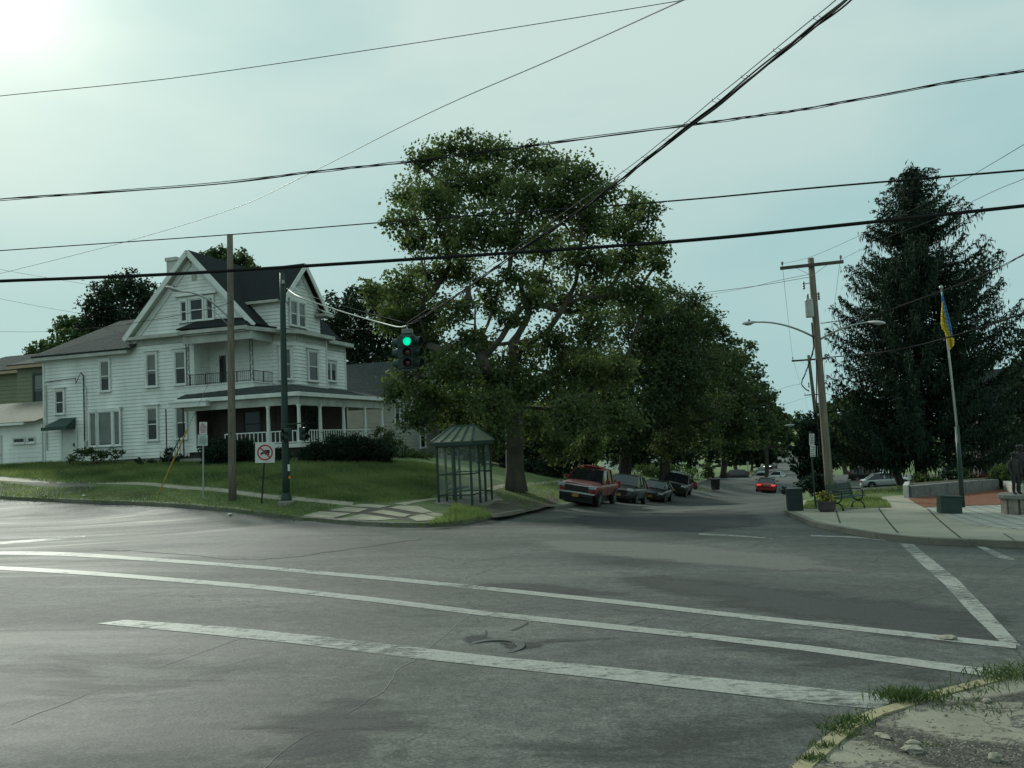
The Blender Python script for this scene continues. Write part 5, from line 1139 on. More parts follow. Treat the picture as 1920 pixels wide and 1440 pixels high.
# --- left wooden pole with lamp
b1 = gp(436, 938, .13); t1 = at(431, 440, b1.y)
wp = pole_thing('utility_pole', 'plain weathered wooden utility pole with a street lamp in front of the white house', t1, b1, .17, .125, M_WOODP, 'utility pole')
la = at(431, 598, b1.y); lb = at(342, 547, b1.y-.3)
cobra(wp, la, lb, .5, lb-at(372, 556, b1.y-.2))
MB().tube([at(431, 612, b1.y), at(407, 588, b1.y-.1), at(385, 572, b1.y-.15)], .018, 6).build('arm_brace', M_GALV, wp, world=True)
for py in (566, 610, 770, 812): MB().lathe(at(433, py, b1.y-.2), [(.03, 0), (.03, .05)], 8, (Vector((1,0,0)), Vector((0,0,1)), Vector((0,-1,0)))).build('bolt', M_IRONB, wp, world=True)
ga = gp(297, 926, .13); gb = at(352, 803, ga.y+ (b1.y-ga.y)*.42)
gt = thing('guy_wire', 'yellow plastic guard on the guy wire anchored in the grass left of the wooden pole', 'guy wire', ga)
MB().tube([ga, gb], .032, 8).build('guard', M_YELG, gt, world=True); MB().tube([gb, at(429, 636, b1.y)], .010, 5).build('wire', M_GALV, gt, world=True)
# --- green signal pole
b2 = gp(537, 946, .13); t2 = at(529, 512, b2.y)
gp_ = pole_thing('signal_pole', 'dark green steel signal pole on a concrete base carrying the span cable', t2, b2, .155, .105, M_GREENP, 'signal pole')
MB().lathe(b2, [(.36, -.1), (.34, .10), (.24, .16)], 16).build('concrete_base', M_KERB, gp_, world=True)
MB().lathe(b2, [(.22, .16), (.22, .22), (.17, .42), (.155, .45)], 16).build('base_collar', M_GREENP, gp_, world=True)
for q in (0, 1): 
    c = at(541.5 if q == 0 else 543, 877 if q == 0 else 895, b2.y-.17); MB().box(c, (.085, .02, .26 if q == 0 else .11)).build('sticker', M_SIGNW if q == 0 else pm('orange_tag', (.55, .16, .03), .5, .1, 5), gp_, world=True)
MB().box(at(531, 529, b2.y-.12), (.09, .10, .14)).build('cable_clamp', M_GALV, gp_, world=True)
MB().tube([at(531, 529, b2.y-.15), at(536, 536, b2.y-.2), at(535, 566, b2.y-.2), at(541, 571, b2.y-.2)], .018, 6).build('weatherhead', M_BLACK, gp_, world=True)
MB().beam(at(534, 796, b2.y-.1), at(572, 793, b2.y-.3), .05).build('signal_arm', M_GREENP, gp_, world=True)
def head3(root, c, face, h=.95, w=.30, dep=.18, lit=None, n=3):
    """signal housing with n lenses (top first) and tunnel visors, looking along 'face'"""
    f = Vector(face).normalized(); s = f.cross(Vector((0, 0, 1))).normalized(); up = Vector((0, 0, 1)); c = Vector(c); ax = (s, f, up)
    hs = MB()
    for k in range(n): hs.box(c+up*(h/2-h/n*(k+.5)), (w, dep, h/n-.012), ax)
    hs.box(c-f*.02, (w*.8, dep*.8, h), ax)
    hs = hs.build('signal_housing', M_GREENP, root, world=True, bevel=.012)
    r = w*.40
    for k in range(n):
        q = c+up*(h/2-h/n*(k+.5))+f*(dep/2); vz = []
        for e, rr in ((0, r+.02), (.17, r+.02)):
            vz.append([q+f*(e*(1.0 if math.sin(a) > -.3 else .55))+s*(rr*math.cos(a))+up*(rr*math.sin(a)) for a in [R(-60)+R(300)*j/14 for j in range(15)]])
        v = MB().loft(vz, False, False); i = v
        for e, rr in ((.17, r+.008), (0, r+.008)): vz.append([q+f*(e*(1.0 if math.sin(a) > -.3 else .55))+s*(rr*math.cos(a))+up*(rr*math.sin(a)) for a in [R(-60)+R(300)*j/14 for j in range(15)]])
        MB().loft(vz[2:], False, False); MB().loft([vz[0], vz[1], vz[2], vz[3]], False, False).build('visor', M_GREENP, hs, world=True)
        m = pm('lens_lit_green', (.0, .4, .25), .3, 0, emit=(.0, 1.0, .52, .75)) if lit == k else (pm('lens_dark_green', (.01, .05, .035), .15, 0, spec=.6), pm('lens_dark_amber', (.06, .03, .008), .15, 0, spec=.6), pm('lens_dark_red', (.07, .006, .006), .15, 0, spec=.6))[k]
        MB().lathe(q, [(r, 0), (r*.8, .02), (r*.4, .032), (.01, .036)], 20, (s, up.cross(f)*0+up, f)).build('lens', m, hs, world=True, smooth=True)
head3(gp_, at(541, 815, b2.y-.28), (-.7, -.7, 0), .52, .26, .16, n=2); head3(gp_, at(568, 813, b2.y-.32), (.8, -.6, 0), .52, .26, .16, n=2)
# --- hanging traffic signal
SDp = 24.0
sc_ = at(763, 612, SDp); ts = thing('traffic_signal', 'four way traffic signal with the lit green lamp on top hanging from the span cable', 'traffic light', sc_)
M_TSG = pm('signal_bracket', (.07, .09, .08), .5, .2, 6)
cen = at(766, 662, SDp)
MB().tube([sc_, sc_-Vector((0, 0, .12))], .02, 6).build('hanger', M_GALV, ts, world=True)
MB().box(at(764, 622, SDp), (.30, .30, .14)).build('terminal_box', pm('terminal_grey', (.17, .18, .17), .6, .15, 6), ts, world=True, bevel=.02)
MB().tube([at(764, 628, SDp), cen-Vector((0, 0, .5))], .035, 8).build('centre_pipe', M_GALV, ts, world=True)
hh = .92
for fx, fy, lit in ((.02, -1.0, 0), (-.97, .25, None), (.9, -.45, None), (.25, .97, None)):
    f = Vector((fx, fy, 0)).normalized(); head3(ts, cen+f*.20, f, hh, .29, .16, lit)
MB().box(cen+Vector((0, 0, hh/2+.03)), (.4, .4, .05)).build('top_bracket', M_TSG, ts, world=True); MB().box(cen-Vector((0, 0, hh/2+.03)), (.4, .4, .05)).build('bottom_bracket', M_TSG, ts, world=True)
# --- signs
def sign(name, label, post0, post1, d, plates, pmat, pr=.03, cat='sign', group=None):
    b = gp(*post0, .13); d = b.y; t = thing(name, label, cat, b, 0, group); top = at(*post1, d)
    MB().beam(b-Vector((0, 0, .1)), top, .06, .035, (0, 1, 0)).build('post', pmat, t, world=True); return t, d
def plate(t, d, c, w, h, tilt=0, yaw=0.):
    p = at(*c, d-.06); ca, sa = math.cos(tilt), math.sin(tilt); cy, sy = math.cos(yaw), math.sin(yaw)
    X = Vector((ca*cy, sy, sa)); Zv = Vector((-sa, 0, ca)); Yv = Zv.cross(X); return p, (X, Yv, Zv)
def lines(root, p, ax, rows, mat, th=.012):
    """lettering: rows of short letter strokes (s0, s1, z, height)"""
    m = MB(); rd = random.Random(len(rows)*7+int(p.x*10))
    for s0, s1, z, h in rows:
        s = s0
        while s < s1-.005:
            w = h*rd.uniform(.45, .65); k = rd.choice('ILTEOH'); q = p+ax[0]*(s+w/2)+ax[2]*z-ax[1]*-0; off = -ax[1]*.012 if ax[1].y > 0 else ax[1]*.012
            def st(cx, cz, ww, hh_): m.box(q+ax[0]*cx+ax[2]*cz+off, (ww, .004, hh_), ax)
            e = h*.17
            if k in 'ILEOH': st(-w/2+e/2, 0, e, h)
            if k in 'OH': st(w/2-e/2, 0, e, h)
            if k in 'TEO': st(0, h/2-e/2, w, e)
            if k in 'LEO': st(0, -h/2+e/2, w, e)
            if k in 'TI': st(0, 0, e, h)
            if k in 'EH': st(0, 0, w*.8, e)
            s += w+h*.2
    m.build('lettering', mat, root, world=True)
def flatplate(root, p, ax, w, h, mat=None, name='sign_plate'):
    return MB().box(p, (w, .012, h), ax).build(name, mat or M_SIGNW, root, world=True, bevel=.004)
t, d = sign('no_trucks_sign', 'square white no trucks sign with a red slashed circle on a thin dark post', (490, 946), (497, 846), 0, 1, M_IRONB)
p, ax = plate(t, d, (497, 848.5), 0, 0, R(-2)); k = d/FPX; S = 37*k
pl = flatplate(t, p, ax, S, S*1.04)
fd = ax[1] if ax[1].y < 0 else -ax[1]
m = MB(); ro, ri = S*.40, S*.325; rg = []
ang = [2*math.pi*j/40 for j in range(41)]
m.loft([[p+fd*.008+ax[0]*(r*math.cos(a))+ax[2]*(r*math.sin(a)) for a in ang[:-1]] for r in (ro, ri)], True, False)
m.loft([[p+fd*.011+ax[0]*(r*math.cos(a))+ax[2]*(r*math.sin(a)) for a in ang[:-1]] for r in (ro, ri)], True, False)
q = [(-.27, .22), (-.22, .27), (.27, -.22), (.22, -.27)]; m.poly([p+fd*.014+ax[0]*(x*S)+ax[2]*(z*S) for x, z in q]); m.build('prohibition_ring', M_RED, pl, world=True)
m = MB(); pk = lambda pts, o: m.poly([p+fd*o+ax[0]*(x*S)+ax[2]*(z*S) for x, z in pts])
pk([(-.06, -.04), (.24, -.04), (.24, .14), (-.06, .12)], .0095); pk([(-.23, -.07), (-.075, -.07), (-.075, .05), (-.13, .05), (-.16, -.005), (-.23, -.02)], .0095); pk([(-.23, -.09), (.2, -.05), (.24, -.03), (-.2, -.05)], .0092)
for cx in (-.17, .04, .18): pk([(cx+.042*math.cos(a), -.09+.042*math.sin(a)) for a in [2*math.pi*j/12 for j in range(12)]], .0098)
m.build('truck_symbol', M_INK, pl, world=True)
t, d = sign('street_sign', 'narrow double parking sign on a steel post left of the wooden utility pole', (381, 938), (381, 800), 0, 1, M_GALV)
k = d/FPX
p, ax = plate(t, d, (381, 803), 0, 0, R(-2)); a = flatplate(t, p, ax, 14.5*k, 23*k); lines(a, p, ax, [(-.10, .02, .17, .07), (-.13, .13, .09, .045), (-.13, .13, .03, .045), (-.13, .13, -.04, .045), (-.11, .12, -.11, .045), (-.10, .10, -.18, .04)], M_RED)
p, ax = plate(t, d, (380, 825.5), 0, 0, R(-2), R(5)); a = flatplate(t, p, ax, 18*k, 21*k, pm('sign_pale_green', (.42, .50, .45), .5, .12, 6)); lines(a, p, ax, [(-.10, .10, .14, .04), (-.15, .15, .06, .04), (-.15, .15, 0, .04), (-.15, .12, -.07, .04), (-.12, .12, -.14, .03)], pm('sign_dull_ink', (.16, .22, .20), .5, .1, 5))
t, d = sign('street_sign', 'tall narrow pair of white parking signs on a green post beside the planter pot', (1530, 953), (1518, 808), 0, 1, M_GREENP)
k = d/FPX
p, ax = plate(t, d, (1522, 824), 0, 0, R(-4.5), R(8)); a = flatplate(t, p, ax, 10*k, 21.5*k); lines(a, p, ax, [(-.06, .04, .16, .06), (-.075, .075, .08, .04), (-.075, .075, .02, .04), (-.075, .075, -.04, .04), (-.075, .075, -.10, .035), (-.07, .07, -.16, .04)], M_INK)
p, ax = plate(t, d, (1524, 845.5), 0, 0, R(-4.5), R(8)); a = flatplate(t, p, ax, 10*k, 21*k); lines(a, p, ax, [(-.05, .05, .14, .06), (-.075, .075, .05, .05), (-.075, .075, -.03, .04), (-.075, .075, -.10, .04), (-.07, .07, -.16, .04)], M_INK)
p, ax = plate(t, d+.15, (1533, 846), 0, 0, R(-4.5), R(70)); flatplate(t, p, ax, .30, 20*k, M_GALV)
for x, y, dd in ((1309, 905, 88), (1403, 898, 118)):
    b = gbase(x, y, dd); t = thing('street_sign', ('pale metal sign post on the verge right of the parked black van' if x < 1350 else 'dark sign post at the corner of the side street'), 'sign', b)
    MB().beam(b, at(x-1, y-33, dd), .07).build('post', M_GALV if x < 1350 else M_IRONB, t, world=True); MB().box(at(x-1, y-29, dd-.08), (.3, .02, .5)).build('sign_plate', M_SIGNW if x < 1350 else M_GALV, t, world=True)
# --- right-hand utility poles
def crossarm(root, c, L, ins=True, s=1.):
    c = Vector(c); a = c-SPER*L/2; b = c+SPER*L/2
    MB().beam(a, b, .10*s, .13*s).build('crossarm', M_WOODD, root, world=True)
    m = MB(); m.beam(c-SPER*L*.28, c-Vector((0, 0, .45*s)), .03*s, .012); m.beam(c+SPER*L*.28, c-Vector((0, 0, .45*s)), .03*s, .012); m.build('crossarm_brace', M_GALV, root, world=True)
    for q in (a+SPER*.1, b-SPER*.1):
        MB().lathe(q+Vector((0, 0, .06*s)), [(.015*s, 0), (.015*s, .08*s), (.055*s, .09*s), (.03*s, .13*s), (.055*s, .15*s), (.045*s, .2*s), (.02*s, .22*s)], 10).build('insulator', M_INSUL, root, world=True)
    return a+SPER*.1+Vector((0, 0, .25*s)), b-SPER*.1+Vector((0, 0, .25*s))
bp1 = gp(1557, 933, .14); tp1 = at(1520, 484, bp1.y-.2)
up1 = pole_thing('utility_pole', 'leaning wooden utility pole with transformer, crossarm and two street lamps on the right corner', tp1, bp1, .175, .125, M_WOODP, 'utility pole', 'utility poles along the right kerb')
E1 = crossarm(up1, at(1521.5, 497, bp1.y-.35), 2.5)
c = at(1517.5, 578, bp1.y-.3); MB().lathe(c-Vector((0, 0, .38)), [(.15, 0), (.17, .03), (.17, .68), (.18, .70), (.15, .76)], 18).build('transformer', pm('transformer_grey', (.36, .38, .37), .5, .12, 6), up1, world=True)
MB().lathe(c+Vector((-.03, 0, .38)), [(.03, 0), (.055, .04), (.03, .07), (.055, .11), (.03, .14), (.05, .18), (.02, .24)], 10).build('bushing', M_INSUL, up1, world=True)
for px, py in ((1507, 535), (1535, 555)):
    q = at(px, py, bp1.y-.3); m = MB(); m.lathe(q-Vector((0, 0, .17)), [(.035, 0), (.055, .05), (.035, .1), (.055, .15), (.035, .2), (.05, .27), (.02, .34)], 10); m.tube([q+Vector((0, 0, .05)), at(1526, py-6, bp1.y-.1)], .018, 5); m.build('fuse_cutout', M_INSUL, up1, world=True)
la = at(1528, 633, bp1.y-.1); lb = at(1417, 604, bp1.y-.1); cobra(up1, la, lb, .3, lb-at(1425, 603, bp1.y))
la = at(1535, 638, bp1.y-.1); lb = at(1630, 604, bp1.y-1.2); cobra(up1, la, lb, .3, lb-at(1620, 603.5, bp1.y-1.0))
MB().tube([at(1522, 605, bp1.y-.25), at(1526, 650, bp1.y-.25), at(1522, 668, bp1.y-.3)], .03, 6).build('riser_cable', M_BLKW, up1, world=True)
MB().tube([at(1531, 674, bp1.y-.2), at(1531, 760, bp1.y-.2), at(1538, 850, bp1.y-.2)], .022, 6).build('riser_cable', M_BLKW, up1, world=True)
E2 = None; ends = [E1]
for i, (px, py, dd, L, lab) in enumerate(((1516, 666, 64, 2.5, 'second wooden utility pole up the street with one crossarm behind the leaning pole'), (1526, 735, 112, 2.5, 'third wooden utility pole, small between the leaning poles above the street'), (1527, 768, 165, 2.5, 'farthest wooden utility pole just above the tree tops at the street end'))):
    bb = gbase(px+[30, 20, 12][i], 900-i*8, dd, 0); tt = at(px, py, dd)
    u = pole_thing('utility_pole', lab, tt, bb, .18, .12, M_WOODP, 'utility pole', 'utility poles along the right kerb', 8)
    ends.append(crossarm(u, tt-Vector((0, 0, .35)), L))
    if i == 0: MB().lathe(at(1517, 727, dd-.3), [(.03, 0), (.06, .1), (.03, .2), (.06, .3), (.03, .4)], 8).build('insulator', M_INSUL, u, world=True)
lp = gbase(1519, 905, 58); st = thing('street_lamp', 'cobra head street lamp on a grey pole above the small low branched tree', 'street lamp', lp)
ltop = at(1514, 806, 58); MB().tube([lp, ltop], [.09, .06], 10).build('pole', M_GALV, st, world=True); lb = at(1491, 797, 58); cobra(st, ltop, lb, .2, lb-at(1500, 796.5, 58))
# --- flagpole and flag
fb = gp(1805, 951, .14); ft = thing('flagpole', 'slender flagpole, dark green below and silver above, in front of the spruce', 'flagpole', fb); dF = fb.y
MB().tube([fb, at(1799, 868, dF), at(1794, 800, dF)], [.085, .075, .065], 12).build('lower_pole', M_GREENP, ft, world=True, smooth=True)
MB().tube([at(1794, 800, dF), at(1781, 680, dF), at(1765.5, 543, dF)], [.045, .038, .028], 10).build('upper_pole', M_GALV, ft, world=True, smooth=True)
MB().lathe(at(1765, 543, dF), [(.02, 0), (.06, .04), (.07, .08), (.05, .13), (.01, .15)], 12).build('finial', M_GALV, ft, world=True, smooth=True)
MB().tube([at(1767, 552, dF-.06), at(1783, 690, dF-.07), at(1796, 830, dF-.1)], .006, 4).build('halyard', M_SIGNW, ft, world=True)
def flag():
    t = thing('flag', 'limp blue and yellow flag hanging down the flagpole', 'flag', at(1766, 548, dF))
    def cloth(left, right, mat, name, ph):
        rows = []; n = 14
        lx = [np.interp(np.linspace(0, 1, n), np.linspace(0, 1, len(left)), [p[i] for p in left]) for i in (0, 1)]; rx = [np.interp(np.linspace(0, 1, n), np.linspace(0, 1, len(right)), [p[i] for p in right]) for i in (0, 1)]
        fr, bk = [], []
        for k in range(n):
            row = []
            for j in range(9):
                u = j/8; px = lx[0][k]*(1-u)+rx[0][k]*u; py = lx[1][k]*(1-u)+rx[1][k]*u
                row.append(at(px, py, dF-.16+.05*math.sin(u*9+ph+k*.25)))
            fr.append(row)
        m = MB()
        for k in range(n-1):
            for j in range(8): m.poly([fr[k][j], fr[k][j+1], fr[k+1][j+1], fr[k+1][j]])
        o = m.build(name, mat, t, world=True, smooth=True); s = o.modifiers.new('s', 'SOLIDIFY'); s.thickness = .012
    cloth([(1766, 549), (1766, 575), (1770, 595), (1777, 617), (1783, 632)], [(1767, 549), (1773, 573), (1780, 598), (1785, 620), (1786, 633)], pm('flag_blue', (.10, .28, .50), .7, .1, 5), 'blue_half', 0.)
    cloth([(1766, 565), (1764, 590), (1764, 612), (1771, 622), (1777, 645), (1781, 656)], [(1767, 572), (1771, 596), (1777, 617), (1784, 632), (1789, 636), (1788, 648)], pm('flag_yellow', (.62, .44, .03), .7, .1, 5), 'yellow_half', 1.3)
flag()
# --- utility box, planter wall, statue
bx = gp(1780, 962, .142); kx = bx.y/FPX
ub = thing('utility_cabinet', 'dark green box cabinet standing on the plaza paving beside the flagpole', 'cabinet', bx, R(-12), rot=(R(0), R(3.5), R(-12)))
MB().box((0, 0, 30*kx/2), (36*kx, .55, 30*kx)).build('body', pm('cabinet_green', (.020, .040, .032), .55, .2, 4), ub, bevel=.02); MB().box((0, 0, 31.5*kx), (38*kx, .60, .05)).build('lid', MATS['cabinet_green'], ub, bevel=.015)
wa = gp(1703, 933, .14); wb = gp(1868, 919, .14); wt = thing('planter_wall', 'low grey granite block wall of the flower planter behind the mulch bed', 'planter wall', wa); hh = .52
M_GRAN = pm('granite_block', (.15, .15, .145), .8, .3, 5, .6, 20); N5 = 5; dv = (wb-wa); dn = Vector((.45, .89, 0))
for k in range(N5):
    a = wa+dv*(k/N5); b = wa+dv*((k+1)/N5); g_ = dv.normalized()*.012
    MB().beam(a+g_+Vector((0, 0, hh/2-.05))+dn*.17, b-g_+Vector((0, 0, hh/2-.05))+dn*.17, .34, hh+random.uniform(-.03, .02)).build('granite_block', M_GRAN, wt, world=True, bevel=.015)
MB().beam(wa-dv.normalized()*.11+Vector((0, 0, hh/2-.02))+dn*.0, wa-dv.normalized()*.11+Vector((0, 0, hh/2-.02))+dn*2.2, .2, hh).build('end_block', pm('pale_granite', (.42, .42, .38), .8, .2, 5), wt, world=True, bevel=.015)
MB().prism([wa+dn*.35+Vector((0, 0, hh-.12)), wb+dn*.35+Vector((0, 0, hh-.12)), wb+dn*2.6+Vector((0, 0, hh-.12)), wa+dn*2.6+Vector((0, 0, hh-.12))], (0, 0, -.5)).build('soil', M_DIRT, wt, world=True)
ra = gp(1888, 917, .14); rb = gp(1912, 928, .14)
rw = thing('planter_wall', 'short pale stone edging slanting behind the statue', 'planter wall', ra); MB().beam(ra+Vector((0, 0, .18)), rb+Vector((0, 0, .18)), .3, .4).build('pale_block', MATS['pale_granite'], rw, world=True, bevel=.02)
M_BRZ = pm('bronze', (.028, .028, .026), .55, .35, 6, .3, 30, metal=.4)
def figure(root, base, h, face, arm='down', cap=True):
    """bronze standing figure grown from a jointed skeleton, one skin"""
    f = Vector(face).normalized(); s = Vector((f.y, -f.x, 0)); up = Vector((0, 0, 1)); base = Vector(base)
    q = lambda a, b, c: base+s*(a*h)+f*(b*h)+up*(c*h)
    V = [q(0,0,.50), q(0,0,.60), q(0,.01,.72), q(0,.0,.80), q(0,.01,.855), q(0,.015,.90), q(0,.02,.955)]; Rd = [.085, .075, .090, .060, .036, .062, .056]; E_ = [(0,1),(1,2),(2,3),(3,4),(4,5),(5,6)]
    def add(par, pts):
        for p, r in pts: V.append(p); Rd.append(r); E_.append((par, len(V)-1)); par = len(V)-1
    for sg in (-1, 1):
        add(0, [(q(.055*sg,0,.46), .066), (q(.062*sg,.015,.27), .045), (q(.065*sg,-.01,.10), .034), (q(.066*sg,0,.035), .030), (q(.072*sg,.055,.02), .026), (q(.074*sg,.09,.015), .018)])
        if arm == 'down' or sg < 0: add(3, [(q(.115*sg,0,.785), .044), (q(.15*sg,-.01,.63), .033), (q(.145*sg,.05,.50), .026), (q(.14*sg,.07,.455), .022)])
        else: add(3, [(q(.115*sg,0,.785), .044), (q(.17*sg,.05,.66), .033), (q(.11*sg,.16,.62), .026), (q(.07*sg,.19,.63), .022)])
    mi = MWI[root]; me = bpy.data.meshes.new('body'); me.from_pydata([tuple(mi @ v) for v in V], E_, []); me.update(); o = bpy.data.objects.new('body', me); C.objects.link(o); o.parent = root; me.materials.append(M_BRZ)
    sk = o.modifiers.new('skin', 'SKIN'); 
    for i, v in enumerate(me.skin_vertices[0].data): v.radius = (Rd[i]*h, Rd[i]*h*(.72 if i in (1, 2, 3) else 1)); v.use_root = (i == 0)
    ss = o.modifiers.new('sub', 'SUBSURF'); ss.levels = ss.render_levels = 2
    o.modifiers.new('smooth', 'SMOOTH').iterations = 1
    hd = q(0, .02, .93); m = MB()
    m.lathe(hd+f*.045*h, [(.018*h, 0), (.006*h, .028*h)], 8, (s, up, f))
    m.build('face', M_BRZ, root, world=True)
    if cap:
        m = MB(); m.lathe(hd, [(.066*h, .015*h), (.074*h, .03*h), (.062*h, .058*h), (.02*h, .068*h)], 14); m.box(hd+f*.07*h+up*.018*h, (.08*h, .06*h, .012*h), (s, f, up)); m.build('cap', M_BRZ, root, world=True, smooth=True)
    m = MB(); rings = []
    for z, w, dp in ((.44, .118, .085), (.52, .105, .08), (.62, .098, .075), (.72, .112, .078), (.795, .10, .06)):
        rings.append([q(w*math.cos(a), dp*math.sin(a), z) for a in [2*math.pi*j/16 for j in range(16)]])
    m.loft(rings).build('jacket', M_BRZ, root, world=True, smooth=True, sub=1)
pb = gp(1916, 963, .142); kk = pb.y/FPX
ped = thing('statue', 'dark bronze statue of a family group in caps on a rough stone pedestal, right edge', 'statue', pb)
m = MB(); 
for k in range(10):
    a0 = 2*math.pi*k/10; m.box(pb+Vector((math.cos(a0)*.42, math.sin(a0)*.42, .25)), (.22, .27, .5), (Vector((math.cos(a0), math.sin(a0), 0)), Vector((-math.sin(a0), math.cos(a0), 0)), Vector((0, 0, 1))))
m.lathe(pb, [(.44, 0), (.44, .48)], 20); m.build('pedestal', pm('pedestal_stone', (.20, .18, .155), .85, .35, 4, .9, 14), ped, world=True)
MB().lathe(pb+Vector((0, 0, .48)), [(.60, 0), (.62, .03), (.62, .12), (.58, .14)], 24).build('cap_stone', pm('cap_stone', (.17, .17, .15), .8, .3, 4, .6, 14), ped, world=True)
figure(ped, pb+Vector((-.22, -.18, .62)), 1.28, (.25, -1, 0)); figure(ped, pb+Vector((.16, .12, .62)), 1.50, (-.2, -1, 0), 'up'); figure(ped, pb+Vector((.42, -.15, .62)), 1.05, (-.4, -1, 0))
# --- litter bin, pot, bench
tb = gp(1491, 957, .14); kk = tb.y/FPX
t = thing('trash_can', 'square dark green slatted trash can at the corner of the right kerb', 'trash can', tb, R(-10)); w = 25*kk; h = 40*kk
m = MB(); m.box((0, 0, h/2), (w*.9, w*.9, h*.96))
m.build('liner', M_BLACK, t)
m = MB(); n = 6
for k in range(n):
    x = -w/2+w*(k+.5)/n
    for z0, z1 in ((.03, .31), (.34, .64), (.67, .93)):
        for a in range(4):
            c_, s_ = [(1,0),(0,1),(-1,0),(0,-1)][a]; ctr = Vector((x*c_-(-w/2)*s_, x*s_+(-w/2)*c_, h*(z0+z1)/2)); m.box(ctr, (w/n*.9, .03, h*(z1-z0)), (Vector((c_, s_, 0)), Vector((-s_, c_, 0)), Vector((0, 0, 1))))
m.build('slat_panel', pm('bin_green', (.012, .026, .023), .5, .2, 4), t)
m = MB(); m.box((0, 0, h), (w*1.1, w*1.1, .05)); m.box((0, 0, h*.655), (w*1.06, w*1.06, .02)); m.box((0, 0, h*.325), (w*1.06, w*1.06, .02)); m.build('rim', MATS['bin_green'], t)
fp = gp(1551, 959, .14); kk = fp.y/FPX
t = thing('planter_pot', 'dark round planter pot holding yellow leaves beside the bench', 'planter', fp); MB().lathe((0, 0, 0), [(.23, 0), (.25, .05), (.27, .06), (.30, .30), (.32, .31), (.32, .37), (.28, .37), (.26, .32)], 20).build('pot', pm('pot_brown', (.055, .045, .045), .7, .3, 5), t)
lob = [((fp.x+dx, fp.y, fp.z+.45+dz), .12) for dx, dz in ((-.15, .05), (0, .02), (.13, 0), (-.05, .12))]; V, F, T = leafcloud(lob, 200, .11, .8, .4, .8, 60); fastmesh('foliage', V, F, L_YEL, T, t, fp)
V, F, T = leafcloud(lob, 110, .12, .8, .4, .8, 61); fastmesh('leaves', V, F, L_LIT, T, t, fp)
bA = gp(1583, 958, .14); bB = gp(1618, 954, .14); ux = (bB-bA); ux.z = 0; ux = Vector((.80, .60, 0)); uy = Vector((-ux.y, ux.x, 0)); up = Vector((0, 0, 1))
bt = thing('park_bench', 'dark green park bench with curled iron legs on the right corner pavement', 'bench', bA)
o0 = bA-ux*.15; SL_ = 1.55
M_BG = pm('bench_green', (.018, .042, .034), .45, .2, 4)
m = MB()
for k in range(4): m.beam(o0+uy*(.05+k*.115)+up*.43, o0+ux*SL_+uy*(.05+k*.115)+up*.43, .10, .03)
m.build('seat', M_BG, bt, world=True); m = MB()
for k in range(5): m.beam(o0+uy*(.50+.02*k)+up*(.50+k*.085), o0+ux*SL_+uy*(.50+.02*k)+up*(.50+k*.085), .03, .075)
m.build('backrest', M_BG, bt, world=True)
for e in (.12, SL_-.12):
    c = o0+ux*e; m = MB(); arc = lambda cy, cz, r, a0, a1: m.tube([c+uy*(cy+r*math.cos(R(a)))+up*(cz+r*math.sin(R(a))) for a in np.linspace(a0, a1, 14)], .022, 6)
    arc(.25, .0, .25, 12, 168); arc(.25, .47, .21, 180, 360); m.beam(c+uy*.0, c+uy*.03+up*.06, .05); m.beam(c+uy*.5, c+uy*.47+up*.06, .05)
    m.tube([c+uy*.46+up*.42, c+uy*.60+up*.90], .02, 6); m.tube([c+uy*.04+up*.42, c+uy*.04+up*.63, c+uy*.12+up*.66, c+uy*.52+up*.66], .02, 6); m.build('leg', M_IRONB, bt, world=True)
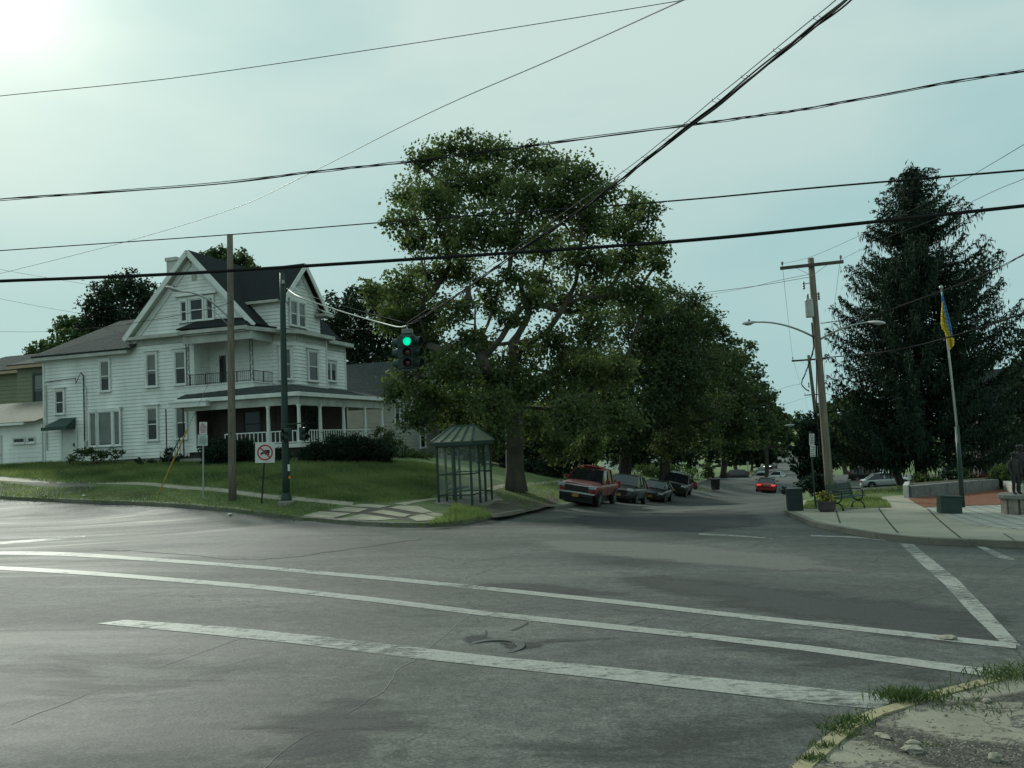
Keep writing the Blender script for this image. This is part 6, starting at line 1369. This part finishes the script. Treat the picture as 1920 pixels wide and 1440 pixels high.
# --- bus shelter
def shelter():
    bL = gp(823, 942, .14); bR = gp(880, 943, .14); ang = R(-16); t = thing('bus_shelter', 'green framed glass bus shelter with a pale panelled roof under the plane tree', 'bus shelter', bL, ang)
    Wd, Dp, Hh = 1.36, 2.5, 2.15; z0 = -.15
    for x, y in ((0,0),(Wd,0),(0,Dp),(Wd,Dp),(.7,0),(Wd,1.0),(Wd,1.7),(0,.9),(0,1.7)): MB().beam((x, y, z0), (x, y, Hh), .075).build('post', M_GREENP, t)
    m = MB()
    for z in (.25, 1.05, Hh-.02):
        m.beam((0, 0, z), (0 if z < 1.2 and False else Wd, 0, z), .05); m.beam((0, 0, z), (0, Dp, z), .05); m.beam((0, Dp, z), (Wd, Dp, z), .05); 
        if z > 2: m.beam((Wd, 0, z), (Wd, Dp, z), .05)
        else: m.beam((Wd, 0, z), (Wd, 1.0, z), .05); m.beam((Wd, 1.7, z), (Wd, Dp, z), .05)
    m.build('rail', M_GREENP, t)
    g = bpy.data.materials.new('shelter_glass'); g.use_nodes = True; b = g.node_tree.nodes['Principled BSDF']; b.inputs['Base Color'].default_value = (.55, .62, .58, 1); b.inputs['Roughness'].default_value = .08; b.inputs['Specular IOR Level'].default_value = .2; b.inputs['Alpha'].default_value = .05
    for a, c in (((0, 0), (.7, 0)), ((.7, 0), (Wd, 0)), ((0, 0), (0, Dp)), ((0, Dp), (Wd, Dp)), ((Wd, 0), (Wd, 1.0)), ((Wd, 1.7), (Wd, Dp))):
        MB().beam((*a, 1.3), (*c, 1.3), .01, 2.0).build('glass_panel', g, t)
    MB().bx(-.16, Wd+.16, -.16, Dp+.16, Hh, Hh+.14).build('eave_beam', M_GREENP, t)
    pan = pm('roof_panel', (.15, .16, .115), .5, .25, 2.5); e = .16; zt = Hh+.14; zr = Hh+.72; r = MB(); rb = MB(); ym = Dp/2
    A = [(-e, -e, zt), (Wd+e, -e, zt), (Wd+e, Dp+e, zt), (-e, Dp+e, zt)]; r0, r1 = (.2, ym, zr), (Wd-.2, ym, zr)
    for f in ([A[0], A[1], r1, r0], [A[2], A[3], r0, r1], [A[1], A[2], r1], [A[3], A[0], r0]): roofslab(r, f, .03)
    r.build('roof_panel', pan, t)
    for k in range(5):
        u = k/4; a = Vector(A[0]).lerp(Vector(A[1]), u); b_ = Vector(r0).lerp(Vector(r1), u); off = Vector((0, 0, .05)); rb.beam(a+off, b_+off, .07, .05); a = Vector(A[3]).lerp(Vector(A[2]), u); rb.beam(a+off, b_+off, .07, .05)
    rb.beam(Vector(r0)+off, Vector(r1)+off, .1, .07); rb.build('roof_rib', pm('rib_green', (.020, .062, .050), .5, .2, 4), t)
    MB().bx(.12, .5, .5, Dp-.4, .42, .47).build('seat', M_GREENP, t)
shelter()
# --- small things
t = thing('wheelie_bin', 'dark bin tilted at the grass edge beyond the parked cars', 'bin', gbase(1342, 926, 80), R(20)); MB().prism([(-.25, -.3, 0), (.25, -.3, 0), (.32, -.36, .95), (-.32, -.36, .95)], (0, .6, 0)).build('body', M_BLACK, t); MB().bx(-.34, .34, -.4, .3, .95, 1.02).build('lid', M_BLACK, t)
t = thing('wheelbarrow', 'red wheelbarrow leaning on the kerb just behind the black van', 'wheelbarrow', gbase(1297, 931, 76), R(30))
MB().loft([[(-.5, -.2, .25), (.3, -.2, .25), (.3, .2, .25), (-.5, .2, .25)], [(-.65, -.32, 1.2), (.5, -.32, .6), (.5, .32, .6), (-.65, .32, 1.2)]]).build('tray', M_RED, t); MB().lathe((.5, 0, .2), [(.05, -.05), (.2, -.05), (.2, .05), (.05, .05)], 14, (Vector((1,0,0)), Vector((0,0,1)), Vector((0,1,0)))).build('wheel', M_BLACK, t)
m = MB(); m.beam((.5, .06, .2), (-.9, .25, .8), .04); m.beam((.5, -.06, .2), (-.9, -.25, .8), .04); m.build('handle', M_IRONB, t)
for px, py, lab in ((432, 966, 'crumpled white scrap of paper in the gutter below the wooden utility pole'), (157, 931, 'small white scrap on the grass at the left by the gravel')):
    q = gp(px, py, .02 if px > 300 else .14); bm = bmesh.new(); bmesh.ops.create_icosphere(bm, subdivisions=2, radius=.09)
    for v in bm.verts: v.co *= random.uniform(.6, 1.2); v.co.z *= .5
    me = bpy.data.meshes.new('paper_litter'); bm.to_mesh(me); bm.free(); me.materials.append(M_SIGNW); o = bpy.data.objects.new('paper_litter', me); C.objects.link(o); o.location = q+Vector((0, 0, .04)); tag(o, lab, 'litter')
# ------------------------------------------------------------------ vehicles
M_TYRE = pm('tyre_rubber', (.014, .014, .014), .8, .2, 8); M_RIM = pm('alloy_rim', (.40, .41, .41), .3, .1, 5, metal=.8)
M_CGL = pm('car_glass', (.016, .020, .021), .06, 0, spec=.6); M_CHR = pm('chrome', (.62, .64, .64), .15, .05, 5, metal=.9)
M_HL = pm('headlight_glass', (.50, .53, .53), .12, 0, spec=.6); M_TL = pm('tail_light', (.30, .02, .02), .25, 0, spec=.5); M_TLON = pm('tail_light_lit', (.5, .03, .03), .25, 0, emit=(1.0, .06, .06, .7)); M_HLON = pm('headlight_lit', (.6, .6, .6), .2, 0, emit=(.9, 1, .95, 1.6))
M_PLATE = pm('gold_plate', (.36, .17, .03), .5, .1, 8)
def car(name, label, cat, pos, fwd, P_, paint, group=None, lit=None, plate=True):
    f2 = Vector((fwd[0], fwd[1], 0)).normalized(); l2 = Vector((-f2.y, f2.x, 0)); x, y = pos; w_ = P_['W']*.42; wb = P_['wb']/2
    zf = G(x+f2.x*wb, y+f2.y*wb); zb = G(x-f2.x*wb, y-f2.y*wb); zl = G(x+l2.x*w_, y+l2.y*w_); zr = G(x-l2.x*w_, y-l2.y*w_)
    F_ = Vector((f2.x*2*wb, f2.y*2*wb, zf-zb)).normalized(); Lf = Vector((l2.x*2*w_, l2.y*2*w_, zl-zr)); Lf = (Lf-F_*Lf.dot(F_)).normalized(); Up = F_.cross(Lf)
    M = Matrix((F_, Lf, Up)).transposed(); t = thing(name, label, cat, (x, y, (zf+zb)/2+P_.get('dz', .0)), 0, group, rot=M.to_euler())
    L, W, H = P_['L'], P_['W'], P_['H']; hw = W/2; zb0 = P_.get('sill', .30)
    rings = []
    for sx, zt, k, z0 in P_['body']:
        h_ = hw*k; zm = z0+(zt-z0)*.55
        half = [(0, zt+.02), (h_*.72, zt), (h_*.94, zt-.05), (h_, zm+.12), (h_*.995, zm-.06), (h_*.965, z0+.08), (h_*.88, z0)]
        rings.append([(sx, a, b) for a, b in half]+[(sx, 0, z0)]+[(sx, -a, b) for a, b in half[:0:-1]])
    bd = MB().loft(rings).build('body', paint, t, smooth=True, sub=1)
    g = MB(); rings = []; bz = P_['belt']-.04
    for sx, zt, kt in P_['cab']:
        kb = .93
        rings.append([(sx, hw*kb, bz), (sx, hw*(kb+(kt-kb)*1.0), zt), (sx, 0, zt+.03), (sx, -hw*(kb+(kt-kb)*1.0), zt), (sx, -hw*kb, bz)])
    g.loft(rings).build('windows', M_CGL, t)
    cab = P_['cab']; r = MB(); rr = [c for c in cab if c[1] > P_['H']-.16]; rl = []
    for sx, zt, kt in rr: rl.append([(sx, hw*kt+.02, zt-.02), (sx, hw*kt*.9, zt+.03), (sx, 0, zt+.065), (sx, -hw*kt*.9, zt+.03), (sx, -hw*kt-.02, zt-.02), (sx, 0, zt-.03)])
    if len(rl) > 1: r.loft(rl)
    for s in (-1, 1):
        def pil(x0, z0, k0, x1, z1, k1, wd): r.beam((x0, s*hw*k0, z0), (x1, s*hw*k1, z1), wd, .05, (0, s, .3))
        pil(cab[0][0], bz, .94, rr[0][0], rr[0][1], rr[0][2]+.015, .07); pil(cab[-1][0], bz, .94, rr[-1][0], rr[-1][1], rr[-1][2]+.015, .12)
        for px in P_.get('pill', ()): pil(px, bz, .945, px-.05, rr[0][1]-.01, rr[0][2]+.03, .08)
    r.build('roof', P_.get('roofmat', paint), t)
    wr = P_['wr']
    for sx in (wb, -wb):
        for s in (-1, 1):
            ax = (Vector((1,0,0)), Vector((0,0,1)), Vector((0, s, 0)))
            MB().lathe((sx, s*(hw-.14), wr+.03), [(wr*1.16, 0), (wr*1.16, .145)], 24, ax).build('wheel_arch', M_BLACK, t)
            wl = MB().lathe((sx, s*(hw-.19), wr), [(wr*.62, 0), (wr*.94, 0), (wr, .04), (wr, .16), (wr*.94, .205), (wr*.68, .205)], 24, ax).build('wheel', M_TYRE, t)
            m = MB(); m.lathe((sx, s*(hw+.0), wr), [(wr*.66, 0), (wr*.66, .012), (wr*.55, .0), (wr*.5, -.02)], 20, ax)
            for k in range(5): a = 2*math.pi*k/5; m.beam((sx, s*(hw+.016), wr), (sx+wr*.6*math.cos(a), s*(hw+.016), wr+wr*.6*math.sin(a)), wr*.17, .02, (0, s, 0))
            m.build('rim', M_RIM, wl)
    fx = P_['body'][-1][0]; rx = P_['body'][0][0]
    for s in (-1, 1):
        hy, hz, hW, hH = P_['hl']; MB().box((fx-.07, s*hy, hz), (.16, hW, hH)).build('headlight', M_HLON if lit == 'front' else M_HL, t, bevel=.02)
        ty, tz, tW, tH = P_['tl']; MB().box((rx+.05, s*ty, tz), (.14, tW, tH)).build('taillight', M_TLON if lit == 'rear' else M_TL, t, bevel=.02)
        mx = cab[0][0]-.35; m = MB(); m.box((mx, s*(hw+.10), P_['belt']+.08), (.12, .2, .15)); m.box((mx, s*(hw+.0), P_['belt']+.03), (.05, .1, .04)); m.build('mirror', P_.get('mirmat', paint), t, bevel=.02)
    gz, gh, gw = P_['grille']; gr = MB().box((fx-.01, 0, gz), (.06, gw, gh)).build('grille', M_BLACK, t)
    for zz, ww, hh_ in P_.get('bars', ()): MB().box((fx+.03, 0, zz), (.07, ww, hh_)).build('chrome_bar', M_CHR, t, bevel=.012)
    m = MB(); m.box((fx-.05, 0, zb0+.10), (.14, W*.86, .18)); m.build('front_bumper', P_.get('bump', M_BLACK), t, bevel=.03)
    MB().box((rx+.03, 0, zb0+.16), (.14, W*.88, .2)).build('rear_bumper', P_.get('bump', paint), t, bevel=.03)
    if plate: MB().box((fx+.06, P_.get('ply', 0), P_.get('plz', .5)), (.02, .31, .155)).build('licence_plate', M_PLATE, t)
    MB().box((rx-.03, 0, P_['tl'][1]-.02), (.02, .31, .155)).build('rear_plate', M_PLATE, t)
    MB().bx(-L*.44, L*.44, -hw*.8, hw*.8, .18, zb0+.12).build('underbody', M_BLACK, t)
    return t
def carp(c): return pm('paint_%d_%d_%d' % tuple(int(v*1000) for v in c), c, .34, .04, 3, spec=.5, coat=.3)
SUV = dict(L=4.55, W=1.82, H=1.66, wb=2.62, wr=.34, belt=1.02, sill=.26, body=[(-2.27, .92, .86, .42), (-2.18, 1.06, .95, .34), (-1.5, 1.05, 1., .26), (0, 1.02, 1., .26), (.9, 1.02, 1., .26), (1.55, .98, .985, .28), (2.05, .88, .93, .32), (2.24, .70, .82, .36)],
           cab=[(1.12, 1.03, .86), (.40, 1.58, .74), (-.6, 1.63, .74), (-1.6, 1.58, .72), (-2.15, 1.08, .80)], pill=(-.1, -1.1), hl=(.66, .80, .36, .15), tl=(.72, 1.05, .2, .4), grille=(.68, .20, .95), bars=[(.76, 1.0, .05)], plz=.48)
SEDAN = dict(L=4.7, W=1.82, H=1.46, wb=2.75, wr=.33, belt=.93, sill=.24, body=[(-2.33, .82, .84, .40), (-2.2, .96, .93, .32), (-1.5, .95, .99, .25), (0, .92, 1., .24), (.9, .92, 1., .24), (1.55, .86, .98, .26), (2.1, .74, .92, .30), (2.33, .56, .80, .34)],
             cab=[(1.15, .92, .86), (.35, 1.37, .70), (-.5, 1.42, .70), (-1.05, 1.37, .70), (-1.85, .95, .80)], pill=(-.2,), hl=(.66, .64, .34, .13), tl=(.68, .80, .38, .16), grille=(.56, .18, .8), bars=[(.64, .8, .03)], plz=.42)
COUPE = dict(SEDAN, L=4.65, W=1.87, H=1.38, body=[(-2.3, .80, .86, .38), (-2.2, .95, .94, .30), (-1.4, .94, 1., .25), (0, .90, 1., .24), (.9, .90, 1., .24), (1.55, .86, .98, .26), (2.1, .76, .93, .30), (2.3, .60, .84, .34)],
             cab=[(.85, .90, .84), (.15, 1.30, .68), (-.5, 1.33, .68), (-.85, 1.29, .68), (-1.5, .95, .78)], pill=(), tl=(.66, .80, .36, .16), roofmat=M_BLACK)
VAN = dict(SUV, L=4.9, W=1.95, H=1.76, wb=2.95, wr=.36, belt=1.10, body=[(-2.45, 1.0, .88, .42), (-2.35, 1.14, .96, .36), (-1.5, 1.12, 1., .30), (0, 1.10, 1., .30), (1.0, 1.10, 1., .30), (1.75, 1.06, .985, .32), (2.25, .95, .93, .36), (2.42, .74, .84, .40)],
           cab=[(1.3, 1.1, .86), (.6, 1.68, .76), (-.6, 1.73, .76), (-1.9, 1.68, .75), (-2.38, 1.16, .84)], pill=(.1, -1.1), hl=(.72, .88, .34, .16), tl=(.80, 1.1, .18, .45), grille=(.78, .24, .95), bars=[])
PICK = dict(L=5.3, W=1.86, H=1.78, wb=3.25, wr=.39, belt=1.14, sill=.42, dz=0., body=[(-2.68, 1.05, .94, .55), (-2.60, 1.16, .98, .5), (-1.0, 1.16, 1., .44), (-.95, 1.14, 1., .42), (.6, 1.13, 1., .42), (1.05, 1.14, 1., .42), (2.1, 1.10, .98, .46), (2.52, 1.02, .94, .52), (2.66, .86, .90, .56)],
            cab=[(1.15, 1.14, .88), (.55, 1.68, .75), (-.2, 1.76, .75), (-.85, 1.73, .76), (-1.02, 1.16, .84)], pill=(-.05,), hl=(.74, .93, .36, .15), tl=(.86, .98, .14, .36), grille=(.82, .34, 1.12), bars=[(.96, 1.5, .05), (.62, 1.80, .08)], bump=M_BLACK, plz=.50)
def on_line(y, off): x = 3.5+.345*(y-38); return (x-SPER.x*off, y-SPER.y*off)
back = tuple(-SDIR)
t = car('pickup_truck', 'red pickup truck parked first at the left kerb facing the camera', 'pickup truck', on_line(41.3, 1.25), back, PICK, carp((.20, .010, .012)), 'vehicles parked along the left kerb')
m = MB(); m.bx(-2.5, -1.15, -.72, .72, 1.08, 1.185); m.build('bed_shade', M_BLACK, t)  # black slab stands in for the shade inside the open bed
m = MB(); m.bx(-.9, .45, -.45, .45, 1.80, 1.83); m.build('sunroof', carp((.20, .010, .012)), t); 
for xx in (.28, -.52): 
    m = MB()
    for s in (-1, 1): m.bx(xx-.01, xx+.01, s*.955, s*.965, .55, 1.1)
    m.build('door_seam', M_BLACK, t)
car('parked_car', 'dark grey crossover with a pale reflecting windscreen parked behind the red pickup', 'car', on_line(49.6, 1.25), back, SUV, carp((.045, .050, .048)), 'vehicles parked along the left kerb')
car('parked_car', 'dark sedan parked between the grey crossover and the black van', 'car', on_line(59.5, 1.3), back, SEDAN, carp((.022, .024, .024)), 'vehicles parked along the left kerb')
car('parked_car', 'black van parked last in the row by the left kerb', 'car', on_line(70.5, 1.5), back, VAN, carp((.010, .011, .012)), 'vehicles parked along the left kerb')
q = at(1437, 915, 85.5); car('red_car', 'red coupe with lit tail lights driving away down the street', 'car', (q.x, q.y), tuple(SDIR), COUPE, carp((.24, .014, .018)), None, 'rear', False)
q = at(1458, 900, 138); car('silver_car', 'silver sedan coming up the street towards the red coupe', 'car', (q.x, q.y), tuple(-SDIR-SPER*.25), SEDAN, carp((.34, .37, .36)), None, None, False)
q = at(1445, 875, 188); car('distant_car', 'dark car with bright headlights far down the street', 'car', (q.x, q.y), tuple(-SDIR-SPER*.3), SEDAN, carp((.012, .013, .014)), None, 'front', False)
q = at(1428, 878, 165); car('distant_car', 'small blue grey car at the side street corner far off', 'car', (q.x, q.y), tuple(-SDIR), SEDAN, carp((.10, .13, .16)), None, None, False)
q = at(1375, 881, 128); car('parked_car', 'black car half hidden in the shade on the side street', 'car', (q.x, q.y), tuple(-SPER), SUV, carp((.012, .013, .013)), None, None, False)
q = at(1664, 914, 80); car('parked_car', 'pale silver sedan parked side on behind the bench at right', 'car', (q.x, q.y), tuple(SPER), SEDAN, carp((.45, .50, .49)), 'cars in the parking lot', None, False)
q = at(1636, 904, 89); car('parked_car', 'black SUV parked behind the pale silver sedan in the lot', 'car', (q.x, q.y), tuple(SPER-SDIR*.2), SUV, carp((.012, .012, .013)), 'cars in the parking lot', None, False)
M_WIREG = pm('grey_wire', (.085, .09, .088), .75, .1, 5, spec=.2)
# ------------------------------------------------------------------ overhead wires: each its own thing
def wire(name, label, pts, rad, mat=None, sub=6, twist=0, cat='wire', group=None, smoothn=True):
    """pts: (px, py, depth); smoothed through the points; twist > 0 winds strands round each other"""
    P3 = [at(*p) for p in pts]; n = len(P3); out = []
    for i in range(n-1):
        p0, p1, p2, p3 = P3[max(i-1, 0)], P3[i], P3[i+1], P3[min(i+2, n-1)]
        for k in range(sub):
            t = k/sub; out.append(.5*((2*p1)+(-p0+p2)*t+(2*p0-5*p1+4*p2-p3)*t*t+(-p0+3*p1-3*p2+p3)*t**3))
    out.append(P3[-1]); m = MB()
    if not twist: m.tube(out, rad, 6)
    else:
        L = sum((b-a).length for a, b in zip(out[:-1], out[1:])); k = max(20, int(L/.12)); cum = [0]
        for a, b in zip(out[:-1], out[1:]): cum.append(cum[-1]+(b-a).length)
        A = np.array([tuple(p) for p in out]); s = np.linspace(0, cum[-1], k); Q = np.c_[[np.interp(s, cum, A[:, j]) for j in range(3)]].T
        for st in range(3):
            ph = st*2.094; amp = rad*(1.0 if st < 2 else 1.6); a = s*twist*(1+.25*np.sin(s*.9))+ph; q = Q.copy(); q[:, 2] += amp*np.sin(a); q[:, 1] += amp*np.cos(a); m.tube([Vector(v) for v in q], rad*(.75 if st == 0 else .5), 5)
    o = m.build(name, mat or M_BLKW, None, smooth=True); tag(o, label, cat, group); return o
G1 = 'wires crossing over the junction'
wire('overhead_wire', 'thin topmost wire from the left edge to the top middle of the sky', [(-60,190,17),(0,180,17),(320,147,16.5),(690,94,16),(1000,46,15.5),(1300,-3,15),(1420,-26,15)], .007, group=G1)
wire('overhead_wire', 'thin stranded wire climbing steeply from lower left sky across to the top centre', [(-60,526,46),(20,508,44),(240,452,38),(440,390,33),(580,325,28),(800,214,21),(1040,109,16),(1290,-4,12)], .011, pm('bright_strand', (.30, .31, .30), .5, .1, 5), 8, 0, group=G1)
wire('overhead_cable', 'twisted wavy bundle of cables crossing at the tree top height', [(-60,380,15),(0,374,15),(380,347,14.5),(580,323,14.2),(780,302,14),(980,275,13.8),(1280,236,13.6),(1480,209,13.4),(1640,181,13.2),(1800,151,13),(1920,133,13),(2000,122,13)], .014, None, 8, 1.1, 'cable', G1)
wire('overhead_cable', 'plain middle cable passing behind the top of the wooden pole and over the trees', [(-60,475,36.5),(0,470,36),(430,440,34.8),(780,412,30),(1220,380,24),(1540,351,20),(1920,319,17),(2000,312,17)], .022, None, 8, 0, 'cable', G1)
wire('overhead_cable', 'thickest straight black cable crossing the whole picture below the others', [(-60,530,15),(0,527,15),(300,515,14.6),(600,497,14.2),(960,474,14),(1300,450,13.6),(1600,420,13.2),(1920,386,13),(2000,377,13)], .030, None, 8, 0, 'cable', G1)
sp = [(1650,-62,8.2),(1589,0,8.8),(1530,47,9.4),(1455,107,10.3),(1395,155,11.1),(1345,197,11.7),(1300,230,12.3),(1255,265,12.9),(1210,300,13.5),(1160,341,14.2),(1065,410,15.8),(960,480,17.6),(880,537,19.5),(820,578,21.6),(763,611,24)]
wc = wire('span_cable', 'heavy bundled span cable sagging from the top right down to the traffic signal', sp, .022, None, 8, 1.3, 'cable')
ms = [(1635,-62,8.2),(1567,0,8.8),(1515,42,9.4),(1450,95,10.3),(1387,147,11.1),(1337,187,11.7),(1287,229,12.4),(1245,262,12.9),(1205,294,13.5),(1155,331,14.2),(1055,400,15.9),(945,480,17.8),(870,534,19.8),(763,605,24)]
wire('messenger_wire', 'thin straight messenger wire running just above the heavy span cable', ms, .006, M_WIREG)
def on_px(l, x):
    l = sorted(l); return tuple([x]+[float(np.interp(x, [q[0] for q in l], [q[k] for q in l])) for k in (1, 2)])
for x in (1530, 1455, 1394, 1340, 1288, 1247, 1207, 1172, 1110, 1040, 960):
    p = at(*on_px(ms, x)); q = at(*on_px(sp, x+9)); m = MB(); dx = Vector((1, 0, 0))*.035*p.y/12
    for s in (-1, 1): m.tube([p+dx*s, (p+q)/2+dx*s*1.9, q+dx*s*.6], .0042, 4)
    o = m.build('cable_hanger', M_WIREG); o.parent = wc
m = MB(); c = at(878, 547, 19.4); m.box(c, (.13, .12, .26)); m.box(c-Vector((0, 0, .15)), (.18, .14, .06)); o = m.build('splice_case', pm('splice_brown', (.05, .035, .035), .6, .2, 6)); o.parent = wc
o = MB().tube([at(868,545,19.5), at(864,553,19.5), at(867,556,19.5), at(871,545,19.5)], .016, 5).build('slack_loop', M_BLKW); o.parent = wc
wire('signal_cable', 'bright sunlit cable from the green signal pole down to the traffic signal', [(538,541,b2.y-.1),(560,556,29.8),(610,574,28.6),(660,590,27.2),(710,604,25.8),(746,613,24.5),(763,611,24)], .022, pm('pale_cable', (.45, .46, .40), .5, .1, 8), 6, 0, 'cable')
wire('signal_wire', 'thin wire above the bright cable between the green pole and the traffic signal', [(536,536,b2.y-.1),(600,561,28.8),(680,584,26.6),(763,606,24)], .007, M_WIREG)
wire('service_wire', 'thin service wire from behind the white house across the trees to the leaning pole', [(640,618,56),(740,614,52),(960,590,46),(1150,568,42),(1300,551,39),(1420,536,37),(1520,519,36)], .011, M_WIREG, 8)
wire('overhead_cable', 'twisted service cable from the leaning pole up over the spruce to the right edge', [(1539,606,36),(1580,601,34),(1640,590,31),(1720,562,27),(1800,533,24),(1860,508,21),(1920,477,19),(1990,440,17)], .014, None, 8, 1.6, 'cable')
wire('overhead_cable', 'thick telephone cable from the leaning pole to the right edge below the flag', [(1541,671,36),(1650,661,31),(1720,648,28),(1780,632,25.5),(1850,611,23),(1920,587,21),(1990,562,19)], .026, None, 8, 0, 'cable')
wire('overhead_wire', 'thin wire from the crossarm rising over the spruce top to the right edge', [(1464,495,36.6),(1530,478,34),(1690,404,26),(1800,342,20),(1920,271,15),(1990,230,13)], .006)
wire('overhead_wire', 'thin wire from the crossarm right end across the spruce middle to the right edge', [(1578,486,35.4),(1660,447,31),(1760,408,25),(1860,360,20),(1920,335,17),(1990,300,15)], .006)
gN = 'line wires between the crossarms'
for i in range(3):
    for s in (0, 1):
        a, b = ends[i][s], ends[i+1][s]; m = MB(); pts = []
        for k in range(13):
            t = k/12; p = a.lerp(b, t); p.z -= 4*.45*t*(1-t); pts.append(p)
        o = m.tube(pts, .007, 4).build('line_wire', M_BLKW); tag(o, ('left' if s == 0 else 'right')+' line wire between the '+('leaning pole and second pole', 'second and third poles', 'third and farthest poles')[i]+' along the street', 'wire', gN)
wire('aerial_cable', 'twisted cable dropping from the leaning pole past the second pole', [(1524,662,36),(1510,700,44),(1503,719,50),(1510,729,58),(1517,733,63)], .030, None, 6, 1.0, 'cable')
for a, lab in (([(1310,556,70),(1400,540,50),(1450,528,40),(1524,513,36)], 'thin wire reaching left from the leaning pole above the street trees'), ([(1440,738,80),(1470,727,70),(1500,720,50)], 'wire leaving left from the twisted cable bend near the second pole'), ([(1460,763,110),(1490,752,112),(1520,744,112)], 'thin wire left of the third utility pole'), ([(1548,737,50),(1575,747,52),(1610,756,56)], 'short wire from the leaning pole into the bushy tree at right')):
    wire('service_wire', lab, a, .010, group='short service wires in the street')
for a, lab in (([(-40,495,60),(0,505,60),(90,521,62),(180,536,70)], 'faint wire sloping down at the far left behind the stranded wire'), ([(-40,551,60),(0,560,60),(110,581,66),(230,600,72)], 'faint lower wire sloping into the dark tree at left'), ([(-40,623,58),(0,622,58),(100,621,60),(280,605,52)], 'faint level wire at the left reaching the white house roof'), ([(236,608,36),(330,592,34.5),(400,577,34),(430,568,33.9)], 'thin wire from the left meeting the wooden pole below the lamp arm')):
    wire('service_wire', lab, a, .011, group='faint wires at the left')
